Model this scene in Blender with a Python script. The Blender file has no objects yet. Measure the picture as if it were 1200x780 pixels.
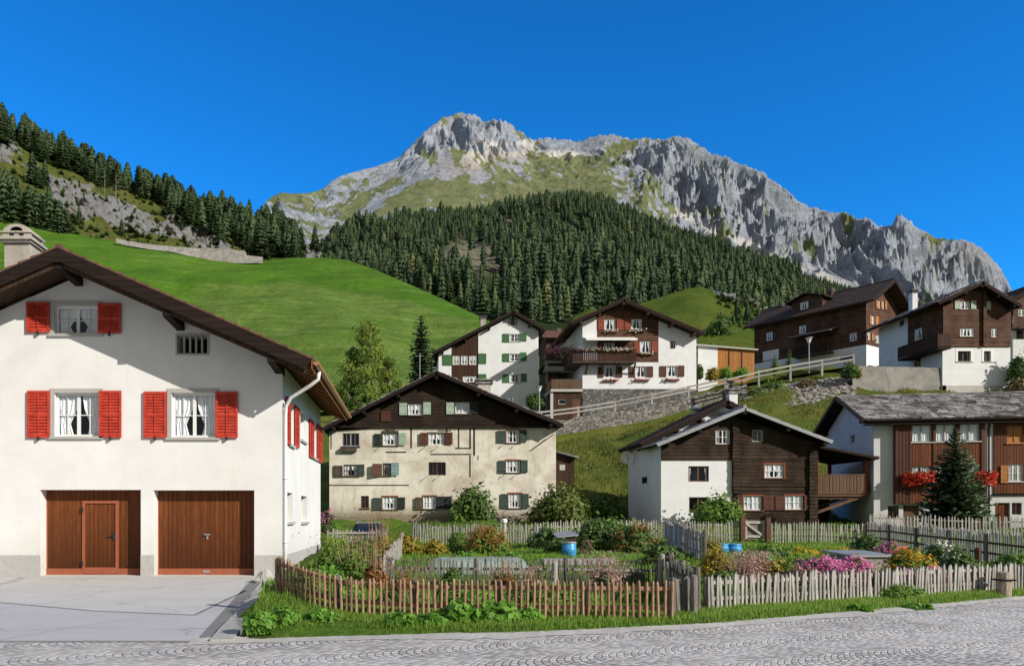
import bpy, math, random
import numpy as np
from mathutils import Vector, Matrix
R = math.radians
S = bpy.context.scene
COL = S.collection
rng = np.random.RandomState(7)
random.seed(7)
# ---------------------------------------------------------------- camera model
FPX, CX, HY, CH = 900.0, 480.0, 603.0, 1.65     # focal (px of the 1200 px wide photo), vanishing point, horizon, eye height
def at(px, py, Y):
    return Vector(((px - CX) / FPX * Y, Y, CH + (HY - py) / FPX * Y))
def gx(px, Y): return (px - CX) / FPX * Y
cam_d = bpy.data.cameras.new('camera'); cam = bpy.data.objects.new('camera', cam_d); COL.objects.link(cam)
cam.location = (0, 0, CH); cam.rotation_euler = (R(90), 0, 0)
cam_d.sensor_width = 36; cam_d.lens = 36 * FPX / 1200
cam_d.shift_x = (600 - CX) / 1200; cam_d.shift_y = (HY - 390) / 1200
cam_d.clip_start = .1; cam_d.clip_end = 30000
S.camera = cam
S.view_settings.view_transform = 'Standard'; S.view_settings.look = 'None'; S.view_settings.exposure = 0
# ---------------------------------------------------------------- light
LD = Vector((-1.3, 1.0, -.80)).normalized()
el = math.asin(-LD.z); az = math.atan2(-LD.x, -LD.y)
sun_d = bpy.data.lights.new('sun', 'SUN'); sun = bpy.data.objects.new('sun', sun_d); COL.objects.link(sun)
sun_d.energy = 5.0; sun_d.angle = R(.5); sun_d.color = (1, .94, .85)
sun.rotation_euler = LD.to_track_quat('-Z', 'Y').to_euler(); sun.location = (40, -40, 60)
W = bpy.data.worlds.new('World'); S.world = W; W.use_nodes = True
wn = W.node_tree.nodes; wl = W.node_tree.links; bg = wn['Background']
sky = wn.new('ShaderNodeTexSky'); sky.sky_type = 'NISHITA'; sky.sun_disc = False
sky.sun_elevation = el; sky.sun_rotation = az; sky.altitude = 2600; sky.air_density = 1.0; sky.dust_density = 0.0; sky.ozone_density = 3.0
hs = wn.new('ShaderNodeHueSaturation'); hs.inputs['Hue'].default_value = .497; hs.inputs['Saturation'].default_value = 1.22; hs.inputs['Value'].default_value = 1.0
tn = wn.new('ShaderNodeVectorMath'); tn.operation = 'MULTIPLY'; tn.inputs[1].default_value = (.3, 1.36, 1.76)
wl.new(sky.outputs[0], hs.inputs['Color']); gm = wn.new('ShaderNodeGamma'); gm.inputs[1].default_value = 1.08; wl.new(hs.outputs[0], gm.inputs[0]); wl.new(gm.outputs[0], tn.inputs[0]); 
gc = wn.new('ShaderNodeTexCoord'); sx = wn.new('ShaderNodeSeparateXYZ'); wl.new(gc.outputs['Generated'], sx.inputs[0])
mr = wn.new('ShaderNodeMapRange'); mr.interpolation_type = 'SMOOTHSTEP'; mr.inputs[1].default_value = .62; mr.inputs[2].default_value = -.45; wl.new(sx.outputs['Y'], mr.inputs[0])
hz = wn.new('ShaderNodeMix'); hz.data_type = 'RGBA'; hz.inputs[7].default_value = (2.5, 2.55, 2.65, 1); wl.new(mr.outputs[0], hz.inputs[0]); wl.new(tn.outputs[0], hz.inputs[6])   # pale fill added to the sky behind the camera, lifts and neutralises shade
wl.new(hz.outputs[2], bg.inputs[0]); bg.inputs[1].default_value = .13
try:
    S.cycles.use_adaptive_sampling = False; S.cycles.use_denoising = True; S.cycles.denoising_input_passes = 'RGB_ALBEDO_NORMAL'; S.cycles.denoising_prefilter = 'ACCURATE'; S.cycles.max_bounces = 6; S.cycles.diffuse_bounces = 2; S.cycles.glossy_bounces = 2; S.cycles.transparent_max_bounces = 12
    S.cycles.transmission_bounces = 2; S.cycles.caustics_reflective = False; S.cycles.caustics_refractive = False
except Exception: pass
# ---------------------------------------------------------------- noise
_P = np.random.RandomState(3).permutation(512).astype(np.int64); _P = np.concatenate([_P, _P, _P])
_G = np.random.RandomState(4).normal(size=(512, 2)); _G /= np.linalg.norm(_G, axis=1)[:, None]
def perlin(x, y):
    x = np.asarray(x, float); y = np.asarray(y, float)
    xi = np.floor(x).astype(np.int64); yi = np.floor(y).astype(np.int64); xf = x - xi; yf = y - yi
    u = xf**3 * (xf * (xf * 6 - 15) + 10); v = yf**3 * (yf * (yf * 6 - 15) + 10)
    def g(ix, iy, dx, dy):
        h = _P[(_P[ix & 511] + (iy & 511))] & 511
        return _G[h, 0] * dx + _G[h, 1] * dy
    a = g(xi, yi, xf, yf); b = g(xi + 1, yi, xf - 1, yf); c = g(xi, yi + 1, xf, yf - 1); d = g(xi + 1, yi + 1, xf - 1, yf - 1)
    return (a + (b - a) * u + (c - a) * v + (a - b - c + d) * u * v) * 1.5
def fbm(x, y, o=5, lac=2.03, gain=.5):
    s = 0; a = 1; 
    for i in range(o):
        s = s + a * perlin(x + 17.3 * i, y - 9.1 * i); x = x * lac; y = y * lac; a *= gain
    return s
def ridged(x, y, o=5, lac=2.05, gain=.55):
    s = 0; a = 1; w = 1
    for i in range(o):
        n = 1 - np.abs(perlin(x + 31.7 * i, y + 5.3 * i)) * 1.6; n = np.clip(n, 0, 1) ** 2
        s = s + a * n * w; w = np.clip(n * 1.6, 0, 1); x = x * lac; y = y * lac; a *= gain
    return s
def sstep(a, b, x):
    t = np.clip((x - a) / (b - a), 0, 1); return t * t * (3 - 2 * t)
# ---------------------------------------------------------------- node helper
class NT:
    def __init__(s, name):
        s.m = bpy.data.materials.new(name); s.m.use_nodes = True; s.t = s.m.node_tree; s.n = s.t.nodes; s.b = s.n['Principled BSDF']; s.out = s.n['Material Output']
        s._c = None
    def lk(s, a, b): s.t.links.new(a, b)
    def put(s, sock, v):
        if isinstance(v, bpy.types.NodeSocket): s.lk(v, sock)
        elif isinstance(v, (tuple, list)) and sock.type == 'RGBA' and len(v) == 3: sock.default_value = (*v, 1)
        else: sock.default_value = v
    def obj(s):
        if s._c is None: s._c = s.n.new('ShaderNodeTexCoord').outputs['Object']
        return s._c
    def pos(s): return s.n.new('ShaderNodeNewGeometry').outputs['Position']
    def nrm(s): return s.n.new('ShaderNodeNewGeometry').outputs['Normal']
    def attr(s, name, out='Fac'):
        a = s.n.new('ShaderNodeAttribute'); a.attribute_name = name; return a.outputs[out]
    def rnd(s): return s.n.new('ShaderNodeObjectInfo').outputs['Random']
    def sep(s, v):
        n = s.n.new('ShaderNodeSeparateXYZ'); s.put(n.inputs[0], v); return n.outputs
    def comb(s, x, y, z):
        n = s.n.new('ShaderNodeCombineXYZ')
        for i, v in enumerate((x, y, z)): s.put(n.inputs[i], v)
        return n.outputs[0]
    def scale(s, v, sc):
        n = s.n.new('ShaderNodeVectorMath'); n.operation = 'MULTIPLY'; s.put(n.inputs[0], v); n.inputs[1].default_value = sc; return n.outputs[0]
    def math(s, op, a, b=0.0, c=0.0, clamp=False):
        n = s.n.new('ShaderNodeMath'); n.operation = op; n.use_clamp = clamp
        for i, v in enumerate((a, b, c)): s.put(n.inputs[i], v)
        return n.outputs[0]
    def noise(s, v, sc, det=5, rough=.55, dist=0.0):
        n = s.n.new('ShaderNodeTexNoise'); s.put(n.inputs['Vector'], v); n.inputs['Scale'].default_value = sc; n.inputs['Detail'].default_value = det
        n.inputs['Roughness'].default_value = rough; n.inputs['Distortion'].default_value = dist; return n.outputs[0]
    def wnoise(s, w):
        n = s.n.new('ShaderNodeTexWhiteNoise'); n.noise_dimensions = '1D'; s.put(n.inputs['W'], w); return n.outputs[0]
    def voro(s, v, sc, feat='F1', out='Distance', rnd=1.0):
        n = s.n.new('ShaderNodeTexVoronoi'); n.feature = feat; s.put(n.inputs['Vector'], v); n.inputs['Scale'].default_value = sc
        n.inputs['Randomness'].default_value = rnd; return n.outputs[out]
    def ramp(s, f, st):
        n = s.n.new('ShaderNodeValToRGB'); s.put(n.inputs[0], f); e = n.color_ramp.elements
        while len(e) < len(st): e.new(.5)
        for i, (p, c) in enumerate(st):
            e[i].position = p; e[i].color = (*c, 1) if isinstance(c, (tuple, list)) else (c, c, c, 1)
        return n.outputs[0]
    def mix(s, f, a, b, mode='MIX'):
        n = s.n.new('ShaderNodeMix'); n.data_type = 'RGBA'; n.blend_type = mode
        s.put(n.inputs[0], f); s.put(n.inputs[6], a); s.put(n.inputs[7], b); return n.outputs[2]
    def bump(s, h, st=.5, dist=.02):
        n = s.n.new('ShaderNodeBump'); n.inputs['Strength'].default_value = st; n.inputs['Distance'].default_value = dist
        s.put(n.inputs['Height'], h); s.lk(n.outputs[0], s.b.inputs['Normal']); return n.outputs[0]
    def fin(s, col, rough=.85, spec=.25, metal=0.0):
        s.put(s.b.inputs['Base Color'], col); s.put(s.b.inputs['Roughness'], rough); s.put(s.b.inputs['Specular IOR Level'], spec); s.b.inputs['Metallic'].default_value = metal
        return s.m
def cm(c, k): return tuple(min(1, x * k) for x in c)
# ---------------------------------------------------------------- materials
def plaster(name, c, stain=None, amt=.3, bump=.25, base_dirt=0.0, z0=0.0):
    n = NT(name); o = n.obj()
    f = n.noise(o, .9, 8, .62); g = n.noise(o, 9, 5); col = n.mix(n.ramp(f, [(.35, 0.0), (.75, 1.0)]), cm(c, 1.03), cm(c, .9))
    if stain:
        st = n.ramp(n.noise(o, .55, 9, .68, .6), [(.5 - .08, 0.0), (.72, 1.0)])
        col = n.mix(n.math('MULTIPLY', st, amt), col, stain)
        st2 = n.ramp(n.noise(n.scale(o, (1.6, 1.6, .25)), 1.3, 6, .7), [(.55, 0.0), (.75, 1.0)])
        col = n.mix(n.math('MULTIPLY', st2, amt * .7), col, cm(stain, .7))
    if base_dirt:
        z = n.sep(o)[2]; k = n.math('SUBTRACT', 1.0, n.math('DIVIDE', n.math('SUBTRACT', z, z0), 1.3), clamp=True)
        k = n.math('MULTIPLY', n.math('MULTIPLY', k, k), n.math('MULTIPLY', g, base_dirt * 1.6))
        col = n.mix(k, col, cm(stain or c, .55))
    h = n.math('ADD', n.math('MULTIPLY', n.noise(o, 45, 4, .7), .6), n.noise(o, 5, 4))
    n.bump(h, bump, .03); return n.fin(col, .92, .15)
def planks(name, c, w=.18, axis='z', var=.5, rough=.8, gap=.06, c2=None, fade=None):
    n = NT(name); o = n.obj(); x, y, z = n.sep(o)
    q = z if axis == 'z' else n.math('ADD', x, n.math('MULTIPLY', y, .93))
    k = n.math('DIVIDE', q, w); idx = n.math('FLOOR', k); fr = n.math('FRACT', k)
    r = n.wnoise(idx)
    st = (1.2, 1.2, 22) if axis == 'z' else (22, 22, 1.2)
    gr = n.noise(n.scale(o, st), 1.6, 6, .65)
    a = n.mix(r, cm(c, 1 - var * .6), cm(c, 1 + var)); a = n.mix(n.ramp(gr, [(.3, 0.0), (.75, 1.0)]), cm(c, .45), a)
    if c2: a = n.mix(n.ramp(n.noise(o, .7, 6, .7), [(.42, 0.0), (.7, 1.0)]), a, c2)
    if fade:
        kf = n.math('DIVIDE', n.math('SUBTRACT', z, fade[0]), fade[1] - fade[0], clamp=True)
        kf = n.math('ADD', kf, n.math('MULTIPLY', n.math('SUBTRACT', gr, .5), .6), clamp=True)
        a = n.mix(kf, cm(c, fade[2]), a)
    e = n.math('MINIMUM', fr, n.math('SUBTRACT', 1.0, fr)); ed = n.math('DIVIDE', e, gap, clamp=True)
    a = n.mix(ed, cm(c, .12), a)
    h = n.math('ADD', ed, n.math('MULTIPLY', gr, .35)); n.bump(h, .7, .02)
    return n.fin(a, rough, .2)
def paint(name, c, rough=.55, var=.12, spec=.3, bump=.1):
    n = NT(name); o = n.obj(); f = n.noise(o, 6, 6, .65)
    col = n.mix(n.ramp(f, [(.3, 0.0), (.7, 1.0)]), cm(c, 1 - var), cm(c, 1 + var)); n.bump(n.noise(n.scale(o, (30, 30, 8)), 3, 4), bump, .01)
    return n.fin(col, rough, spec)
def rough_stone(name, c, sc=3.0, joint=(.05, .045, .04), var=.45, w=.06):
    n = NT(name); o = n.obj(); o2 = n.scale(o, (1, 1, 1.7))
    d = n.voro(o2, sc, 'DISTANCE_TO_EDGE'); cc = n.voro(o2, sc, 'F1', 'Color'); g = n.sep(cc)[0]
    col = n.mix(g, cm(c, 1 - var), cm(c, 1 + var)); col = n.mix(n.math('MULTIPLY', n.noise(o, 14, 5), .5), col, cm(c, .5))
    ed = n.ramp(d, [(0.0, 0.0), (w, 1.0)]); col = n.mix(ed, joint, col)
    n.bump(n.math('ADD', ed, n.math('MULTIPLY', n.noise(o, 20, 5), .4)), 1.0, .08); return n.fin(col, .95, .1)
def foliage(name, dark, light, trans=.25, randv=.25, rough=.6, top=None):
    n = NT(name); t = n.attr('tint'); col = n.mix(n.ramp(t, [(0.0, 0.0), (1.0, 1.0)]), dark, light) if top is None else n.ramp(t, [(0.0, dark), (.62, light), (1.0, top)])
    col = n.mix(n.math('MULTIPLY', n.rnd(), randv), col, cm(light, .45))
    n.fin(col, rough, .25)
    tr = n.n.new('ShaderNodeBsdfTranslucent'); n.put(tr.inputs[0], n.mix(.5, col, light)); mx = n.n.new('ShaderNodeMixShader'); mx.inputs[0].default_value = trans
    n.lk(n.b.outputs[0], mx.inputs[1]); n.lk(tr.outputs[0], mx.inputs[2]); n.lk(mx.outputs[0], n.out.inputs[0]); return n.m
def glassy(name, c=(.02, .03, .04)):
    n = NT(name); n.fin(c, .04, .6)
    tr = n.n.new('ShaderNodeBsdfTransparent'); tr.inputs[0].default_value = (.95, .97, .98, 1); gl = n.n.new('ShaderNodeBsdfGlossy'); gl.inputs['Roughness'].default_value = .02; gl.inputs[0].default_value = (.62, .66, .70, 1)
    fr = n.n.new('ShaderNodeLayerWeight'); fr.inputs[0].default_value = .5; mx = n.n.new('ShaderNodeMixShader')
    n.lk(n.math('ADD', n.math('MULTIPLY', n.math('POWER', fr.outputs['Facing'], 4.0), .75), .07), mx.inputs[0]); n.lk(tr.outputs[0], mx.inputs[1]); n.lk(gl.outputs[0], mx.inputs[2]); n.lk(mx.outputs[0], n.out.inputs[0]); return n.m
M = {}
M['plaster_house'] = plaster('plaster_house', (.80, .792, .775), (.60, .56, .49), .26, .14, .45, .15)
M['plinth'] = plaster('plinth', (.50, .49, .47), (.35, .34, .32), .4, .8)
M['plaster_cream'] = plaster('plaster_cream', (.73, .69, .60), (.40, .33, .24), .95, .4, 1.5, .3)
M['plaster_white'] = plaster('plaster_white', (.77, .775, .785), (.55, .52, .47), .25, .10)
M['plaster_old_white'] = plaster('plaster_old_white', (.69, .69, .69), (.44, .42, .38), .4, .12, .5)
M['concrete'] = plaster('concrete', (.33, .315, .29), (.14, .13, .115), .95, .8)
M['concrete_light'] = plaster('concrete_light', (.52, .5, .47), (.34, .32, .29), .5, .5)
M['trim_grey'] = plaster('trim_grey', (.44, .43, .4), None, 0, .2)
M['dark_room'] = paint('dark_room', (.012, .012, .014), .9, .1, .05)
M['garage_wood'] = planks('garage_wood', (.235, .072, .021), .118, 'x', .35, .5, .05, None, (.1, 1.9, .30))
M['garage_trim'] = paint('garage_trim', (.33, .10, .05), .5)
M['red'] = paint('red', (.50, .052, .03), .55, .32)
M['fascia'] = planks('fascia', (.028, .016, .012), .15, 'z', .4)
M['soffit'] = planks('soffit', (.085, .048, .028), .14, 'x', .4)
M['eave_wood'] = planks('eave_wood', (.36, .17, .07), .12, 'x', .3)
M['tile'] = paint('tile', (.16, .085, .06), .85, .35, .15)
M['tile_dark'] = paint('tile_dark', (.075, .055, .048), .85, .4, .15)
M['white_paint'] = paint('white_paint', (.78, .78, .76), .45, .05)
M['curtain'] = paint('curtain', (.90, .91, .93), .9, .04, .1)
M['glass'] = glassy('glass')
M['metal_grey'] = paint('metal_grey', (.3, .31, .32), .4, .1, .5)
M['iron'] = paint('iron', (.03, .03, .032), .5, .2, .4)
M['copper'] = paint('copper', (.40, .20, .10), .45, .2, .5)
M['log_dark'] = planks('log_dark', (.034, .019, .012), .20, 'z', .6, .85, .1, (.075, .05, .034))
M['log_gable'] = planks('log_gable', (.030, .018, .013), .22, 'z', .5, .85, .1, (.05, .034, .024))
M['log_red'] = planks('log_red', (.105, .047, .027), .24, 'z', .8, .75, .16, (.17, .088, .055))
M['board_red'] = planks('board_red', (.20, .062, .02), .16, 'x', .6, .5, .12, (.11, .034, .014))
M['board_orange'] = planks('board_orange', (.52, .21, .05), .16, 'x', .4, .6, .08)
M['board_brown'] = planks('board_brown', (.07, .032, .018), .16, 'x', .5, .7, .08)
M['wood_brown'] = paint('wood_brown', (.10, .042, .022), .6, .3)
M['wood_orange'] = paint('wood_orange', (.42, .17, .045), .55, .25)
M['wood_tan'] = planks('wood_tan', (.19, .10, .055), .14, 'x', .5, .8, .08, (.14, .11, .085))
M['wood_old'] = planks('wood_old', (.11, .085, .065), .15, 'x', .5)
M['green_paint'] = paint('green_paint', (.055, .15, .055), .5)
M['green_dark'] = paint('green_dark', (.045, .07, .06), .6, .3)
M['green_pale'] = paint('green_pale', (.36, .45, .36), .6, .2)
M['teal_pale'] = paint('teal_pale', (.25, .38, .38), .6, .25)
M['black_green'] = paint('black_green', (.02, .026, .024), .6, .3)
M['shutter_brown'] = paint('shutter_brown', (.085, .03, .016), .6, .3)
M['frame_red'] = paint('frame_red', (.24, .05, .022), .6, .2)
M['slab'] = rough_stone('slab', (.30, .28, .27), 1.9, (.16, .14, .13), .75, .02)
M['stone_wall'] = rough_stone('stone_wall', (.27, .255, .23), 2.6)
M['stone_wall_dark'] = rough_stone('stone_wall_dark', (.19, .185, .18), 2.9)
M['boulder'] = paint('boulder', (.27, .25, .22), .95, .55, .1, .8)
M['chimney'] = plaster('chimney', (.50, .46, .40), (.25, .22, .19), .8, .5)
def grey_wood(name, c, c2):
    n = NT(name); o = n.obj(); r = n.rnd(); gr = n.noise(n.scale(o, (30, 30, 3)), 2, 6, .7)
    col = n.mix(r, cm(c, .62), cm(c, 1.25)); col = n.mix(n.ramp(gr, [(.3, 0.0), (.75, 1.0)]), cm(c2, .55), col)
    n.bump(gr, .6, .01); return n.fin(col, .9, .1)
M['picket_brown'] = grey_wood('picket_brown', (.54, .35, .235), (.32, .175, .10))
M['stump_wood'] = grey_wood('stump_wood', (.50, .42, .33), (.3, .24, .18))
M['picket_grey'] = grey_wood('picket_grey', (.60, .57, .53), (.36, .33, .295))
M['picket_old'] = grey_wood('picket_old', (.29, .265, .235), (.13, .115, .1))
M['blue'] = paint('blue', (.05, .30, .62), .35, .15, .4)
M['green_plastic'] = paint('green_plastic', (.03, .16, .1), .4, .1, .4)
M['car_paint'] = paint('car_paint', (.006, .013, .035), .2, .05, .6, 0)
M['rubber'] = paint('rubber', (.02, .02, .02), .8)
M['bark'] = grey_wood('bark', (.11, .08, .06), (.05, .035, .028))
M['birch_bark'] = grey_wood('birch_bark', (.55, .53, .48), (.12, .1, .09))
M['dead_wood'] = grey_wood('dead_wood', (.33, .3, .27), (.18, .16, .14))
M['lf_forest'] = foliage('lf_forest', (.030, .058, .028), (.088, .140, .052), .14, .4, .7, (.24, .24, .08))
M['lf_conifer'] = foliage('lf_conifer', (.028, .062, .030), (.14, .205, .095), .15, .3)
M['lf_bush'] = foliage('lf_bush', (.04, .10, .016), (.21, .34, .06), .3)
M['lf_dark'] = foliage('lf_dark', (.028, .066, .016), (.14, .225, .055), .25)
M['lf_ivy'] = foliage('lf_ivy', (.03, .06, .012), (.18, .22, .05), .3)
M['lf_birch'] = foliage('lf_birch', (.065, .125, .018), (.31, .39, .065), .35)
M['lf_bright'] = foliage('lf_bright', (.06, .17, .018), (.22, .44, .06), .35)
M['lf_grass'] = foliage('lf_grass', (.085, .19, .018), (.30, .46, .07), .35, .3)
M['lf_dry'] = foliage('lf_dry', (.10, .085, .04), (.30, .24, .12), .3)
M['lf_pink_haze'] = foliage('lf_pink_haze', (.40, .22, .19), (.74, .48, .42), .3)
M['lf_rust'] = foliage('lf_rust', (.20, .07, .02), (.42, .2, .06), .3)
M['lf_yellow'] = foliage('lf_yellow', (.12, .12, .015), (.45, .34, .05), .3)
M['fl_pink'] = foliage('fl_pink', (.55, .08, .26), (.80, .28, .52), .2)
M['fl_red'] = foliage('fl_red', (.55, .012, .01), (.85, .05, .03), .2)
M['fl_orange'] = foliage('fl_orange', (.75, .22, .01), (.85, .48, .02), .2)
M['fl_white'] = foliage('fl_white', (.6, .6, .5), (.82, .82, .74), .2)
M['fl_yellow'] = foliage('fl_yellow', (.72, .42, .01), (.85, .62, .03), .2)
def pal():
    n = NT('plastic_film'); n.fin((.42, .50, .47), .3, .4); tr = n.n.new('ShaderNodeBsdfTransparent'); mx = n.n.new('ShaderNodeMixShader')
    n.put(mx.inputs[0], n.ramp(n.noise(n.obj(), 2.5, 5), [(.3, .35), (.7, .7)])); n.lk(tr.outputs[0], mx.inputs[1]); n.lk(n.b.outputs[0], mx.inputs[2]); n.lk(mx.outputs[0], n.out.inputs[0]); return n.m
M['film'] = pal()
M['stalk'] = paint('stalk', (.34, .25, .16), .9, .3, .1)
# ---------------------------------------------------------------- mesh builder
class MB:
    def __init__(s): s.v = []; s.f = []; s.m = []
    def face(s, pts, m=0):
        i = len(s.v); s.v += [tuple(p) for p in pts]; s.f.append(tuple(range(i, i + len(pts)))); s.m.append(m)
    def hexa(s, p, m=0):     # 8 corners: 0-3 bottom ring, 4-7 top ring
        i = len(s.v); s.v += [tuple(q) for q in p]
        for a in ((0, 3, 2, 1), (4, 5, 6, 7), (0, 1, 5, 4), (1, 2, 6, 5), (2, 3, 7, 6), (3, 0, 4, 7)): s.f.append(tuple(i + k for k in a)); s.m.append(m)
    def box(s, x0, x1, y0, y1, z0, z1, m=0):
        s.hexa([(x0, y0, z0), (x1, y0, z0), (x1, y1, z0), (x0, y1, z0), (x0, y0, z1), (x1, y0, z1), (x1, y1, z1), (x0, y1, z1)], m)
    def bar(s, a, b, w, h, m=0, up=(0, 0, 1)):
        a = Vector(a); b = Vector(b); d = (b - a).normalized(); u = Vector(up)
        if abs(d.dot(u)) > .98: u = Vector((0, 1, 0))
        r = d.cross(u).normalized() * (w / 2); t = r.cross(d).normalized() * (h / 2)
        s.hexa([a - r - t, a + r - t, b + r - t, b - r - t, a - r + t, a + r + t, b + r + t, b - r + t], m)
    def tube(s, pts, rad, n=8, m=0, cap=True):
        pts = [Vector(p) for p in pts]; rad = rad if isinstance(rad, (list, tuple)) else [rad] * len(pts); i0 = len(s.v); pr = None
        for k, p in enumerate(pts):
            d = (pts[min(k + 1, len(pts) - 1)] - pts[max(k - 1, 0)]).normalized()
            u = pr or (Vector((1, 0, 0)) if abs(d.x) < .9 else Vector((0, 1, 0)))
            u = (u - d * u.dot(d)).normalized(); pr = u; w = d.cross(u)
            for j in range(n):
                a = 2 * math.pi * j / n; s.v.append(tuple(p + (u * math.cos(a) + w * math.sin(a)) * rad[k]))
        for k in range(len(pts) - 1):
            for j in range(n):
                a = i0 + k * n + j; b = i0 + k * n + (j + 1) % n; s.f.append((a, b, b + n, a + n)); s.m.append(m)
        if cap:
            s.f.append(tuple(i0 + j for j in reversed(range(n)))); s.m.append(m)
            e = i0 + (len(pts) - 1) * n; s.f.append(tuple(e + j for j in range(n))); s.m.append(m)
    def blob(s, c, rx, ry, rz, seed=0, amp=.25, n=8, m=0):
        r = np.random.RandomState(seed); i0 = len(s.v); rows = n // 2 + 1
        off = r.uniform(0, 50)
        for i in range(rows + 1):
            th = math.pi * i / rows
            for j in range(n):
                ph = 2 * math.pi * j / n; d = (math.sin(th) * math.cos(ph), math.sin(th) * math.sin(ph), math.cos(th))
                k = 1 + amp * float(perlin(d[0] * 1.7 + off, d[1] * 1.7 + d[2] * 2.3 + off)) * 1.3
                s.v.append((c[0] + d[0] * rx * k, c[1] + d[1] * ry * k, c[2] + d[2] * rz * k))
        for i in range(rows):
            for j in range(n):
                a = i0 + i * n + j; b = i0 + i * n + (j + 1) % n; s.f.append((a, a + n, b + n, b)); s.m.append(m)
    def build(s, name, mats, parent=None, smooth=False, loc=None):
        me = bpy.data.meshes.new(name); me.from_pydata(s.v, [], s.f)
        for x in (mats if isinstance(mats, (list, tuple)) else [mats]): me.materials.append(M[x] if isinstance(x, str) else x)
        me.polygons.foreach_set('material_index', s.m)
        if smooth: me.polygons.foreach_set('use_smooth', [True] * len(s.f))
        me.update()
        return link(name, me, parent, loc)
def link(name, me, parent=None, loc=None):
    o = bpy.data.objects.new(name, me); COL.objects.link(o)
    if parent: o.parent = parent
    if loc is not None: o.location = loc
    return o
def tag(o, label=None, cat=None, group=None, kind=None):
    if label: o['label'] = label
    if cat: o['category'] = cat
    if group: o['group'] = group
    if kind: o['kind'] = kind
    return o
def thing(name, label, cat, loc=(0, 0, 0), rz=0, group=None):
    o = bpy.data.objects.new(name, None); COL.objects.link(o); o.location = loc; o.rotation_euler = (0, 0, rz); o.empty_display_size = .2
    return tag(o, label, cat, group)
def cp(o, parent, loc=None, rot=None, sc=None):
    c = o.copy(); COL.objects.link(c); c.parent = parent
    if loc is not None: c.location = loc
    if rot is not None: c.rotation_euler = rot
    if sc is not None: c.scale = sc
    return c
def copy_tree(o, parent=None):
    c = o.copy(); COL.objects.link(c); c.parent = parent
    for ch in o.children: copy_tree(ch, c)
    return c
def quads_mesh(name, v, mats, tint=None, smooth=False, k=4, nrm=None):
    """v: (n*k,3) array of separate k-gons"""
    n = len(v) // k
    if nrm is not None:
        q = np.asarray(v).reshape(n, k, 3); g = np.cross(q[:, 2] - q[:, 0], q[:, 3] - q[:, 1]) if k == 4 else np.cross(q[:, 1] - q[:, 0], q[:, 2] - q[:, 0]); fl = (g * nrm).sum(1) < 0; q = q.copy(); q[fl] = q[fl][:, ::-1]; v = q.reshape(-1, 3)
        if tint is not None and len(tint) != n: tint = np.asarray(tint).reshape(n, k).copy(); tint[fl] = tint[fl][:, ::-1]; tint = tint.ravel()
    me = bpy.data.meshes.new(name); me.vertices.add(n * k); me.vertices.foreach_set('co', np.ascontiguousarray(v, np.float32).ravel())
    me.loops.add(n * k); me.loops.foreach_set('vertex_index', np.arange(n * k, dtype=np.int32))
    me.polygons.add(n); me.polygons.foreach_set('loop_start', np.arange(0, n * k, k, dtype=np.int32)); me.polygons.foreach_set('loop_total', np.full(n, k, np.int32))
    for x in (mats if isinstance(mats, (list, tuple)) else [mats]): me.materials.append(M[x])
    me.update(calc_edges=True)
    if tint is not None:
        a = me.attributes.new('tint', 'FLOAT', 'POINT'); a.data.foreach_set('value', np.ascontiguousarray(np.repeat(tint, k) if len(tint) == n else tint, np.float32))
    if nrm is not None: me.normals_split_custom_set_from_vertices(np.repeat(nrm / np.maximum(np.linalg.norm(nrm, axis=1, keepdims=True), 1e-6), k, 0).tolist())
    return me
def grid_mesh(name, P, mats, attrs=None, smooth=True):
    """P: (r,c,3)"""
    r, c, _ = P.shape; me = bpy.data.meshes.new(name); me.vertices.add(r * c); me.vertices.foreach_set('co', P.astype(np.float32).ravel())
    i = np.arange((r - 1) * c).reshape(r - 1, c)[:, :-1]; q = np.stack([i, i + 1, i + c + 1, i + c], -1).reshape(-1, 4).astype(np.int32); n = len(q)
    me.loops.add(n * 4); me.loops.foreach_set('vertex_index', q.ravel()); me.polygons.add(n)
    me.polygons.foreach_set('loop_start', np.arange(0, n * 4, 4, dtype=np.int32)); me.polygons.foreach_set('loop_total', np.full(n, 4, np.int32))
    if smooth: me.polygons.foreach_set('use_smooth', np.ones(n, bool))
    for x in (mats if isinstance(mats, (list, tuple)) else [mats]): me.materials.append(M[x] if isinstance(x, str) else x)
    me.update(calc_edges=True)
    for k, a in (attrs or {}).items():
        at_ = me.attributes.new(k, 'FLOAT', 'POINT'); at_.data.foreach_set('value', np.ascontiguousarray(a, np.float32).ravel())
    return me
# ================================================================ TERRAIN
def PL(pts):
    a = np.array(pts, float); return lambda x: np.interp(x, a[:, 0], a[:, 1])
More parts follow.
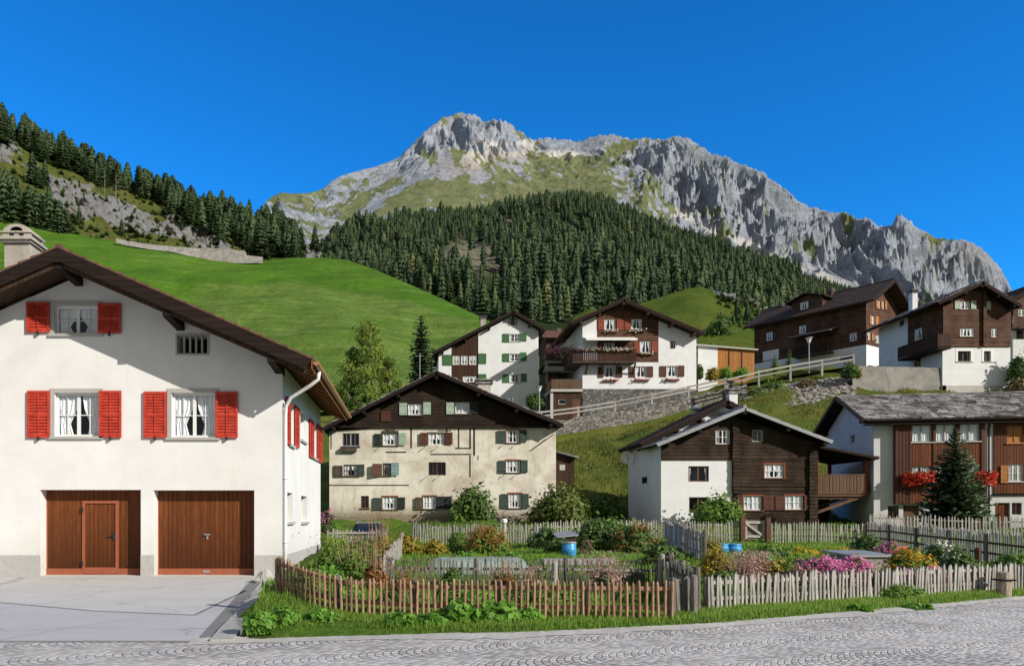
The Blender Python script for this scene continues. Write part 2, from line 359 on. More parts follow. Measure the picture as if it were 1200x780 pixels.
# ---- near ground and village slope: height table by distance
ROAD_EDGE = PL([(-80, 9.6), (-2.45, 9.97), (-.92, 10.3), (1.39, 10.5), (4.25, 11.3), (7.4, 12.8), (12.1, 15.2), (30, 25), (90, 60)])
ROWS = [(15, [(0, .05)]), (30, [(0, .45)]), (46, [(0, 1.08)]), (50, [(0, 1.3)]),
 (54, [(300, 2), (600, 2), (690, 2.3), (760, 2.4), (860, 3), (950, 3.5), (1250, 3.5)]),
 (60, [(300, 3), (650, 4.6), (690, 4.7), (800, 6), (900, 7), (950, 7.2), (1250, 7.5)]),
 (66, [(300, 5), (650, 7.1), (690, 7.5), (770, 8.8), (850, 10.2), (900, 10.9), (1000, 11.2), (1250, 11.6)]),
 (70, [(300, 6), (650, 8.0), (690, 8.4), (770, 9.6), (850, 11.5), (900, 12.6), (1000, 12.8), (1250, 12.6)]),
 (74.4, [(300, 7.6), (650, 8.6), (690, 9.0), (770, 10.3), (850, 12.3), (880, 13.3), (940, 14.4), (1000, 15.2), (1250, 15.6)]),
 (75.6, [(300, 9), (520, 10.2), (650, 10.6), (690, 11.1), (760, 12.0), (815, 13.1), (870, 14.2), (940, 15.2), (1000, 16.1), (1250, 16.3)]),
 (79.6, [(300, 10), (520, 10.9), (650, 11.0), (690, 11.6), (760, 12.5), (815, 13.6), (870, 14.7), (940, 15.7), (1000, 16.6), (1250, 16.8)]),
 (80.6, [(300, 11), (520, 11.4), (646, 11.6), (684, 14.6), (815, 14.6), (870, 15.2), (1000, 16.8), (1250, 17)]),
 (90, [(300, 12), (510, 13.2), (640, 13.8), (660, 14.8), (815, 15), (850, 18.3), (884, 18.8), (1000, 18.9), (1250, 18.9)]),
 (100, [(300, 14.2), (510, 14.7), (640, 15.6), (815, 17), (850, 19.6), (1250, 20.2)]),
 (135, [(300, 18), (600, 21), (1250, 26)])]
def G(x, y):
    x = np.asarray(x, float); y = np.asarray(y, float); px = CX + FPX * x / np.maximum(y, 8)
    zs = np.array([PL(r)(px) if len(r) > 1 else np.full(np.shape(px), r[0][1]) for _, r in ROWS]); Y = np.array([r[0] for r in ROWS])
    k = np.clip(np.searchsorted(Y, y) - 1, 0, len(Y) - 2); t = np.clip((y - Y[k]) / (Y[k + 1] - Y[k]), 0, 1)
    z = np.take_along_axis(zs, k[None], 0)[0] * (1 - t) + np.take_along_axis(zs, k[None] + 1, 0)[0] * t
    rough = fbm(x * .35, y * .35, 4) * np.clip((y - 15) / 60, 0, 1) * .5 + fbm(x * 1.3, y * 1.3, 3) * .04 * np.clip((y - 11) / 6, 0, 1)
    z = z + rough * np.where((y > 73) & (y < 82), .15, 1)
    z = z - .95 * np.exp(-((x + 1.9) / 2.3) ** 4 - ((y - 39.5) / 4.5) ** 4)
    mound = .34 * np.exp(-((x + 2.35) / 1.0) ** 2 - ((y - 13.6) / 2.2) ** 2)
    z = z + mound
    e = sstep(-.15, .35, y - ROAD_EDGE(x)); z = -.05 * (1 - e) + (z + .03) * e
    # the paved forecourt of the big house
    inap = ((x < -3.35 + (20 - y) * .12) & (y < 20.7)) | ((x < -3.5) & (y < 29) & (y > 20))
    return np.where(inap, -.05, z)
def Gz(x, y): return float(G(np.array([float(x)]), np.array([float(y)]))[0])
xs = np.concatenate([np.arange(-75, -8, 1.2), np.arange(-8, 24, .4), np.arange(24, 98, 1.0)])
ys = np.concatenate([np.arange(-14, 8, 2.), np.arange(8, 22, .25), np.arange(22, 50, .6), np.arange(50, 135.1, .55)])
X, Y = np.meshgrid(xs, ys); Z = G(X.ravel(), Y.ravel()).reshape(X.shape)
def ground_mat():
    n = NT('grass_ground'); p = n.pos(); x, y, z = n.sep(p)
    f = n.noise(p, .55, 7, .65); g = n.noise(p, 6, 6, .7); h = n.noise(p, 28, 4, .7)
    near = n.mix(n.ramp(g, [(.35, 0.0), (.7, 1.0)]), (.075, .15, .016), (.155, .27, .035)); near = n.mix(n.ramp(f, [(.5, 0.0), (.68, 1.0)]), near, (.085, .068, .035))
    slope = n.mix(n.ramp(g, [(.3, 0.0), (.72, 1.0)]), (.045, .075, .012), (.15, .20, .032)); slope = n.mix(n.ramp(n.noise(p, .3, 7, .7), [(.45, 0.0), (.66, 1.0)]), slope, (.20, .19, .045))
    slope = n.mix(n.ramp(h, [(.5, 0.0), (.8, .55)]), slope, (.05, .07, .014))
    col = n.mix(n.math('DIVIDE', n.math('SUBTRACT', y, 48.0), 8.0, clamp=True), near, slope)
    n.bump(n.math('ADD', n.math('MULTIPLY', h, .5), g), 1.0, .15); return n.fin(col, .95, .08)
M['ground'] = ground_mat()
tag(link('ground', grid_mesh('ground', np.stack([X, Y, Z], -1), 'ground')), kind='structure')
mb = MB(); mb.face([(-9000, -6000, -3), (9000, -6000, -3), (9000, 9000, -3), (-9000, 9000, -3)])
tag(mb.build('valley_floor', 'ground'), kind='structure')
# ---- cobbled road
def cobble_mat():
    n = NT('cobbles'); p = n.pos(); x, y, z = n.sep(p)
    a = R(20); u = n.math('ADD', n.math('MULTIPLY', x, math.cos(a)), n.math('MULTIPLY', y, math.sin(a))); v = n.math('SUBTRACT', n.math('MULTIPLY', y, math.cos(a)), n.math('MULTIPLY', x, math.sin(a)))
    wv = n.noise(p, 1.2, 3); v = n.math('ADD', v, n.math('MULTIPLY', wv, .10))
    # segmental arcs, springing across the road: rows of setts bend along u
    vb = n.math('DIVIDE', v, 1.15); fr = n.math('SUBTRACT', n.math('FRACT', vb), .5)
    arc = n.math('MULTIPLY', n.math('MULTIPLY', fr, fr), -1.7)
    q = n.math('DIVIDE', n.math('ADD', u, arc), .100); row = n.math('FLOOR', q); fq = n.math('FRACT', q)
    s = n.math('DIVIDE', n.math('ADD', v, n.math('MULTIPLY', n.wnoise(row), .5)), .115); ci = n.math('FLOOR', s); fs = n.math('FRACT', s)
    eu = n.math('MINIMUM', fq, n.math('SUBTRACT', 1.0, fq)); es = n.math('MINIMUM', fs, n.math('SUBTRACT', 1.0, fs))
    e = n.math('MINIMUM', eu, es); ed = n.ramp(e, [(.05, 0.0), (.17, 1.0)])
    rv = n.wnoise(n.math('ADD', row, n.math('MULTIPLY', ci, 57.31)))
    big = n.noise(p, .45, 5, .6)
    st = n.ramp(rv, [(0.0, (.37, .35, .325)), (.4, (.64, .61, .57)), (.84, (.80, .765, .72)), (1.0, (.62, .49, .42))])
    st = n.mix(n.math('MULTIPLY', n.noise(p, 40, 4, .7), .45), st, (.25, .24, .225))
    jt = n.mix(n.ramp(big, [(.42, 0.0), (.66, 1.0)]), (.27, .255, .235), (.64, .61, .565))
    col = n.mix(ed, jt, st); col = n.mix(n.ramp(n.noise(p, .8, 6, .7), [(.52, 0.0), (.75, .6)]), col, (.74, .70, .645))
    x2 = n.ramp(n.noise(p, 2.2, 7, .75), [(.55, 0.0), (.8, .35)]); col = n.mix(x2, col, (.27, .26, .25))
    n.bump(n.math('ADD', ed, n.math('MULTIPLY', rv, .5)), .7, .025); return n.fin(col, .9, .15)
M['cobbles'] = cobble_mat()
def gravel_mat(name, c, c2, sc=1.0, wear=0):
    n = NT(name); p = n.pos(); f = n.noise(p, 1.1 * sc, 7, .68); g = n.noise(p, 60 * sc, 4, .8)
    col = n.mix(n.ramp(f, [(.35, 0.0), (.7, 1.0)]), c, c2); col = n.mix(n.ramp(g, [(.35, .5), (.65, 0.0)]), col, cm(c, .45))
    if wear:
        col = n.mix(n.ramp(n.noise(n.scale(p, (.35, 1.0, 1)), .9, 7, .72), [(.5, 0.0), (.72, wear)]), col, cm(c, .62)); col = n.mix(n.ramp(n.noise(p, 2.3, 6, .75), [(.62, 0.0), (.74, wear * .8)]), col, cm(c, .5))
        wv = n.noise(p, 1.5, 4); cr = n.voro(n.comb(n.math('ADD', n.sep(p)[0], n.math('MULTIPLY', wv, .7)), n.math('ADD', n.sep(p)[1], n.math('MULTIPLY', wv, .9)), 0.0), .33, 'DISTANCE_TO_EDGE'); col = n.mix(n.ramp(cr, [(0.0, .6), (.007, 0.0)]), col, cm(c, .35))
        col = n.mix(n.ramp(n.noise(p, 18, 4, .8), [(.56, 0.0), (.75, .5)]), col, cm(c2, 1.12))
    n.bump(g, .6, .012); return n.fin(col, .93, .12)
M['grit'] = gravel_mat('grit', (.48, .46, .42), (.70, .67, .62))
M['asphalt_new'] = gravel_mat('asphalt_new', (.56, .545, .56), (.61, .595, .60), 1.0, .26)
M['asphalt_old'] = gravel_mat('asphalt_old', (.62, .605, .585), (.70, .685, .66), 1.0, .24)
M['tar'] = gravel_mat('tar', (.24, .24, .24), (.30, .30, .295))
M['kerb_stone'] = gravel_mat('kerb_stone', (.44, .425, .39), (.56, .54, .50))
M['dirt'] = gravel_mat('dirt', (.20, .15, .095), (.30, .235, .16))
ex = [-70, -40, -20, -10, -6, -4, -2.45, -1.6, -.92, -.2, .6, 1.39, 2.4, 3.4, 4.25, 5.3, 6.3, 7.4, 9, 10.5, 12.1, 15, 20, 25, 30, 45, 60, 90]
mb = MB()
for a, b in zip(ex[:-1], ex[1:]): mb.face([(a, -14, 0), (b, -14, 0), (b, float(ROAD_EDGE(b)) + (.14 if b < -2.4 else -.05), 0), (a, float(ROAD_EDGE(a)) + (.14 if a < -2.4 else -.05), 0)])
tag(mb.build('road', 'cobbles'), kind='structure')
mb = MB(); xs2 = np.arange(-20, 40, .12); w = .05 + .30 * np.abs(fbm(xs2 * .6, xs2 * 0 + 3, 4)) + .22 * np.abs(perlin(xs2 * 3.3, xs2 * 0)) + .12 * np.abs(perlin(xs2 * 8, xs2 * 0 + 5)) + .35 * np.exp(-((xs2 + 1.2) / 1.2) ** 2)
lo = .10 + .30 * np.abs(fbm(xs2 * .9, xs2 * 0 + 9, 3)) + .14 * np.abs(perlin(xs2 * 5.1, xs2 * 0 + 3))
for i in range(len(xs2) - 1):
    a, b = xs2[i], xs2[i + 1]; ea, eb = float(ROAD_EDGE(a)), float(ROAD_EDGE(b))
    if a < -2.9: continue
    mb.face([(a, ea - lo[i], .006), (b, eb - lo[i + 1], .006), (b, eb + w[i + 1] * .8, .012 + .02), (a, ea + w[i] * .8, .012 + .02)])
tag(mb.build('road_verge', 'grit'), kind='structure')
# ---- forecourt
def strip(name, pts, mat, z): 
    m = MB(); m.face([(x, y, z) for x, y in pts]); return tag(m.build(name, mat), kind='structure')
ax0, ax1 = gx(247, 9.97), -3.62
strip('forecourt', [(-45, 9.9), (ax0, 9.97), (ax1, 19.6), (ax1, 20.9), (-45, 20.9)], 'asphalt_old', .010)
seam = [(-45, 15.4), (gx(0, 14.35), 14.35), (gx(110, 13.1), 13.1), (gx(228, 12.55), 12.55), (gx(262, 14.6), 14.6), (gx(288, 16.6), 16.6)]
strip('forecourt_patch', [(-45, 9.95), (ax0 - .02, 10.0), (ax1 - .05, 19.2), (gx(303, 19) - .25, 18.6)] + seam[::-1], 'asphalt_new', .015)
mb = MB()
for (a, b) in zip(seam[:-1], seam[1:]):
    d = Vector((b[0] - a[0], b[1] - a[1], 0)).normalized(); q = Vector((-d.y, d.x, 0)) * .03
    mb.face([Vector((*a, .019)) - q, Vector((*b, .019)) - q, Vector((*b, .019)) + q, Vector((*a, .019)) + q])
mb.face([(ax0 - .20, 10.0, .019), (ax0 - .03, 10.0, .019), (ax1 - .05, 19.3, .019), (ax1 - .36, 19.3, .019)])
tag(mb.build('tar_seam', 'tar'), kind='structure')
mb = MB(); N = 13
for i in range(N):
    t0, t1 = i / N + .001, (i + 1) / N - .001; A = Vector((ax0 + .15, 9.95, .0)); B = Vector((ax1 + .15, 19.9, .0))
    j = random.uniform(-.015, .015); mb.bar(A.lerp(B, t0) + Vector((j, 0, random.uniform(-.008, .008))), A.lerp(B, t1) + Vector((j, 0, random.uniform(-.008, .008))), .30, .10)
tag(mb.build('forecourt_kerb', 'kerb_stone'), kind='structure')
mb = MB(); rr = np.random.RandomState(5)
pts = [(gx(405, 11.05) + .42 * math.cos(a) * (1 + .25 * math.sin(3 * a)), 11.0 + .2 * math.sin(a) * (1 + .2 * math.cos(2 * a)), .062) for a in np.linspace(0, 2 * math.pi, 22)[:-1]]
mb.face(pts); 
tag(mb.build('bare_soil', 'dirt'), kind='structure')
# ---------------------------------------------------------------- far terrain: sheets spanned between surveyed lines
class Sheet:
    def __init__(s, cols, rows, nv, cubic=False):
        """rows: list of (py(px), Y(px)) near to far"""
        s.c = np.asarray(cols, float); K = len(rows); P = []
        for py, Yd in rows:
            pyv = PL(py)(s.c); Yv = PL(Yd)(s.c) if isinstance(Yd, list) else np.full(len(s.c), float(Yd))
            P.append(np.stack([(s.c - CX) / FPX * Yv, Yv, CH + (HY - pyv) / FPX * Yv], -1))
        P = np.array(P); t = np.linspace(0, K - 1, nv); k = np.clip(np.floor(t).astype(int), 0, K - 2); f = (t - k)[:, None, None]
        if cubic:
            p0 = P[np.clip(k - 1, 0, K - 1)]; p1 = P[k]; p2 = P[k + 1]; p3 = P[np.clip(k + 2, 0, K - 1)]
            s.P = .5 * (2 * p1 + (p2 - p0) * f + (2 * p0 - 5 * p1 + 4 * p2 - p3) * f**2 + (3 * p1 - p0 - 3 * p2 + p3) * f**3)
        else: s.P = P[k] * (1 - f) + P[k + 1] * f
        s.v = t / (K - 1); s.K = K
    def px(s): return CX + FPX * s.P[..., 0] / s.P[..., 1]
    def py(s): return HY - FPX * (s.P[..., 2] - CH) / s.P[..., 1]
    def close(s, drop=.25):      # carry the sheet down behind its crest
        L = s.P[-1].copy(); q = L.copy(); q[:, 1] *= 1.12; q[:, 0] *= 1.12; q[:, 2] -= drop * (L[:, 2] - CH) + 5
        q2 = q.copy(); q2[:, 1] *= 1.2; q2[:, 0] *= 1.2; q2[:, 2] = -3
        s.P = np.concatenate([s.P, q[None], q2[None]], 0)
    def at(s, i, j):
        i0 = np.floor(i).astype(int); j0 = np.floor(j).astype(int); fi = (i - i0)[..., None]; fj = (j - j0)[..., None]
        A = s.P; return (A[i0, j0] * (1 - fi) + A[i0 + 1, j0] * fi) * (1 - fj) + (A[i0, j0 + 1] * (1 - fi) + A[i0 + 1, j0 + 1] * fi) * fj
# ---- the rocky mountain
ridge = [(282, 330), (292, 292), (303, 252), (312, 233), (330, 225), (345, 227), (365, 225), (378, 221), (390, 211), (400, 205), (420, 200), (440, 195), (455, 190), (468, 184), (480, 172), (492, 158), (505, 148), (515, 139), (530, 133), (550, 130.5), (558, 135), (568, 143), (580, 139), (592, 142), (600, 147), (612, 155), (625, 165), (640, 160), (660, 164), (680, 165), (692, 161), (704, 158), (720, 158), (740, 163), (752, 160), (775, 163), (790, 159), (806, 160), (815, 167), (835, 178), (850, 180), (865, 190), (880, 195), (895, 200), (910, 212), (922, 222), (935, 236), (950, 241), (975, 250), (990, 249), (1002, 255), (1020, 257), (1035, 265), (1044, 262), (1051, 253), (1056, 251), (1066, 257), (1080, 268), (1095, 275), (1110, 278), (1135, 280), (1150, 288), (1160, 297), (1172, 312), (1184, 333), (1192, 352), (1210, 395), (1260, 470)]
cols = np.linspace(282, 1250, 940)
ridgeY = [(280, 1450), (380, 1750), (470, 1980), (540, 2080), (640, 2050), (800, 1850), (950, 1600), (1050, 1480), (1180, 1370), (1260, 1300)]
baseY = [(280, 700), (400, 900), (640, 1000), (900, 800), (1100, 750), (1260, 700)]
basepy = [(280, 345), (400, 345), (640, 330), (760, 335), (900, 370), (1000, 385), (1100, 395), (1180, 410), (1260, 480)]
midpy = [(280, 288), (400, 283), (470, 250), (520, 246), (600, 236), (660, 232), (740, 243), (800, 268), (900, 312), (1000, 345), (1100, 362), (1180, 385), (1260, 475)]
midY = [(280, 1000), (400, 1350), (640, 1550), (800, 1450), (950, 1250), (1100, 1150), (1260, 1050)]
mt = Sheet(cols, [(basepy, baseY), (midpy, midY), (ridge, ridgeY)], 360)
P = mt.P; v = mt.v[:, None] * np.ones(len(cols))[None]; pxm = np.ones((len(mt.v), 1)) * cols[None]
x, y = P[..., 0].copy(), P[..., 1].copy()
up = sstep(.5, .8, v); wx = x + 60 * fbm(x / 280, y / 280 + 5, 3); wy = y + 60 * fbm(x / 280 + 40, y / 280, 3)
d = (ridged(wx / 240, wy / 400, 6) - 1.1) * 50 + (ridged(wx / 80 + 4, wy / 110, 5) - 1.0) * 30 + (ridged(wx / 26, wy / 26, 4) - .8) * (11 + 9 * sstep(680, 800, pxm))
soft = sstep(800, 700, pxm) * sstep(300, 340, pxm) * (1 - .85 * np.exp(-((pxm - 545) / 75) ** 4) * sstep(186, 174, mt.py()))          # grassy mid slopes are smoother
d *= (.22 + .78 * sstep(.45, .75, v)) * (1 - .80 * soft)
d *= 1 - .93 * sstep(.93, 1.0, v) * 1.0
big = sstep(.5, .68, v) * (1 - sstep(.90, 1.0, v))
d += big * 70 * sstep(760, 860, pxm) * (ridged((wx - .4 * wy) / 330, (wy + .3 * wx) / 900, 3) - .75)
P[..., 2] += d
tj = (1 - np.abs(perlin(cols * .11, cols * 0 + .5))) * 3.0 + (1 - np.abs(perlin(cols * .31, cols * 0 + 2.5))) * 2.2 - np.abs(perlin(cols * .8, cols * 0)) * 1.6 - 3.4
P[-1, :, 2] += tj * P[-1, :, 1] / FPX * (sstep(440, 500, cols) * .85 + .25)
py = mt.py(); lim = py[-1][None] + (1 - v) * 14.0; py2 = np.maximum(py, np.where(v < .999, np.minimum(lim, py[-1][None] + .6 + (1 - v) * 14), py))
P[..., 2] = CH + (HY - py2) / FPX * P[..., 1]
# steepness
gz = np.gradient(P[..., 2], axis=0) / np.maximum(np.abs(np.gradient(P[..., 1], axis=0)), .5); gu = np.gradient(P[..., 2], axis=1) / np.maximum(np.abs(np.gradient(P[..., 0], axis=1)), .5)
steep = np.sqrt(gz**2 + gu**2)
pyg = mt.py(); nz = fbm(P[..., 0] / 70, P[..., 1] / 100, 5) * .92 + fbm(P[..., 0] / 16, P[..., 1] / 30, 4) * .6
def blob(cx, cy, rx, ry): return np.exp(-((pxm - cx) / rx) ** 2 - ((pyg - cy) / ry) ** 2)
gb = 1.25 * blob(610, 225, 120, 26) + 1.0 * blob(500, 238, 55, 17) + .8 * blob(385, 250, 48, 30) + .8 * blob(350, 232, 30, 10) + .9 * blob(700, 208, 55, 24) + .55 * blob(640, 192, 50, 10) + .45 * blob(420, 212, 30, 8) + .6 * blob(1095, 279, 22, 5) + .55 * blob(770, 262, 40, 20) + .45 * blob(930, 285, 40, 16) + .5 * blob(720, 180, 50, 14) + .9 * sstep(.52, .4, v) + .42 * sstep(740, 800, pxm) * sstep(.0, .5, fbm(P[..., 0] / 150, P[..., 1] / 210, 4)) * sstep(1.0, .8, v)
grass = sstep(.32, .82, gb + nz - np.clip(steep - 1.4, 0, 1.2) * .25 + .06)
scree = np.clip(blob(640, 181, 70, 6) * 1.1 + blob(560, 190, 25, 12) * .9 + blob(700, 222, 12, 26) * .7 + blob(800, 250, 18, 7) * 1.0 + blob(365, 258, 14, 22) * .5 + .8 * blob(590, 168, 60, 7) + .75 * sstep(780, 830, pxm) * np.exp(-((pyg - (250 + (pxm - 790) * .42)) / 9) ** 2) * sstep(1080, 1000, pxm) + nz * .25, 0, 1)
tan = np.clip(blob(545, 196, 40, 12) + blob(600, 185, 40, 8) * .8 + blob(1140, 300, 30, 20) * .5, 0, 1)
mt.close(); pad = lambda a: np.concatenate([a, a[-1:], a[-1:]], 0)
def rock_nodes(n, p, k=1.0):
    s1 = n.noise(n.scale(p, (1, 1, .7)), .045 * k, 10, .75, .4); s2 = n.noise(p, .26 * k, 8, .75)
    c = n.ramp(s1, [(.28, (.26, .265, .285)), (.45, (.44, .445, .455)), (.6, (.58, .58, .585)), (.75, (.70, .70, .695))])
    c = n.mix(n.ramp(s2, [(.36, .55), (.52, 0.0)]), c, (.20, .198, .205)); return c, s1, s2
def mountain_mat():
    n = NT('mountain_rock'); p = n.pos(); c, s1, s2 = rock_nodes(n, p)
    st = n.noise(n.comb(n.math('MULTIPLY', n.sep(p)[0], .004), n.math('MULTIPLY', n.sep(p)[1], .004), n.math('MULTIPLY', n.sep(p)[2], .05)), 1.4, 7, .7, .5)
    c = n.mix(n.ramp(st, [(.4, .4), (.56, 0.0)]), c, (.27, .265, .27)); c = n.mix(1.0, c, (.88, .96, 1.08), 'MULTIPLY')  # bluish multiply puts distance haze into the rock colour
    g = n.attr('grass'); g = n.ramp(n.math('ADD', g, n.math('MULTIPLY', n.math('SUBTRACT', s2, .5), 2.3)), [(.44, 0.0), (.58, 1.0)])
    gc = n.mix(n.ramp(n.noise(p, .03, 7, .7), [(.35, 0.0), (.68, 1.0)]), (.15, .185, .08), (.295, .305, .155))
    c = n.mix(n.ramp(n.math('ADD', n.attr('scree'), n.math('MULTIPLY', n.math('SUBTRACT', s2, .5), .7)), [(.45, 0.0), (.7, 1.0)]), c, (.66, .64, .615))
    c = n.mix(n.math('MULTIPLY', n.attr('tan'), .45), c, (.47, .36, .26)); c = n.mix(g, c, gc)
    n.bump(n.math('ADD', n.math('MULTIPLY', s1, 1.2), n.math('MULTIPLY', s2, .5)), 1.0, 9.0); return n.fin(c, .95, .05)
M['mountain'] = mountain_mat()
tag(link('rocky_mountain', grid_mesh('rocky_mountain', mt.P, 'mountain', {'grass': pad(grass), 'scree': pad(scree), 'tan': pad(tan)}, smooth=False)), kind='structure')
# ---- wooded hill in the middle distance
fcols = np.linspace(360, 1300, 420)
ftop = [(360, 318), (385, 298), (400, 286), (430, 268), (470, 256), (510, 253), (540, 250), (575, 246), (600, 240), (640, 233), (690, 233), (735, 247), (790, 270), (850, 292), (900, 308), (950, 326), (1000, 342), (1060, 357), (1100, 368), (1200, 395), (1300, 430)]
fY = [(360, 850), (400, 950), (470, 1150), (600, 1300), (735, 1300), (900, 1150), (1060, 1050), (1300, 950)]
fbot = [(360, 335), (400, 330), (470, 360), (560, 400), (640, 412), (740, 392), (860, 395), (1000, 420), (1300, 470)]
fbY = [(360, 420), (470, 330), (560, 270), (640, 260), (740, 280), (860, 320), (1000, 350), (1300, 350)]
fo = Sheet(fcols, [(fbot, fbY), (ftop, fY)], 160)
x, y = fo.P[..., 0], fo.P[..., 1]; vv = fo.v[:, None]
fo.P[..., 2] += (fbm(x / 120, y / 160, 4) * 16 + ridged(x / 260, y / 300, 3) * 14 - 12) * np.sin(np.clip(vv, 0, 1) * math.pi)
fpx = fo.px(); fpy = fo.py()
def fblob(cx, cy, rx, ry): return np.exp(-((fpx - cx) / rx) ** 2 - ((fpy - cy) / ry) ** 2)
clear = np.clip(1.4 * fblob(553, 301, 32, 17) + .9 * fblob(520, 308, 12, 10) + .9 * fblob(580, 258, 22, 4) + .7 * fblob(545, 248, 30, 3) + .9 * fblob(588, 310, 8, 6), 0, 1)
pale = np.clip(sstep(930, 1010, fpx) * sstep(322, 345, fpy), 0, 1)
def forest_floor():
    n = NT('forest_floor'); p = n.pos(); c, s1, s2 = rock_nodes(n, p, 2.0)
    g = n.mix(n.noise(p, .08, 7, .7), (.02, .038, .014), (.06, .085, .028)); cc_ = n.mix(.8, c, (.88, .82, .70), 'MULTIPLY'); r = n.mix(n.ramp(s2, [(.45, 0.0), (.65, 1.0)]), (.20, .18, .085), cc_)
    n.bump(s2, 1.0, 3.0); return n.fin(n.mix(n.attr('clear'), g, r), .95, .05)
M['forest_floor'] = forest_floor(); fo_clear = clear.copy(); fo.close()
tag(link('wooded_hill', grid_mesh('wooded_hill', fo.P, 'forest_floor', {'clear': pad(clear)})), kind='structure')
# ---- green meadow
mcols = np.linspace(-120, 640, 300)
mtop = [(-120, 235), (0, 255), (60, 268), (100, 277), (150, 285), (200, 292), (250, 300), (288, 305), (312, 305), (340, 302), (380, 302), (405, 304), (440, 316), (480, 333), (520, 351), (565, 372), (590, 385), (615, 402), (640, 425)]
mtY = [(-120, 300), (100, 315), (300, 320), (400, 300), (480, 250), (565, 205), (640, 150)]
mmid = [(-120, 340), (0, 345), (100, 345), (200, 350), (300, 352), (400, 358), (480, 378), (565, 402), (640, 440)]
mmY = [(-120, 200), (300, 210), (400, 205), (565, 160), (640, 130)]
mbot = [(-120, 480), (300, 480), (640, 490)]
md = Sheet(mcols, [(mbot, [(-120, 100), (640, 104)]), (mmid, mmY), (mtop, mtY)], 150, True)
x, y = md.P[..., 0], md.P[..., 1]; vv = md.v[:, None]
md.P[..., 2] += (fbm(x / 42, y / 42, 3) * 3.2 + fbm(x / 11, y / 11, 3) * .5) * np.clip(np.sin(vv * math.pi), 0, 1)
mpx, mpy = md.px(), md.py()
ln = PL([(-120, 330), (150, 322), (200, 324), (250, 329), (300, 334), (340, 330), (370, 334), (420, 343), (480, 352), (560, 378), (640, 420)])(mpx)
mown = sstep(-3, 4, mpy - ln + fbm(mpx * .06, mpy * .1, 3) * 4) * sstep(215, 250, mpx)
def meadow_mat():
    n = NT('meadow'); p = n.pos(); x, y, z = n.sep(p)
    f = n.noise(p, .05, 9, .72); g = n.noise(p, .55, 6, .72); q = n.noise(p, 2.2, 4, .7)
    a = n.mix(n.ramp(f, [(.38, 0.0), (.66, 1.0)]), (.082, .195, .014), (.15, .30, .026)); b = n.mix(n.ramp(f, [(.38, 0.0), (.66, 1.0)]), (.17, .27, .05), (.26, .36, .085))
    w = n.noise(n.comb(n.math('MULTIPLY', x, .12), n.math('MULTIPLY', n.math('SUBTRACT', z, n.math('MULTIPLY', x, -.12)), 1.3), 0.0), 1.0, 4, .6)
    b = n.mix(n.ramp(w, [(.42, .38), (.58, 0.0)]), b, (.10, .185, .026))
    c = n.mix(n.attr('mown'), a, b); c = n.mix(n.ramp(g, [(.35, .55), (.62, 0.0)]), c, (.05, .115, .012)); c = n.mix(n.ramp(q, [(.55, 0.0), (.8, .35)]), c, (.2, .28, .06))
    bd = n.noise(n.comb(n.math('MULTIPLY', x, .018), n.math('MULTIPLY', y, .018), n.math('MULTIPLY', z, .30)), 1.6, 6, .62, .3)
    c = n.mix(n.ramp(bd, [(.40, .45), (.52, 0.0)]), c, (.07, .155, .015)); c = n.mix(n.ramp(bd, [(.54, 0.0), (.68, .5)]), c, (.215, .29, .07))
    tf_ = n.noise(p, 1.1, 5, .8); c = n.mix(n.ramp(tf_, [(.60, 0.0), (.70, .55)]), c, (.045, .10, .014)); c = n.mix(n.ramp(n.noise(p, .16, 7, .7), [(.60, 0.0), (.72, .6)]), c, (.25, .27, .09))
    n.bump(n.math('ADD', n.math('ADD', g, n.math('MULTIPLY', bd, 2.0)), n.math('MULTIPLY', q, .4)), 1.0, .8); return n.fin(c, .95, .06)
M['meadow'] = meadow_mat()
mpad = pad(mown); md.close(.5)
tag(link('meadow', grid_mesh('meadow', md.P, 'meadow', {'mown': mpad})), kind='structure')
# ---- left hillside with rock bands
lcols = np.linspace(-160, 470, 380)
ltop = [(-160, 83), (-60, 119), (0, 150), (60, 180), (130, 212), (200, 236), (270, 262), (330, 283), (385, 302), (430, 318), (470, 335)]
ltY = [(-160, 440), (0, 450), (130, 470), (270, 470), (385, 420), (470, 380)]
lbot = [(x_, y_ + 14) for x_, y_ in mtop]
lh = Sheet(lcols, [(lbot, [(x_, y_ * .985) for x_, y_ in mtY]), (ltop, ltY)], 130)
lpx, lpy = lh.px(), lh.py(); x, y = lh.P[..., 0], lh.P[..., 1]
def lblob(cx, cy, rx, ry): return np.exp(-((lpx - cx) / rx) ** 2 - ((lpy - cy) / ry) ** 2)
vv = lh.v[:, None]
rk = 1.2 * lblob(120, 248, 32, 12) + 1.1 * lblob(165, 262, 32, 13) + 1.1 * lblob(215, 274, 36, 11) + lblob(255, 288, 26, 7) + 1.0 * lblob(8, 178, 20, 22) + .9 * lblob(70, 228, 14, 16) + .7 * lblob(145, 243, 18, 9) + .6 * lblob(40, 205, 20, 12) + 1.1 * lblob(355, 300, 36, 6) + .9 * lblob(90, 240, 20, 12) + .4 * lblob(100, 215, 50, 14)
nr = fbm(x / 14, lh.P[..., 2] / 14, 5)
rock = sstep(.35, .75, rk + nr * .45)
lh.P[..., 2] += (fbm(x / 40, y / 40, 4) * 3 + fbm(x / 9, y / 9, 3) * .7) * np.clip(np.sin(vv * math.pi), 0, 1)
lh.P[..., 1] -= rock * (ridged(x / 11, lh.P[..., 2] / 16, 4)) * 7 * np.clip(np.sin(vv * math.pi) * 3, 0, 1)
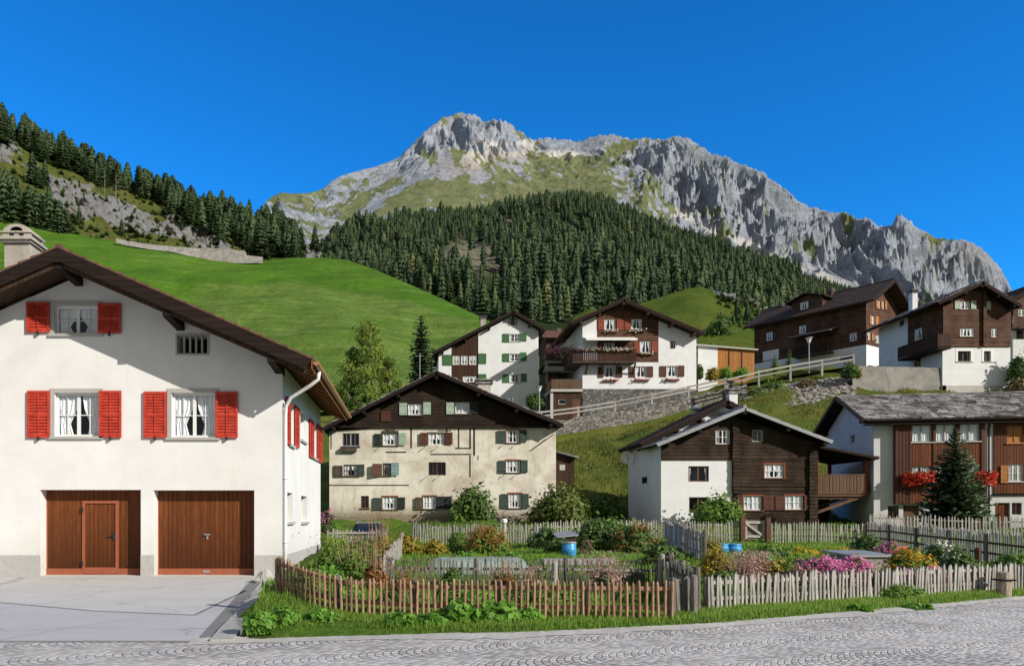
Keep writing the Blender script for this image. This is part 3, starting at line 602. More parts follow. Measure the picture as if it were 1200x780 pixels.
def hill_mat():
    n = NT('alpine_hill'); p = n.pos(); c, s1, s2 = rock_nodes(n, p, 7.0); c = n.mix(.75, c, (.86, .84, .80), 'MULTIPLY')
    c = n.mix(n.ramp(n.noise(p, .05, 4), [(.5, 0.0), (.65, .5)]), c, (.33, .26, .19))
    g = n.mix(n.ramp(n.noise(p, .07, 8, .7), [(.35, 0.0), (.66, 1.0)]), (.13, .18, .03), (.30, .31, .08)); g = n.mix(n.ramp(n.noise(p, .5, 6, .7), [(.4, .5), (.6, 0.0)]), g, (.05, .062, .018))
    k = n.ramp(n.math('ADD', n.attr('rock'), n.math('MULTIPLY', n.math('SUBTRACT', n.noise(p, .22, 7, .75), .5), 2.6)), [(.5, 0.0), (.62, 1.0)])
    n.bump(n.math('ADD', s2, s1), 1.0, 2.5); return n.fin(n.mix(k, g, c), .95, .06)
M['alpine_hill'] = hill_mat(); rpad = pad(rock); lh.close()
tag(link('rocky_hillside', grid_mesh('rocky_hillside', lh.P, 'alpine_hill', {'rock': rpad}, smooth=False)), kind='structure')
# ---- small grassy knoll on the right
kcols = np.linspace(640, 1010, 150)
ktop = [(640, 420), (670, 372), (690, 362), (720, 362), (745, 357), (780, 346), (805, 338), (822, 336), (838, 342), (862, 351), (890, 358), (925, 366), (960, 385), (1010, 410)]
kn = Sheet(kcols, [([(640, 445), (1010, 445)], 118), ([(640, 432), (700, 405), (820, 385), (900, 392), (1010, 425)], 142), (ktop, 172)], 80, True)
x, y = kn.P[..., 0], kn.P[..., 1]; vv = kn.v[:, None]; kpx, kpy = kn.px(), kn.py()
kr = sstep(.35, .7, 1.2 * np.exp(-((kpx - 870) / 36) ** 2 - ((kpy - 352 - (kpx - 870) * .17) / 7) ** 2) + fbm(x / 5, kn.P[..., 2] / 5, 4) * .3) * sstep(818, 836, kpx)
kn.P[..., 2] += fbm(x / 14, y / 14, 4) * .6 * np.sin(vv * math.pi); kn.P[..., 1] -= kr * ridged(x / 4, kn.P[..., 2] / 6, 4) * 3 * np.clip(np.sin(vv * math.pi) * 4, 0, 1)
def knoll_mat():
    n = NT('knoll'); p = n.pos(); c, s1, s2 = rock_nodes(n, p, 14.0)
    g = n.mix(n.ramp(n.noise(p, .12, 7, .65), [(.35, 0.0), (.65, 1.0)]), (.10, .165, .02), (.20, .245, .042)); g = n.mix(n.ramp(n.noise(p, 1.0, 5, .7), [(.4, .5), (.6, 0.0)]), g, (.075, .12, .018))
    k = n.ramp(n.math('ADD', n.attr('rock'), n.math('MULTIPLY', n.math('SUBTRACT', n.noise(p, .5, 6, .7), .5), 1.2)), [(.42, 0.0), (.58, 1.0)])
    n.bump(s2, 1.0, 1.0); return n.fin(n.mix(k, g, c), .95, .06)
M['knoll'] = knoll_mat(); krp = pad(kr); kn.close()
tag(link('grassy_knoll', grid_mesh('grassy_knoll', kn.P, 'knoll', {'rock': krp})), kind='structure')
# ================================================================ HOUSE TOOLKIT
class Face:
    """a wall plane in a house's local space: origin, direction along the wall, outward normal"""
    def __init__(s, org, ua, n): s.o = Vector(org); s.u = Vector(ua).normalized(); s.n = Vector(n).normalized()
    def T(s, u, w, d=0.0): return s.o + s.u * u + Vector((0, 0, w)) + s.n * d
    def box(s, mb, u0, u1, w0, w1, d0, d1, m=0):
        p = [s.T(u0, w0, d1), s.T(u1, w0, d1), s.T(u1, w0, d0), s.T(u0, w0, d0), s.T(u0, w1, d1), s.T(u1, w1, d1), s.T(u1, w1, d0), s.T(u0, w1, d0)]; mb.hexa(p, m)
class House:
    def __init__(s, name, label, cat, px, Y, zb, rdeg=0, group=None):
        s.C = Vector((gx(px, Y), Y, zb)); s.a = R(rdeg); s.root = thing(name, label, cat, s.C, s.a, group)
        s.U = Vector((math.cos(s.a), math.sin(s.a), 0)); s.V = Vector((-math.sin(s.a), math.cos(s.a), 0))
        s.front = Face((0, 0, 0), (1, 0, 0), (0, -1, 0))
    def ray(s, px, py): return Vector(((px - CX) / FPX, 1, (HY - py) / FPX))
    def fp(s, px, py, v=0.0):      # photo point on the plane v = const -> (u, w)
        d = s.ray(px, py); E = Vector((0, 0, CH)); P0 = s.C + s.V * v; t = s.V.dot(P0 - E) / s.V.dot(d); q = E + d * t - s.C; return q.dot(s.U), q.z
    def sp(s, px, py, u=0.0):      # photo point on the plane u = const -> (v, w)
        d = s.ray(px, py); E = Vector((0, 0, CH)); P0 = s.C + s.U * u; t = s.U.dot(P0 - E) / s.U.dot(d); q = E + d * t - s.C; return q.dot(s.V), q.z
    def rect(s, x0, y0, x1, y1, v=0.0):
        (a, b), (c, d) = s.fp(x0, y1, v), s.fp(x1, y0, v); a2, b2 = s.fp((x0 + x1) / 2, y1, v); c2, d2 = s.fp((x0 + x1) / 2, y0, v); return a, b2, c, d2
    def srect(s, x0, y0, x1, y1, u=0.0):
        a, _ = s.sp(x0, y1, u); c, _ = s.sp(x1, y0, u); xm = (x0 + x1) / 2; b = s.sp(xm, y1, u)[1]; d = s.sp(xm, y0, u)[1]; return min(a, c), b, max(a, c), d
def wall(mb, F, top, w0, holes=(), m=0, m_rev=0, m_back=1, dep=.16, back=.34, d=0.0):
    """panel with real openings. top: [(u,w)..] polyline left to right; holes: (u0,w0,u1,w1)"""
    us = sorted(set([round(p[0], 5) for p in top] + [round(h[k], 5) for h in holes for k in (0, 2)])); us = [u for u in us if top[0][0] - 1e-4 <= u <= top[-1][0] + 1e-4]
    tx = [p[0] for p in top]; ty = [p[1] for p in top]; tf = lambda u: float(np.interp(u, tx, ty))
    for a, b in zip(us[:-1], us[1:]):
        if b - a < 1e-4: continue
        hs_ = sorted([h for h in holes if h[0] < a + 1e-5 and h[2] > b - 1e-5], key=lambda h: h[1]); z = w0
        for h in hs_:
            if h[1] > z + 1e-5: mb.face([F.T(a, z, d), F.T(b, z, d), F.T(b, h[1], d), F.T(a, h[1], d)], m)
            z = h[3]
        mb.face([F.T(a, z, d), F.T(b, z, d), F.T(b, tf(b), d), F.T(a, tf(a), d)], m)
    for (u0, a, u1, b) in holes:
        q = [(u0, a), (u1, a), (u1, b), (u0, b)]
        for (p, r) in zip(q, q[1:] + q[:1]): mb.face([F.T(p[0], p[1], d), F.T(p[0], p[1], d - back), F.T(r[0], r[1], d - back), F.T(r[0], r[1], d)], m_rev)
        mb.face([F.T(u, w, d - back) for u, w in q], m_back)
def window(par, F, r, frame='white_paint', nx=2, ny=2, ins=.10, t=.05, sill='trim_grey', curtain=.5, d=0.0, bars=True, surround=None, seed=0, sash=True, glass='glass'):
    u0, w0, u1, w1 = r; D = d - ins; mb = MB(); W_, H_ = u1 - u0, w1 - w0
    F.box(mb, u0 + .002, u0 + t, w0 + .002, w1 - .002, D - .05, D); F.box(mb, u1 - t, u1 - .002, w0 + .002, w1 - .002, D - .05, D); F.box(mb, u0 + t, u1 - t, w0 + .002, w0 + t, D - .05, D); F.box(mb, u0 + t, u1 - t, w1 - t, w1 - .002, D - .05, D)
    for k in range(1, nx):
        c = u0 + W_ * k / nx; F.box(mb, c - t * .7, c + t * .7, w0 + t, w1 - t, D - .045, D + .004)
    if bars:
        for k in range(nx):
            a = u0 + W_ * k / nx + t * .7; b = u0 + W_ * (k + 1) / nx - t * .7
            for j in range(1, ny): F.box(mb, a, b, w0 + H_ * j / ny - .012, w0 + H_ * j / ny + .012, D - .035, D - .008)
            if sash: F.box(mb, (a + b) / 2 - .010, (a + b) / 2 + .010, w0 + t, w1 - t, D - .033, D - .010)
    if surround:
        sm, sw = surround
        F.box(mb, u0 - sw, u0, w0, w1, d - .002, d + .022, 1); F.box(mb, u1, u1 + sw, w0, w1, d - .002, d + .022, 1); F.box(mb, u0 - sw, u1 + sw, w1, w1 + sw, d - .002, d + .024, 1)
    o = mb.build('window', [frame] + ([surround[0]] if surround else []), par)
    mb = MB(); mb.face([F.T(u0 + t * .6, w0 + t * .6, D - .028), F.T(u1 - t * .6, w0 + t * .6, D - .028), F.T(u1 - t * .6, w1 - t * .6, D - .028), F.T(u0 + t * .6, w1 - t * .6, D - .028)]); mb.build('pane', glass, o)
    if sill:
        mb = MB(); e = .07 if not surround else surround[1] + .03; F.box(mb, u0 - e, u1 + e, w0 - .075, w0 - .004, d - .08, d + .07); mb.build('sill', sill, o)
    if curtain:
        rs = random.Random(seed + int(u0 * 100)); mb = MB(); n = 10
        for sgn in (0, 1):
            a = u0 + t if sgn == 0 else u1 - t; wd = (W_ / 2 - t) * min(1, curtain * rs.uniform(.8, 1.2) * 1.55)
            for i in range(n):
                def pt(k, row):
                    tt = k / n; f = 1 - [.0, .12, .45, .30][row] * (1 if curtain < .9 else .1); uu = a + (wd * tt * f) * (1 if sgn == 0 else -1)
                    return F.T(uu, w1 - t - (H_ - 2 * t) * [0, .35, .72, 1][row], D - .065 - .02 * math.sin(k * 2.4 + row * .5))
                for row in range(3): mb.face([pt(i, row), pt(i + 1, row), pt(i + 1, row + 1), pt(i, row + 1)])
        mb.build('curtain', 'curtain', o, True)
    return o
def shutter(par, F, u0, u1, w0, w1, mat, d=0.0, louvre=True, ang=0.0, hinge='l', label=None):
    """leaf folded back against the wall (ang=0) or standing off it"""
    W_ = u1 - u0; mb = MB(); t = min(.055, W_ * .16); ca, sa = math.cos(ang), math.sin(ang)
    def bx(a, b, c, e, d0, d1):
        ps = []
        for w in (c, e):
            for (q, dd) in ((a, d1), (b, d1), (b, d0), (a, d0)):
                if hinge == 'l': uu = u0 + q * ca - dd * sa * 0; pp = F.T(u0 + q * ca, w, d + dd + q * sa)
                else: pp = F.T(u1 - (W_ - q) * ca, w, d + dd + (W_ - q) * sa)
                ps.append(pp)
        mb.hexa(ps)
    H_ = w1 - w0; bx(0, t, w0, w1, .025, .06); bx(W_ - t, W_, w0, w1, .025, .06); bx(t, W_ - t, w0, w0 + t * 1.4, .025, .06); bx(t, W_ - t, w1 - t * 1.2, w1, .025, .06)
    if louvre:
        bx(t, W_ - t, w0 + H_ * .5 - t * .5, w0 + H_ * .5 + t * .5, .025, .058); n = max(4, int(H_ / .085))
        for i in range(n):
            z = w0 + t * 1.4 + (H_ - t * 2.6) * (i + .1) / n; dz = (H_ - t * 2.6) / n
            ps = []
            for (zz, d0, d1) in ((z, .048, .054), (z + dz * .62, .028, .034)):
                for (q, dd) in ((t, d1), (W_ - t, d1), (W_ - t, d0), (t, d0)):
                    ps.append(F.T(u0 + q * ca, zz, d + dd + q * sa) if hinge == 'l' else F.T(u1 - (W_ - q) * ca, zz, d + dd + (W_ - q) * sa))
            mb.hexa(ps)
        bx(W_ * .5 - .012, W_ * .5 + .012, w0 + t, w1 - t, .05, .066)
        bx(t, W_ - t, w0 + t, w1 - t, .026, .028)
    else:
        n = max(2, int(W_ / .14))
        for i in range(n): bx(t + (W_ - 2 * t) * i / n + .004, t + (W_ - 2 * t) * (i + 1) / n - .004, w0 + t, w1 - t, .028, .05)
        for f in (.2, .8): bx(.01, W_ - .01, w0 + H_ * f - .03, w0 + H_ * f + .03, .055, .07)
    o = mb.build('shutter', mat, par)
    if label: o['label'] = label
    return o
def slope(mb, E0, E1, R0, R1, th, course=.35, tile=.3, m=0, seed=0, jit=.02, over=.03, m2=None):
    """roof slope E0-E1 eave, R0-R1 ridge: a slab covered by lapped tiles or stone plates"""
    E0, E1, R0, R1 = map(Vector, (E0, E1, R0, R1)); n = (E1 - E0).cross(R0 - E0).normalized()
    if n.z < 0: n = -n
    b = [E0 - n * th, E1 - n * th, R1 - n * th, R0 - n * th]; mb.hexa(b + [E0, E1, R1, R0], m if m2 is None else m2)
    L = (R0 - E0).length; Wd = (E1 - E0).length; nc = max(1, int(L / course)); nt = max(1, int(Wd / tile)); rs = random.Random(seed)
    def P(s, t): return (E0.lerp(E1, s)).lerp(R0.lerp(R1, s), t)
    for i in range(nc):
        t0 = max(-.004, i / nc - .012); t1 = min(1.0, (i + 1) / nc + .02); off = rs.random()
        ss = [0] + sorted([(k + off + rs.uniform(-.2, .2)) / nt for k in range(nt)]) + [1]; ss = [min(1, max(0, q)) for q in ss]
        for a, c in zip(ss[:-1], ss[1:]):
            if c - a < .15 / nt: continue
            h = rs.uniform(.02, .02 + jit) + over; g = .004 / Wd; dt = rs.uniform(-.012, .006) if jit > .01 else 0
            a2, c2 = a + g, c - g
            lo0, lo1 = P(a2, t0 + dt), P(c2, t0 + dt); hi0, hi1 = P(a2, t1), P(c2, t1)
            mb.hexa([lo0 + n * .002, lo1 + n * .002, hi1 + n * .002, hi0 + n * .002, lo0 + n * h, lo1 + n * h, hi1 + n * .014, hi0 + n * .014], m)
def gable_roof(par, ul, wl_, ua, wa, ur, wr, v0, v1, th=.2, mat='tile', mat2='soffit', fascia='fascia', fh=.24, course=.35, tile=.3, seed=1, jit=.02, rafters=0, purlins=(), pm='fascia', ends='v0'):
    """ridge along v; (u,w) are points of the top surface at left eave, ridge and right eave"""
    mb = MB()
    slope(mb, (ul, v0, wl_), (ul, v1, wl_), (ua, v0, wa), (ua, v1, wa), th, course, tile, 0, seed, jit, m2=1)
    slope(mb, (ur, v0, wr), (ur, v1, wr), (ua, v0, wa), (ua, v1, wa), th, course, tile, 0, seed + 9, jit, m2=1)
    k = 0
    L = v1 - v0; nr = max(2, int(L / .45))
    for i in range(nr):        # ridge tiles
        a = v0 + L * i / nr; mb.tube([(ua, a + .01, wa + .035), (ua, a + L / nr + .03, wa + .045)], .10, 8, 0)
    o = mb.build('roof', [mat, mat2], par)
    if fascia:
        mb = MB()
        for (u, w) in ((ul, wl_), (ur, wr)):
            d = Vector((ua - u, 0, wa - w)); nn = Vector((-d.z, 0, d.x)).normalized(); nn = nn if nn.z > 0 else -nn
            for vv in (v0 - .045,):
                A = Vector((u, vv, w)) ; B = Vector((ua, vv, wa)); mb.hexa([A - nn * fh, A - nn * fh + Vector((0, .042, 0)), B - nn * fh + Vector((0, .042, 0)), B - nn * fh, A + nn * .004, A + nn * .004 + Vector((0, .042, 0)), B + nn * .004 + Vector((0, .042, 0)), B + nn * .004])
        mb.build('bargeboard', fascia, o)
    for (pu, pw, pl) in purlins:
        m3 = MB(); m3.hexa([(pu - .1, v0 + .02, pw - .04), (pu + .1, v0 + .02, pw - .04), (pu + .1, pl, pw - .14), (pu - .1, pl, pw - .14), (pu - .1, v0 + .02, pw + .1), (pu + .1, v0 + .02, pw + .1), (pu + .1, pl, pw + .1), (pu - .1, pl, pw + .1)]); m3.build('purlin', pm, o)
    if rafters:
        for (u, w, sg) in ((ul, wl_, 1), (ur, wr, -1)):
            m3 = MB(); d = Vector((ua - u, 0, wa - w)).normalized(); nn = Vector((-d.z, 0, d.x)); nn = nn if nn.z > 0 else -nn; n = int(L / .7)
            for i in range(n + 1):
                A = Vector((u, v0 + .15 + (L - .3) * i / n, w)) - nn * (th + .06) + d * .05; m3.bar(A, A + d * 1.5, .09, .12, up=nn)
            m3.build('rafters', 'soffit', o)
    return o
def chimney(par, u, v, w0, w1, su, sv, mat='chimney', cap='slab', cowl=None, pot=False):
    mb = MB(); mb.box(u - su / 2, u + su / 2, v - sv / 2, v + sv / 2, w0, w1 - .12); o = mb.build('chimney', mat, par)
    mb = MB(); mb.box(u - su * .68, u + su * .68, v - sv * .68, v + sv * .68, w1 - .12, w1 - .04); mb.box(u - su * .45, u + su * .45, v - sv * .45, v + sv * .45, w1 - .04, w1 + .10)
    mb.box(u - su * .72, u + su * .72, v - sv * .72, v + sv * .72, w1 + .10, w1 + .16); mb.build('chimney_cap', cap, o)
    if cowl:
        mb = MB(); mb.tube([(u, v, w1 + .16), (u, v, w1 + .42), (u - .05, v, w1 + .5)], [.10, .10, .10], 10); mb.blob((u - .06, v, w1 + .62), .26, .14, .12, 3, .1); mb.build('cowl', cowl, o)
    return o
def railing(mb, A, B, h, n, m=0, rail=.07, pw=.06, solid=False, gap=.25):
    A, B = Vector(A), Vector(B); up = Vector((0, 0, h)); mb.bar(A + up, B + up, rail, rail, m); mb.bar(A + Vector((0, 0, .08)), B + Vector((0, 0, .08)), rail * .8, rail * .8, m)
    d = (B - A); L = d.length; w = L / n * (1 - gap)
    d.normalize(); q = Vector((-d.y, d.x, 0))
    for i in range(n):
        c = A + d * (L * (i + .5) / n); a = c - d * w / 2; b = c + d * w / 2; o1, o2 = q * .015, q * -.015
        mb.hexa([a - o1 + Vector((0, 0, .02)), b - o1 + Vector((0, 0, .02)), b - o2 + Vector((0, 0, .02)), a - o2 + Vector((0, 0, .02)), a - o1 + up * .95, b - o1 + up * .95, b - o2 + up * .95, a - o2 + up * .95], m)
# ---- leaves
def unit(v): return v / np.maximum(np.linalg.norm(v, axis=-1, keepdims=True), 1e-6)
def leaf_quads(P, N, size, aspect=.55, seed=0, curl=.0):
    """rhombic leaves at P facing roughly N"""
    r = np.random.RandomState(seed); n = len(P); N = unit(N); t = unit(np.cross(N, unit(r.normal(size=(n, 3))))); b = np.cross(N, t); s = (np.asarray(size) * np.ones(n))[:, None]
    return np.stack([P - t * s, P + b * s * aspect - N * s * curl, P + t * s, P - b * s * aspect - N * s * curl], 1).reshape(-1, 3)
def clump_points(n, centers, radii, seed=0, shell=.45, sq=(1, 1, 1)):
    r = np.random.RandomState(seed); k = r.choice(len(centers), n, p=np.array(radii)**2 / np.sum(np.array(radii)**2)); d = unit(r.normal(size=(n, 3))); rad = np.array(radii)[k] * (1 - shell * r.rand(n)**1.5)
    P = np.array(centers)[k] + d * rad[:, None] * np.array(sq); return P, d, k
def foliage_obj(name, P, N, size, mat, tint, parent=None, loc=None, aspect=.55, seed=0, curl=.15):
    return link(name, quads_mesh(name, leaf_quads(P, N, size, aspect, seed, curl), mat, np.clip(tint, 0, 1), nrm=unit(unit(N) + .35 * unit(P - P.mean(0) * np.array([1, 1, .6])))), parent, loc)
def bush_data(rx, ry, rz, n, size, seed, lump=.35, nl=22, flat=False):
    r = np.random.RandomState(seed); d = unit(r.normal(size=(nl, 3))); d[:, 2] = np.abs(d[:, 2]) if not flat else d[:, 2]
    c = d * (1 - lump) * np.array([rx, ry, rz]) * r.uniform(.75, 1.0, (nl, 1)); rad = r.uniform(.8, 1.3, nl) * lump * 1.05 * min(rx * .6 + rz * .5, rz * 1.15, ry * 1.7)
    P, dd, k = clump_points(n, c, rad, seed + 1, .5); c_t = r.rand(nl)
    keep = P[:, 2] > -.05 * rz; P, dd, k = P[keep], dd[keep], k[keep]
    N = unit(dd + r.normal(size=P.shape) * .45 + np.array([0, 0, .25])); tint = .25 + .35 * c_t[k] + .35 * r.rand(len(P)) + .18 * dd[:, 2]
    out = r.rand(len(P)) < .16; P = P + (dd * (r.rand(len(P)) * .38 * np.median(rad))[:, None] + np.array([0, 0, 1]) * (r.rand(len(P)) * .22 * rz)[:, None]) * out[:, None]
    return P, N, size * r.uniform(.4, 1.5, len(P)), tint
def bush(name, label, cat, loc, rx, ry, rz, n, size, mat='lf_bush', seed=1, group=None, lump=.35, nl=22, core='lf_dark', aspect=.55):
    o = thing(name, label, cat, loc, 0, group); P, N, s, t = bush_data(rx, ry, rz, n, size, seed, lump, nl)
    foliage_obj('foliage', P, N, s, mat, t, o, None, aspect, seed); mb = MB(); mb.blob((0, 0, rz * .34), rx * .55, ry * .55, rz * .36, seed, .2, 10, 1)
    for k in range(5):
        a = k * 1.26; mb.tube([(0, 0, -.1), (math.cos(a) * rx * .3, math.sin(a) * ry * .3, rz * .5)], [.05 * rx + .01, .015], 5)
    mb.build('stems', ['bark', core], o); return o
# ================================================================ THE BIG WHITE HOUSE WITH GARAGES (left)
A = House('white_house', 'large white plastered house with red shutters and two brown garage doors', 'house', 331, 20.5, 0.0)
F = A.front; HR = A.root
hw = 5.42; uc = -hw; depth = 8.75
SL = .437; wa = 8.34 - SL * 0; 
ridge_w = A.fp(68, 291, -1.25)[1]; ru = uc
tw = lambda u: ridge_w - .30 - SL * abs(u - uc)          # underside of the roof
g1 = A.rect(47, 573.5, 165, 674); g2 = A.rect(180, 574, 298, 675)
wt = A.rect(64, 358, 115, 391); w2 = A.rect(64, 460, 116, 511); w3 = A.rect(201, 460, 252, 512); wv = A.rect(208, 393, 243, 414)
g1 = (g1[0], .03, g1[2], g1[3]); g2 = (g2[0], .03, g2[2], g2[3])
mb = MB(); holes = [g1, g2, wt, w2, w3, wv]
wall(mb, F, [(-2 * hw, tw(-2 * hw)), (uc, tw(uc)), (0, tw(0))], -.2, holes, 0, 0, 1, back=.48)
SF = Face((0, 0, 0), (0, 1, 0), (1, 0, 0))
sw1 = [A.srect(336, 577, 343, 611), A.srect(353, 581, 360, 611)]; sw2 = [A.srect(338.5, 470, 344, 521), A.srect(352, 482, 358, 516), A.srect(366, 495, 370.5, 536)]
wall(mb, SF, [(0, tw(0)), (depth, tw(0))], -.2, sw1 + sw2, 0, 0, 1)
BF = Face((0, depth, 0), (-1, 0, 0), (0, 1, 0)); wall(mb, BF, [(0, tw(0)), (hw, tw(uc)), (2 * hw, tw(0))], -.2, [], 0)
LF_ = Face((-2 * hw, depth, 0), (0, -1, 0), (-1, 0, 0)); wall(mb, LF_, [(0, tw(0)), (depth, tw(0))], -.2, [], 0)
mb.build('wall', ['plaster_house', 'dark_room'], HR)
mb = MB(); pz = A.fp(100, 650)[1]      # plinth, 2.5 cm proud
for a, b in ((-2 * hw, g1[0]), (g1[2], g2[0])): F.box(mb, a, b, -.2, pz, -.01, .025); mb.build('plinth', 'plinth', HR); mb = MB()
F.box(mb, g2[2], 0, -.2, pz, -.01, .025)
q0 = A.sp(335, 647)[1]; 
SF.box(mb, -.02, depth, -.2, pz - .02, -.01, .025); mb.build('plinth', 'plinth', HR)
# garage doors
def garage_door(r, wicket):
    u0, w0, u1, w1 = r; D = -.38; mb = MB(); n = 21; fr = .10
    F.box(mb, u0, u1, w0, w0 + .17, D - .03, D + .035, 1); F.box(mb, u0, u0 + .03, w0, w1, D - .03, D + .03, 1); F.box(mb, u1 - .03, u1, w0, w1, D - .03, D + .03, 1)
    a, b = u0 + .03, u1 - .03
    for i in range(n): F.box(mb, a + (b - a) * i / n + .004, a + (b - a) * (i + 1) / n - .004, w0 + .17, w1, D - .03, D + .012 + .004 * random.random())
    F.box(mb, a, b, w0 + .17, w1, D - .04, D + .001)
    o = mb.build('garage_door', ['garage_wood', 'garage_trim'], HR)
    if wicket:
        o['label'] = 'brown garage door with a small walk-through door set in it'
        wu0, wu1 = A.fp(90, 600)[0], A.fp(133, 600)[0]; wt_ = A.fp(100, 586)[1]; m2 = MB(); t = .075
        F.box(m2, wu0, wu0 + t, w0 + .05, wt_, D, D + .05); F.box(m2, wu1 - t, wu1, w0 + .05, wt_, D, D + .05); F.box(m2, wu0 + t, wu1 - t, wt_ - t, wt_, D, D + .05); F.box(m2, wu0 + t, wu1 - t, w0 + .03, w0 + .2, D, D + .052)
        m2.build('wicket_frame', 'garage_trim', o); m2 = MB()
        hu = wu1 - .13; hz = w0 + 1.05; F.box(m2, hu - .03, hu + .03, hz - .1, hz + .1, D + .02, D + .045); m2.bar(F.T(hu, hz, D + .07), F.T(hu - .12, hz, D + .07), .025, .025); m2.bar(F.T(hu, hz, D + .03), F.T(hu, hz, D + .08), .025, .025)
        for z in (w0 + .3, wt_ - .25): F.box(m2, wu0 - .02, wu0 + .03, z - .07, z + .07, D + .05, D + .075)
        m2.build('handle', 'iron', o)
    else:
        m2 = MB(); hu = (u0 + u1) / 2; hz = w0 + 1.05; F.box(m2, hu - .02, hu + .02, hz - .09, hz + .03, D + .01, D + .04); m2.bar(F.T(hu - .08, hz + .04, D + .06), F.T(hu + .08, hz + .04, D + .06), .03, .03); m2.bar(F.T(hu, hz + .04, D), F.T(hu, hz + .04, D + .07), .03, .03)
        F.box(m2, hu - .12, hu + .06, w0 + .06, w0 + .12, D + .035, D + .045); m2.build('handle', 'metal_grey', o)
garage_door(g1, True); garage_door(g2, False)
mb = MB()
for g in (g1, g2): F.box(mb, g[0] - .0, g[2] + .0, -.1, .028, -.45, .04)
mb.build('threshold', 'concrete_light', HR)
# windows and red shutters
SG = ('trim_grey', .11)
window(HR, F, wt, 'white_paint', 2, 2, .12, .06, 'trim_grey', .62, surround=SG, seed=1); window(HR, F, w2, 'white_paint', 2, 2, .12, .06, 'trim_grey', .66, surround=SG, seed=2); window(HR, F, w3, 'white_paint', 2, 2, .12, .06, 'trim_grey', .7, surround=SG, seed=3)
for (x0, x1, y0, y1, hg) in ((32, 59, 354.5, 390, 'r'), (115.5, 142.5, 356, 391, 'l'), (33, 59, 458, 513, 'r'), (117, 143, 458, 513, 'l'), (169, 195.5, 459, 513, 'r'), (253, 279, 459, 513, 'l')):
    r = A.rect(x0, y0, x1, y1); shutter(HR, F, r[0], r[2], r[1], r[3], 'red', .01, True, 0, hg)
    mb = MB(); F.box(mb, (r[0] + r[2]) / 2 - .02, (r[0] + r[2]) / 2 + .02, r[1] - .07, r[1] + .04, .03, .10); mb.build('shutter_catch', 'iron', HR)
mb = MB(); u0, w0, u1, w1 = wv                # slatted attic vent
for (a, b, c, d_) in ((u0 - .05, u1 + .05, w1, w1 + .05), (u0 - .05, u1 + .05, w0 - .05, w0), (u0 - .05, u0, w0, w1), (u1, u1 + .05, w0, w1)): F.box(mb, a, b, c, d_, -.05, .018)
for i in range(4): c = u0 + (u1 - u0) * (i + 1) / 5; F.box(mb, c - .022, c + .022, w0, w1, -.14, -.05)
mb.build('vent', 'trim_grey', HR)
for r in sw1: window(HR, SF, r, 'white_paint', 1, 2, .22, .05, 'trim_grey', 0, sash=False)
for r in sw2: window(HR, SF, r, 'white_paint', 2, 2, .12, .05, 'trim_grey', .6)
for (x0, x1, y0, y1) in ((334, 338.3, 466, 520), (344.2, 348.6, 476, 524), (361.5, 366, 492, 536), (370.7, 376, 498, 541)):
    r = A.srect(x0, y0, x1, y1); shutter(HR, SF, r[0], r[2], r[1], r[3], 'red', .01, True, 0, 'l')
# roof
e = .92; v0, v1 = -1.25, depth + .8
ul, ur = -2 * hw - e, e; wr = ridge_w - SL * (hw + e)
pl = [(uc, ridge_w - .46, .3)] + [(uc + k * hw * f, ridge_w - .46 - SL * hw * f, .3) for k in (-1, 1) for f in (.5, .985)]
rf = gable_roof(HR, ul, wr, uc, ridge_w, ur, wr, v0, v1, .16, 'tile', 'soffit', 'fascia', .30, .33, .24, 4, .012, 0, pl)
mb = MB()
for k in (-1, 1):          # second, thinner verge board and the tile ends stepping along it
    d_ = Vector((k * 1, 0, -SL)).normalized(); nn = Vector((k * SL, 0, 1)).normalized(); Lh = math.hypot(hw + e, SL * (hw + e)); n = int(Lh / .33)
    for i in range(n):
        A0 = Vector((uc, v0 - .05, ridge_w)) + d_ * (Lh * i / n); B0 = Vector((uc, v0 - .05, ridge_w)) + d_ * (Lh * (i + 1.06) / n); mb.hexa([A0 + nn * .01, A0 + nn * .01 + Vector((0, .3, 0)), B0 + nn * .01 + Vector((0, .3, 0)), B0 + nn * .01, A0 + nn * .03, A0 + nn * .03 + Vector((0, .3, 0)), B0 + nn * .075 + Vector((0, .3, 0)), B0 + nn * .075])
mb.build('verge_tiles', 'tile', rf)
mb = MB()
for k in (-1, 1):
    A0 = Vector((uc, v0 + .05, ridge_w - .30)); B0 = Vector((uc + k * (hw + e - .1), v0 + .05, ridge_w - .30 - SL * (hw + e - .1))); nn = Vector((k * SL, 0, 1)).normalized()
    mb.hexa([A0 - nn * .12, A0 - nn * .12 + Vector((0, .04, 0)), B0 - nn * .12 + Vector((0, .04, 0)), B0 - nn * .12, A0, A0 + Vector((0, .04, 0)), B0 + Vector((0, .04, 0)), B0])
mb.build('inner_verge_board', 'soffit', rf)
L = v1 - v0; n = 13          # brown rafter feet under the right eave
for i in range(n):
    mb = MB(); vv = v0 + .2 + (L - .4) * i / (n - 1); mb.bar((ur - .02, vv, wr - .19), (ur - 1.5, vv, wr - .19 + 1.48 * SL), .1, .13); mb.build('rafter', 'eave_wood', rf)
mb = MB(); mb.bar((ur + .015, v0, wr - .13), (ur + .015, v1, wr - .13), .03, .22); mb.build('eave_board', 'eave_wood', rf)
mb = MB(); n = 9
for i in range(n):         # half-round copper gutter
    a0, a1 = math.pi * (1 + i / n), math.pi * (1 + (i + 1) / n); c = (ur + .12, wr - .06); p = lambda a, vv, r_: (c[0] + math.cos(a) * r_, vv, c[1] + math.sin(a) * r_)
    mb.face([p(a0, v0 + .05, .085), p(a1, v0 + .05, .085), p(a1, v1, .085), p(a0, v1, .085)]); mb.face([p(a0, v0 + .05, .078), p(a0, v1, .078), p(a1, v1, .078), p(a1, v0 + .05, .078)])
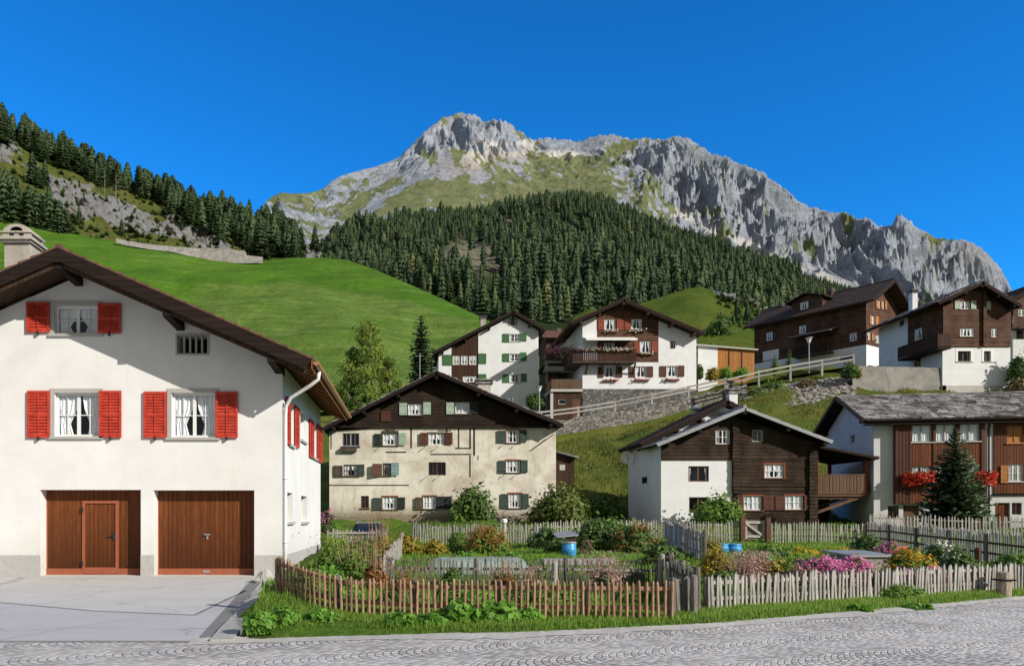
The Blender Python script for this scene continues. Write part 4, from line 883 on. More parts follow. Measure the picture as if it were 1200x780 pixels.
mb.face([(c[0] + math.cos(math.pi * (1 + i / 8)) * .085, v0 + .05, c[1] + math.sin(math.pi * (1 + i / 8)) * .085) for i in range(9)])
mb.build('gutter', 'copper', HR)
mb = MB(); p0 = (ur + .10, v0 + .9, wr - .13); mb.tube([p0, (ur + .08, v0 + .9, wr - .34), (ur - .15, v0 + 1.0, wr - .5), (.25, -.1, wr - .78), (.10, -.02, wr - 1.0), (.075, .02, wr - 1.25), (.075, .02, 1.0), (.075, .02, .02)], .05, 10)
for z in (4.4, 2.6, .9): mb.tube([(.075, .02, z), (.075, .02, z + .05)], .062, 10)
mb.build('downpipe', 'white_paint', HR, True)
mb = MB(); mb.face([(uc - .75, v0 - .05, ridge_w - .33 - .01), (uc, v0 - .05, ridge_w - .36), (uc + .75, v0 - .05, ridge_w - .34), (uc + .06, v0 - .05, ridge_w - .015), (uc - .06, v0 - .05, ridge_w - .015)]); mb.face([(uc - .75, v0 - .02, ridge_w - .33 - .01), (uc - .06, v0 - .02, ridge_w - .015), (uc + .06, v0 - .02, ridge_w - .015), (uc + .75, v0 - .02, ridge_w - .34), (uc, v0 - .02, ridge_w - .36)]); mb.build('apex_board', 'fascia', rf)
# chimney with an arched hood
cu, cv = A.fp(26, 300, 0.15); cu = A.fp(27, 300, .5)[0]; cv = .5; ct = A.fp(27, 268, .5)[1]; cb = ridge_w - SL * abs(cu - uc) - .3; hw2 = .34
mb = MB(); mb.box(cu - hw2, cu + hw2, cv - .32, cv + .32, cb, ct - .50); ch = mb.build('chimney', 'chimney', HR)
mb = MB()
for k, (s_, z0, z1) in enumerate(((.40, -.50, -.44), (.46, -.44, -.38), (.42, -.38, -.34))): mb.box(cu - s_, cu + s_, cv - s_, cv + s_, ct + z0, ct + z1)
for (a, b) in ((-.38, -.2), (.2, .38), (-.06, .06)): mb.box(cu + a, cu + b, cv - .36, cv - .3, ct - .34, ct - .24); mb.box(cu + a, cu + b, cv + .3, cv + .36, ct - .34, ct - .24)
mb.box(cu - .42, cu + .42, cv - .40, cv + .40, ct - .24, ct - .20)
n = 10; prof = [(.36 * math.cos(math.pi * i / n), .20 * math.sin(math.pi * i / n)) for i in range(n + 1)]; inn = [(.17 * math.cos(math.pi * i / n), .115 * math.sin(math.pi * i / n) + .01) for i in range(n + 1)]
for vv in (cv - .36, cv + .36):
    for i in range(n): mb.face([(cu + prof[i][0], vv, ct - .20 + prof[i][1]), (cu + prof[i + 1][0], vv, ct - .20 + prof[i + 1][1]), (cu + inn[i + 1][0], vv, ct - .20 + inn[i + 1][1]), (cu + inn[i][0], vv, ct - .20 + inn[i][1])])
for i in range(n):
    mb.face([(cu + prof[i][0], cv - .36, ct - .20 + prof[i][1]), (cu + prof[i + 1][0], cv - .36, ct - .20 + prof[i + 1][1]), (cu + prof[i + 1][0], cv + .36, ct - .20 + prof[i + 1][1]), (cu + prof[i][0], cv + .36, ct - .20 + prof[i][1])])
    mb.face([(cu + inn[i][0], cv - .36, ct - .20 + inn[i][1]), (cu + inn[i][0], cv + .36, ct - .20 + inn[i][1]), (cu + inn[i + 1][0], cv + .36, ct - .20 + inn[i + 1][1]), (cu + inn[i + 1][0], cv - .36, ct - .20 + inn[i + 1][1])], 1)
mb.box(cu - .3, cu + .3, cv - .01, cv + .01, ct - .2, ct - .08, 1)
mb.build('chimney_hood', ['chimney', 'dark_room'], ch)

# ================================================================ THE OLD CREAM FARMHOUSE (middle)
B = House('old_farmhouse', 'old cream farmhouse with cracked plaster below a dark wooden gable', 'house', 386, 48, 1.117); F = B.front; HR = B.root
zq = lambda x, y: (360 + x * .28333, 420 + y * .28333)
def rb(x0, y0, x1, y1, v=0.0, H=B, z=zq): (a, b), (c, d_) = z(x0, y0), z(x1, y1); return H.rect(a, b, c, d_, v)
UR = B.fp(651.5, 600)[0]; au, aw = B.fp(511.6, 434.5, -1.0); lu, lw = B.fp(377, 501, -1.0); ru, rw = B.fp(661, 497, -1.0)
top = lambda u: (aw - .28 + (lw - aw) * (au - u) / (au - lu)) if u < au else (aw - .28 + (rw - aw) * (u - au) / (ru - au))
wg = B.fp(500, 499)[1]
wins = [rb(145, 308, 215, 362), rb(313, 308, 375, 358), rb(502, 307, 568, 357), rb(825, 295, 877, 347), rb(150, 438, 212, 485), rb(312, 432, 346, 483), rb(502, 428, 573, 482), rb(823, 420, 880, 470), rb(222, 567, 255, 618), rb(312, 570, 372, 622), rb(480, 568, 532, 620), rb(833, 557, 886, 617)]
mb = MB(); wall(mb, F, [(0, wg + .05), (UR, wg + .05)], -.6, wins, 0, 0, 1)
D_ = 9.0
for (o_, u_, n_) in (((UR, 0, 0), (0, 1, 0), (1, 0, 0)), ((0, D_, 0), (0, -1, 0), (-1, 0, 0))): wall(mb, Face(o_, u_, n_), [(0, wg), (D_, wg)], -.6)
wall(mb, Face((UR, D_, 0), (-1, 0, 0), (0, 1, 0)), [(0, top(UR)), (UR - au, top(au)), (UR, top(0))], -.6)
mb.build('wall', ['plaster_cream', 'dark_room'], HR)
gwin = [rb(417, 187, 477, 233, -.12), rb(612, 180, 672, 228, -.12)]
mb = MB(); wall(mb, F, [(0, top(0)), (au, top(au)), (UR, top(UR))], wg, gwin, 0, 0, 1, d=.12)
F.box(mb, 0, UR, wg - .12, wg - .002, -.02, .16)
for (o_, u_, n_) in (((UR, -.12, 0), (0, 1, 0), (1, 0, 0)), ((0, D_, 0), (0, -1, 0), (-1, 0, 0))): wall(mb, Face(o_, u_, n_), [(0, top(UR if o_[0] else 0)), (D_, top(UR if o_[0] else 0))], wg + .002)
mb.build('timber_gable', ['log_gable', 'dark_room'], HR)
specs = [('metal_grey', 2, 1, 0, .1), ('white_paint', 2, 2, .8, 0), ('white_paint', 2, 2, .6, 0), ('white_paint', 2, 2, .4, 0), ('wood_old', 2, 2, .7, 0), ('wood_old', 2, 2, .5, 0), ('wood_brown', 2, 1, 0, 0), ('white_paint', 2, 2, .7, 0), ('wood_brown', 2, 2, .2, 0), ('white_paint', 2, 2, .8, 0), ('white_paint', 2, 2, .9, 0), ('white_paint', 2, 2, .7, 0)]
for i, (r, sp) in enumerate(zip(wins, specs)): window(HR, F, r, sp[0], sp[1], sp[2], .07, .05, None if i in (2, 6) else 'wood_old', sp[3], seed=i, surround=('frame_red', .065) if i in (3, 7, 9, 10, 11) else ('wood_brown', .05) if i in (1, 2) else None)
for i, r in enumerate(gwin): window(HR, F, r, 'white_paint', 2, 2, .06, .06, 'wood_old', .8 if i == 0 else 1.0, d=.12, seed=i)
for (x0, x1, y0, y1, mt_, hg, an) in ((277, 309, 311, 362, 'black_green', 'r', 0), (378, 408, 309, 358, 'green_pale', 'l', .1), (466, 500, 307, 357, 'shutter_brown', 'r', .1), (571, 601, 305, 355, 'shutter_brown', 'l', .05), (785, 820, 298, 348, 'green_dark', 'r', 0), (880, 907, 295, 345, 'green_dark', 'l', 0),
    (110, 147, 442, 490, 'wood_old', 'r', 0), (213, 237, 437, 485, 'green_dark', 'l', 0), (268, 310, 435, 487, 'shutter_brown', 'r', .3), (348, 380, 430, 482, 'teal_pale', 'l', .15), (790, 820, 421, 473, 'green_dark', 'r', 0), (883, 911, 419, 471, 'green_dark', 'l', 0),
    (272, 309, 575, 625, 'green_dark', 'r', 0), (374, 405, 573, 622, 'black_green', 'l', 0), (446, 477, 573, 623, 'wood_old', 'r', .1), (534, 566, 569, 620, 'black_green', 'l', 0), (566, 598, 569, 620, 'black_green', 'l', 0), (800, 830, 559, 619, 'green_dark', 'r', 0), (889, 915, 558, 618, 'green_dark', 'l', 0)):
    r = rb(x0, y0, x1, y1); shutter(HR, F, r[0], r[2], r[1], r[3], mt_, .03 if mt_ != 'black_green' else .036, False, an, hg)
for (x0, x1, y0, y1, mt_) in ((381, 413, 184, 233, 'green_pale'), (480, 511, 181, 231, 'green_pale'), (575, 607, 182, 230, 'green_pale'), (673, 706, 180, 228, 'black_green'), (305, 346, 216, 260, 'shutter_brown')):
    r = rb(x0, y0, x1, y1, -.12); shutter(HR, F, r[0], r[2], r[1], r[3], mt_, .13, False, 0, 'l')
mb = MB()           # timbers showing where the plaster has cracked away
def tim(x0, y0, x1, y1): r = rb(min(x0, x1), min(y0, y1), max(x0, x1), max(y0, y1)); F.box(mb, r[0], r[2], r[1], r[3], -.02, .012 + .004 * random.random())
for t in ((205, 273, 690, 279), (687, 277, 694, 400), (427, 286, 433, 370), (624, 284, 629, 368), (671, 283, 677, 370), (612, 368, 678, 373), (575, 284, 580, 312), (510, 393, 678, 398), (671, 400, 676, 490), (92, 521, 420, 525), (325, 384, 410, 389), (97, 300, 101, 375), (705, 400, 708, 420), (540, 296, 595, 300)): tim(*t)
mb.build('exposed_timber', 'log_gable', HR)
for (x, y, dx) in ((500, 484, -1), (548, 484, -1), (540, 365, -1), (492, 362, -1), (300, 360, -.6), (820, 350, -1), (870, 350, -1), (822, 474, -1), (872, 474, -1)):
    mb = MB(); a, b = B.fp(*zq(x, y)), B.fp(*zq(x + 34 * dx, y + 26)); mb.bar(F.T(a[0], a[1], .25), F.T(b[0], b[1], .01), .02, .02); mb.build('stay_rod', 'iron', HR)
mb = MB(); r = rb(137, 370, 205, 385); F.box(mb, r[0], r[2], r[1], r[3], 0, .25); mb.build('window_box', 'wood_old', HR); mb = MB(); r = rb(310, 298, 378, 306); F.box(mb, r[0], r[2], r[1], r[3], 0, .07); r = rb(325, 292, 362, 299); F.box(mb, r[0], r[2], r[1], r[3], 0, .06); mb.build('window_crown', 'wood_old', HR)
mb = MB(); a, b = B.fp(*zq(925, 380)), B.fp(*zq(1015, 315)); mb.bar(F.T(a[0], a[1], .05), F.T(b[0], b[1], .35), .05, .05); mb.build('brace', 'wood_old', HR)
gable_roof(HR, lu, lw, au, aw, ru, rw, -1.0, D_ + .8, .14, 'slab', 'fascia', 'fascia', .20, .4, .35, 21, .05, 0, [(au, aw - .42, .1)] + [(au + (lu - au) * f, aw + (lw - aw) * f - .38, .1) for f in (.33, .63, .9)] + [(au + (ru - au) * f, aw + (rw - aw) * f - .38, .1) for f in (.33, .63, .9)])
c0 = B.fp(567, 452, 4.0); chimney(HR, c0[0], 4.0, c0[1] - 1.4, B.fp(567, 448, 4.0)[1], .85, .75, 'chimney', 'slab')
# lean-to shed on its right side
mb = MB(); s0, s1 = B.fp(652, 560)[0] + .02, B.fp(675, 560)[0]; wt0 = B.fp(660, 530)[1]; wt1 = B.fp(676, 536)[1]; SFc = Face((s0, .5, 0), (1, 0, 0), (0, -1, 0))
wall(mb, SFc, [(0, wt0 + .05), (s1 - s0, wt1 - .02)], .3); wall(mb, Face((s1, .5, 0), (0, 1, 0), (1, 0, 0)), [(0, wt1 - .02), (4, wt1 - .02)], .3); lean = mb.build('lean_to', 'board_brown', HR)
mb = MB(); mb.hexa([(s0 - .05, .1, wt0 + .05), (s1 + .2, .1, wt1 - .02), (s1 + .2, 4.7, wt1 - .02), (s0 - .05, 4.7, wt0 + .05), (s0 - .05, .1, wt0 + .15), (s1 + .2, .1, wt1 + .08), (s1 + .2, 4.7, wt1 + .08), (s0 - .05, 4.7, wt0 + .15)]); mb.build('lean_to_roof', 'slab', lean)
mb = MB(); SFc.box(mb, .28, .62, wt1 - .75, wt1 - .4, -.03, .02); mb.build('lean_to_window', 'trim_grey', lean)

# ================================================================ DARK TIMBER CHALET (middle right)
D = House('timber_chalet', 'dark log chalet with one white plastered corner and a covered balcony', 'house', 774.7, 44, 1.06); F = D.front; HR = D.root
zd = lambda x, y: (700 + x * .26667, 440 + y * .26667)
def rd(x0, y0, x1, y1, v=0.0): return rb(x0, y0, x1, y1, v, D, zd)
UR = D.fp(958, 560)[0]; au, aw = D.fp(873.4, 477, -.9); lu, lw = D.fp(769.5, 520, -.9); ru, rw = D.fp(976, 516.5, -.9); DD = 2.6
top = lambda u: (aw - .22 + (lw - aw) * (au - u) / (au - lu)) if u < au else (aw - .22 + (rw - aw) * (u - au) / (ru - au))
um = D.fp(857.5, 560)[0]; wm = D.fp(800, 539)[1]; wm2 = D.fp(850, 537.5)[1]
hl = [rd(400, 397, 490, 465), rd(403, 533, 487, 602)]
mb = MB(); wall(mb, F, [(0, wm), (um, wm2)], -.5, hl, 0, 0, 1)
LS = Face((0, DD, 0), (0, -1, 0), (-1, 0, 0)); sh = (1.0, 2.6, 1.5, 3.1)
wall(mb, LS, [(0, top(0)), (DD, top(0))], -.5, [], 0, 0, 1)
wall(mb, Face((UR, 0, 0), (0, 1, 0), (1, 0, 0)), [(0, top(UR)), (DD, top(UR))], -.5); wall(mb, Face((UR, DD, 0), (-1, 0, 0), (0, 1, 0)), [(0, top(UR)), (UR - au, top(au)), (UR, top(0))], -.5)
mb.build('wall', ['plaster_white', 'dark_room'], HR)
hr = [rd(520, 238, 583, 300, -.06), rd(680, 238, 730, 290, -.06), rd(735, 388, 820, 448, -.06), rd(643, 527, 723, 590, -.06), rd(825, 525, 905, 587, -.06)]
mb = MB(); wall(mb, F, [(0.02, top(.02)), (au, top(au)), (um, top(um))], wm + .002, [hr[0]], 0, 0, 1, d=.06)
wall(mb, F, [(um, top(um)), (UR, top(UR))], -.12, hr[1:], 0, 0, 1, d=.062); wall(mb, Face((UR + .003, -.06, 0), (0, 1, 0), (1, 0, 0)), [(0, top(UR)), (DD, top(UR))], -.12)
mb.face([F.T(um, -.12, 0), F.T(um, -.12, .062), F.T(um, top(um), .062), F.T(um, top(um), 0)])
for (x0, y0, x1, y1) in ((590, 205, 622, 520), (925, 330, 962, 645)):      # crossed log ends
    r = rd(x0, y0, x1, y1, -.06); n = int((r[3] - r[1]) / .2)
    for i in range(n): F.box(mb, r[0] + random.uniform(0, .05), r[2] - random.uniform(0, .05), r[1] + (r[3] - r[1]) * i / n + .01, r[1] + (r[3] - r[1]) * (i + 1) / n - .01, .05, .20 + random.uniform(0, .05))
for y in (362, 482, 500): 
    r = rd(630, y, 925, y + 6, -.06); F.box(mb, r[0], r[2], r[1], r[3], .05, .10)
mb.build('log_wall', ['log_dark', 'dark_room'], HR)
mb = MB(); F.box(mb, um, UR + .1, -.5, -.122, -.05, .16); mb.build('foundation', 'concrete_light', HR)
for i, r in enumerate(hl): window(HR, F, r, 'wood_brown', 2, 1, .08, .07, None, 0 if i else .15, bars=False)
for i, (r, fm, cu_) in enumerate(zip(hr, ('white_paint', 'trim_grey', 'white_paint', 'white_paint', 'white_paint'), (.3, .1, .8, .95, .95))): window(HR, F, r, fm, 2, 2, .05, .045, 'wood_brown' if i > 1 else None, cu_, d=.062, seed=i, surround=('frame_red', .07) if i > 1 else None)
for (x0, x1, y0, y1) in ((612, 640, 529, 592), (728, 752, 527, 590), (753, 775, 527, 590), (780, 822, 529, 590), (908, 935, 525, 588)):
    r = rd(x0, y0, x1, y1, -.06); shutter(HR, F, r[0], r[2], r[1], r[3], 'shutter_brown', .075, False, 0, 'l')
mb = MB(); r = rd(287, 588, 301, 599); F.box(mb, r[0], r[2], r[1], r[3], 0, .02); mb.build('house_sign', 'trim_grey', HR)
gable_roof(HR, lu, lw, au, aw, ru, rw, -.9, DD + .3, .12, 'metal_grey', 'fascia', 'metal_grey', .16, .6, .5, 5, .004, 0, [(au + (ru - au) * f, aw + (rw - aw) * f - .33, .1) for f in (.0, .5, .92)] + [(au + (lu - au) * f, aw + (lw - aw) * f - .33, .1) for f in (.5, .85)])
# covered balcony
bu0, bu1 = UR + .04, D.fp(1012.5, 568, .6)[0]; bz0, bz1 = D.fp(985, 579, .3)[1], D.fp(985, 556, .3)[1]; bv0, bv1 = .3, 4.2
mb = MB(); mb.box(bu0, bu1, bv0, bv1, bz0 - .12, bz0); 
bal = mb.build('balcony', 'wood_brown', HR); mb = MB(); railing(mb, (bu0, bv0, bz0), (bu1, bv0, bz0), bz1 - bz0, 15, gap=.12); railing(mb, (bu1, bv0, bz0), (bu1, bv1, bz0), bz1 - bz0, 18, gap=.12); mb.build('balustrade', 'wood_tan', bal)
rz0, rz1 = D.fp(962, 523, 0)[1], D.fp(1014, 536, 0)[1]
for (u, v, zt) in ((bu0 + .1, bv0 + .06, rz0 - .15), (bu1 - .06, bv0 + .06, rz1 - .1), (bu1 - .06, bv1 - .06, rz1 - .1), ((bu0 + bu1) / 2 + .3, bv1 - .06, rz1)):
    mb = MB(); mb.box(u - .08, u + .08, v - .08, v + .08, bz0, zt); mb.build('post', 'frame_red', bal)
mb = MB(); slope(mb, (bu1 + .35, -.3, rz1), (bu1 + .35, bv1 + .4, rz1), (bu0 - .3, -.3, rz0 + .06), (bu0 - .3, bv1 + .4, rz0 + .06), .12, .5, .4, 0, 3, .01, m2=1); mb.build('balcony_roof', ['tile_dark', 'fascia'], bal)
mb = MB()
for v in (bv0 + .2, 2.2, bv1 - .2): mb.bar((bu0, v, bz0 - 1.1), (bu1 - .3, v, bz0 - .14), .14, .16); mb.box(bu0, bu1 - .1, v - .08, v + .08, bz0 - .26, bz0 - .121)
mb.build('brace', 'wood_tan', bal)
mb = MB(); mb.box(bu0, bu1 - .1, bv1 - .1, bv1, -.4, bz0 - .13); mb.build('undercroft_wall', 'log_dark', HR)

# white house standing behind the chalet
D2 = House('white_rear_house', 'white gabled house directly behind the dark log chalet, with a tall white chimney', 'house', 758.3, 46.65, 1.2); F = D2.front; HR = D2.root
au, aw = D2.fp(853, 468.5, -.7); lu, lw = D2.fp(750.6, 519.2, -.7); ru = 2 * au - lu; rw = lw; top = lambda u: aw - .28 - (aw - lw) * abs(u - au) / (au - lu); UR = 2 * au
mb = MB(); wall(mb, F, [(0, top(0)), (au, top(au)), (UR, top(UR))], -.8); wall(mb, Face((0, 4.0, 0), (0, -1, 0), (-1, 0, 0)), [(0, top(0)), (4.0, top(0))], -.8); wall(mb, Face((UR, 0, 0), (0, 1, 0), (1, 0, 0)), [(0, top(0)), (4.0, top(0))], -.8)
wall(mb, Face((UR, 4.0, 0), (-1, 0, 0), (0, 1, 0)), [(0, top(0)), (au, top(au)), (UR, top(0))], -.8); mb.build('wall', 'plaster_white', HR); LSd = Face((0, 4.0, 0), (0, -1, 0), (-1, 0, 0)); r = D2.srect(752.5, 558, 760, 566.5); r = (4.0 - r[2], r[1], 4.0 - r[0], r[3]); window(HR, LSd, r, 'trim_grey', 1, 1, -.03, .05, None, 0, bars=False, glass='dark_room')
gable_roof(HR, lu, lw, au, aw, ru, rw, -.7, 4.3, .2, 'tile_dark', 'fascia', 'fascia', .26, .35, .3, 8, .01, 0, [(au + (lu - au) * f, aw + (lw - aw) * f - .5, .1) for f in (.28, .55, .8)], 'shutter_brown')
c0 = D2.fp(861, 470, -.35); ct = D2.fp(861, 457, -.35)[1]
chimney(HR, c0[0] + .1, .3, top(c0[0]) - .2, ct, .5, .5, 'plaster_white', 'slab', 'iron')
c0 = D2.fp(815, 480, 2); mb = MB(); mb.tube([(c0[0], 2, top(c0[0]) - .1), (c0[0], 2, c0[1] - .1)], .24, 12); mb.tube([(c0[0], 2, c0[1] + .0), (c0[0], 2, c0[1] + .12), (c0[0], 2, c0[1] + .3)], [.34, .3, .05], 12); mb.build('flue', 'metal_grey', HR)
# satellite dish on the chalet corner
dl = at(735.5, 536, 49.3); dish = thing('satellite_dish', 'white satellite dish under the left eave of the log chalet', 'satellite dish', dl)
mb = MB(); nd = Vector((-.3, -.9, .3)).normalized(); t1 = nd.cross(Vector((0, 0, 1))).normalized(); t2 = t1.cross(nd)
for i in range(16):
    for j in range(5):
        q = lambda i, j: (t1 * math.cos(i * math.pi / 8) + t2 * math.sin(i * math.pi / 8)) * (.42 * j / 5) + nd * (-.12 + .12 * (j / 5) ** 2)
        mb.face([q(i, j), q(i + 1, j), q(i + 1, j + 1), q(i, j + 1)] if j else [q(i, 0), q(i + 1, 1), q(i, 1)])
mb.build('reflector', 'white_paint', dish, True); mb = MB(); mb.bar((0, 0, -.02) , tuple(Vector((.75, .75, -.1))), .04, .04); mb.bar(t2 * -.36, nd * .35, .02, .02); mb.box(nd.x * .35 - .04, nd.x * .35 + .04, nd.y * .35 - .04, nd.y * .35 + .04, nd.z * .35 - .04, nd.z * .35 + .05); mb.build('arm', 'metal_grey', dish)

# ================================================================ HOUSE WITH RED GERANIUMS (right)
Gh = House('geranium_house', 'white house with wooden bay windows and a grey stone slab roof', 'house', 1024, 44, 1.0, -10); F = Gh.front; HR = Gh.root
zg = lambda x, y: (940 + x * .25641, 440 + y * .25641)
def rg(x0, y0, x1, y1, v=0.0): return rb(x0, y0, x1, y1, v, Gh, zg)
GD = 7.4; GW = Gh.fp(1163, 560)[0]; we = Gh.fp(1030, 491, -.55)[1]; wrdg = Gh.fp(1000, 466, GD / 2)[1] + .15; GW2 = GW + 9
ts = lambda v: we - .12 + (wrdg - we) * (1 - abs(v - GD / 2) / (GD / 2 + .55)) - .12
hd = rg(462, 592, 536, 686); hd = (hd[0], -.05, hd[2], hd[3]); hs1 = rg(392, 594, 442, 654)
by0, by1 = rg(426, 300, 836, 400, -.3)[0], rg(426, 300, 836, 400, -.3)[2]; bz0, bz1 = Gh.fp(1090, 589.5, -.3)[1], Gh.fp(1090, 492, -.3)[1]
wl2 = rg(958, 580, 1004, 634); wd2 = rg(882, 580, 950, 690); wd2 = (wd2[0], -.05, wd2[2], wd2[3]); u2 = Gh.fp(1164, 560)[0]; uz = Gh.fp(1180, 578)[1]
mb = MB(); wall(mb, F, [(0, ts(0)), (GW + .05, ts(0))], -.5, [hd, hs1], 0, 0, 1); wall(mb, F, [(GW + .05, uz), (GW2, uz)], -.5, [wl2, wd2], 0, 0, 1)
Lw = Face((0, GD, 0), (0, -1, 0), (-1, 0, 0)); r = Gh.srect(996, 510, 1001.5, 519); lwh = (GD - r[2], r[1], GD - r[0], r[3])
wall(mb, Lw, [(0, ts(GD)), (GD / 2, ts(GD / 2)), (GD, ts(0))], -.5, [lwh], 0, 0, 1); wall(mb, Face((GW2, GD, 0), (-1, 0, 0), (0, 1, 0)), [(0, ts(GD)), (GW2, ts(GD))], -.5); wall(mb, Face((GW2, 0, 0), (0, 1, 0), (1, 0, 0)), [(0, ts(0)), (GD / 2, ts(GD / 2)), (GD, ts(GD))], -.5)
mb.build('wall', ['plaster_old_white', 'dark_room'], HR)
Bf = Face((0, -.3, 0), (1, 0, 0), (0, -1, 0))
top_w = [rg(500, 226, 592, 302, -.3), rg(606, 222, 700, 300, -.3), rg(718, 220, 812, 298, -.3)]; low_w = [rg(500, 414, 592, 476, -.3), rg(606, 412, 700, 472, -.3), rg(718, 408, 812, 468, -.3)]
mb = MB(); wall(mb, Bf, [(by0, bz1), (by1, bz1)], bz0, top_w + low_w, 0, 0, 1, back=.28)
mb.box(by0, by1, -.3, .0, bz0 - .01, bz0); 
for u in (by0, by1): mb.face([(u, -.3, bz0), (u, 0, bz0), (u, 0, bz1), (u, -.3, bz1)])
bay = mb.build('bay', ['board_red', 'dark_room'], HR); mb = MB()
for x in (426, 489, 598, 708, 818): r = rg(x, 210, x + 12, 580, -.3); Bf.box(mb, r[0], r[2], bz0 - .05, bz1, -.02, .05)
r = rg(426, 210, 490, 580, -.3); 
for i in range(4): Bf.box(mb, r[0] + (r[2] - r[0]) * i / 4 + .02, r[0] + (r[2] - r[0]) * (i + 1) / 4 - .02, bz0, bz1, -.01, .025)
mb.build('bay_posts', 'shutter_brown', bay)
for k, (r, y) in enumerate([(q, 0) for q in top_w + low_w]): window(HR, Bf, r, 'trim_grey', 2, 2 if k > 2 else 1, .05, .045, 'trim_grey', .95 if k < 3 else .55, bars=k > 2, seed=k)
mb = MB(); r = rg(455, 196, 835, 208, -.34); Bf.box(mb, r[0], r[2], r[1], r[3], 0, .12); mb.build('bay_lintel', 'trim_grey', bay)
window(HR, F, hs1, 'wood_brown', 2, 2, .1, .05, None, 0); window(HR, Lw, lwh, 'trim_grey', 1, 1, .1, .04, None, 0, bars=False)
mb = MB(); F.box(mb, hd[0], hd[2], hd[1], hd[3], -.2, -.12); dr = mb.build('door', 'wood_tan', HR); mb = MB(); F.box(mb, hd[0] + .1, hd[0] + .16, 1.0, 1.15, -.12, -.06); mb.build('handle', 'iron', dr)
# right-hand unit in boards
h2 = [rg(936, 230, 1012, 306, -.05), rg(942, 404, 1012, 482, -.05)]; mb = MB(); wall(mb, F, [(u2, ts(0)), (GW2, ts(0))], uz + .003, h2, 0, 0, 1, d=.05); mb.face([F.T(u2, uz, 0), F.T(u2, uz, .05), F.T(u2, ts(0), .05), F.T(u2, ts(0), 0)]); r = rg(876, 538, 1014, 545); F.box(mb, u2 - .05, GW2, uz - .1, uz - .0, -.02, .1, 1)
mb.build('board_wall', ['board_red', 'dark_room'], HR)
window(HR, F, h2[0], 'wood_orange', 2, 1, .06, .05, 'wood_orange', 0, d=.05, bars=False, glass='wood_orange'); window(HR, F, h2[1], 'white_paint', 3, 2, .06, .05, 'trim_grey', .7, d=.05); r = rg(905, 410, 940, 490, -.05); shutter(HR, F, r[0], r[2], r[1], r[3], 'wood_orange', .06, False)
window(HR, F, wl2, 'wood_brown', 2, 2, .1, .05, None, 0); mb = MB(); F.box(mb, wd2[0], wd2[2], wd2[1], wd2[3], -.2, -.12); dr = mb.build('door', 'board_red', HR)
mb = MB(); rdp = rg(846, 205, 856, 690); mb.tube([F.T(rdp[0] + .35, ts(0) - .05, .35), F.T(rdp[0] + .1, ts(0) - .3, .1), F.T(rdp[0] + .05, ts(0) - .6, .07), F.T(rdp[0] + .05, -.1, .07)], .045, 8); mb.build('downpipe', 'iron', HR, True)
ev = -.62
mb = MB(); slope(mb, (-.75, ev, we), (GW2 + .4, ev, we), (-.75, GD / 2, wrdg), (GW2 + .4, GD / 2, wrdg), .16, .36, .42, 0, 31, .06, m2=1); slope(mb, (GW2 + .4, GD + .62, we), (-.75, GD + .62, we), (GW2 + .4, GD / 2, wrdg), (-.75, GD / 2, wrdg), .16, .5, .6, 0, 32, .05, m2=1)
rf = mb.build('roof', ['slab', 'fascia'], HR); mb = MB(); mb.box(-.7, GW2 + .4, ev - .06, ev - .0, we - .32, we - .05); mb.box(-.6, GW2 + .4, ev, 0, we - .30, we - .26); mb.tube([(-.72, ev - .12, we - .10), (GW2 + .4, ev - .12, we - .10)], .07, 8); mb.build('eave_board', 'fascia', rf)
mb = MB()
for (a, b) in (((ev, we), (GD / 2, wrdg)), ((GD + .62, we), (GD / 2, wrdg))):
    A0, B0 = Vector((-.80, a[0], a[1])), Vector((-.80, b[0], b[1])); nn = Vector((0, -(b[1] - a[1]), b[0] - a[0])).normalized(); nn = nn if nn.z > 0 else -nn
    mb.hexa([A0 - nn * .2, A0 - nn * .2 + Vector((.045, 0, 0)), B0 - nn * .2 + Vector((.045, 0, 0)), B0 - nn * .2, A0, A0 + Vector((.045, 0, 0)), B0 + Vector((.045, 0, 0)), B0])
mb.build('bargeboard', 'wood_tan', rf)
for v in (.1, GD / 2, GD - .1):
    mb = MB(); mb.box(-.7, .1, v - .1, v + .1, ts(v) - .2, ts(v) - .01); mb.build('purlin', 'fascia', rf)
mb = MB(); lp = Lw.T(GD - .35, 2.05, .12); mb.tube([lp, lp + Vector((0, 0, .3))], [.09, .07], 8); mb.bar(lp + Vector((0, 0, .3)), Lw.T(GD - .35, 2.4, 0), .03, .03); mb.build('wall_lamp', 'iron', HR)
# geranium boxes
def flowerbox(u0, u1, w, label, n=650, Fc=Bf, mat='fl_red', par=None, H=Gh, s=.055, hh=.34, group=None):
    P0 = Fc.T((u0 + u1) / 2, w, .16); wpt = H.C + H.U * P0.x + H.V * P0.y + Vector((0, 0, P0.z)); o = thing('flower_box', label, 'flower box', wpt, H.a, group); L = u1 - u0; r = np.random.RandomState(int(abs(u0 * 100)) + n)
    mb = MB(); mb.box(-L / 2, L / 2, -.1, .1, 0, .16); mb.build('box', 'wood_brown', o)
    P = np.stack([r.uniform(-L / 2 - .1, L / 2 + .1, n), -.05 - np.abs(r.normal(0, .14, n)), .12 + hh * (r.rand(n) - .45) * (.6 + .8 * np.abs(np.sin(np.arange(n))))], -1); N = unit(r.normal(size=(n, 3)) + np.array([0, -1, .4]))
    foliage_obj('leaves', P[: n // 2] + np.array([0, .05, 0]), N[: n // 2], s * 1.3, 'lf_bush', r.rand(n // 2), o, None, .7, 1); foliage_obj('blossoms', P, N, s, mat, r.rand(n), o, None, .9, 2); return o
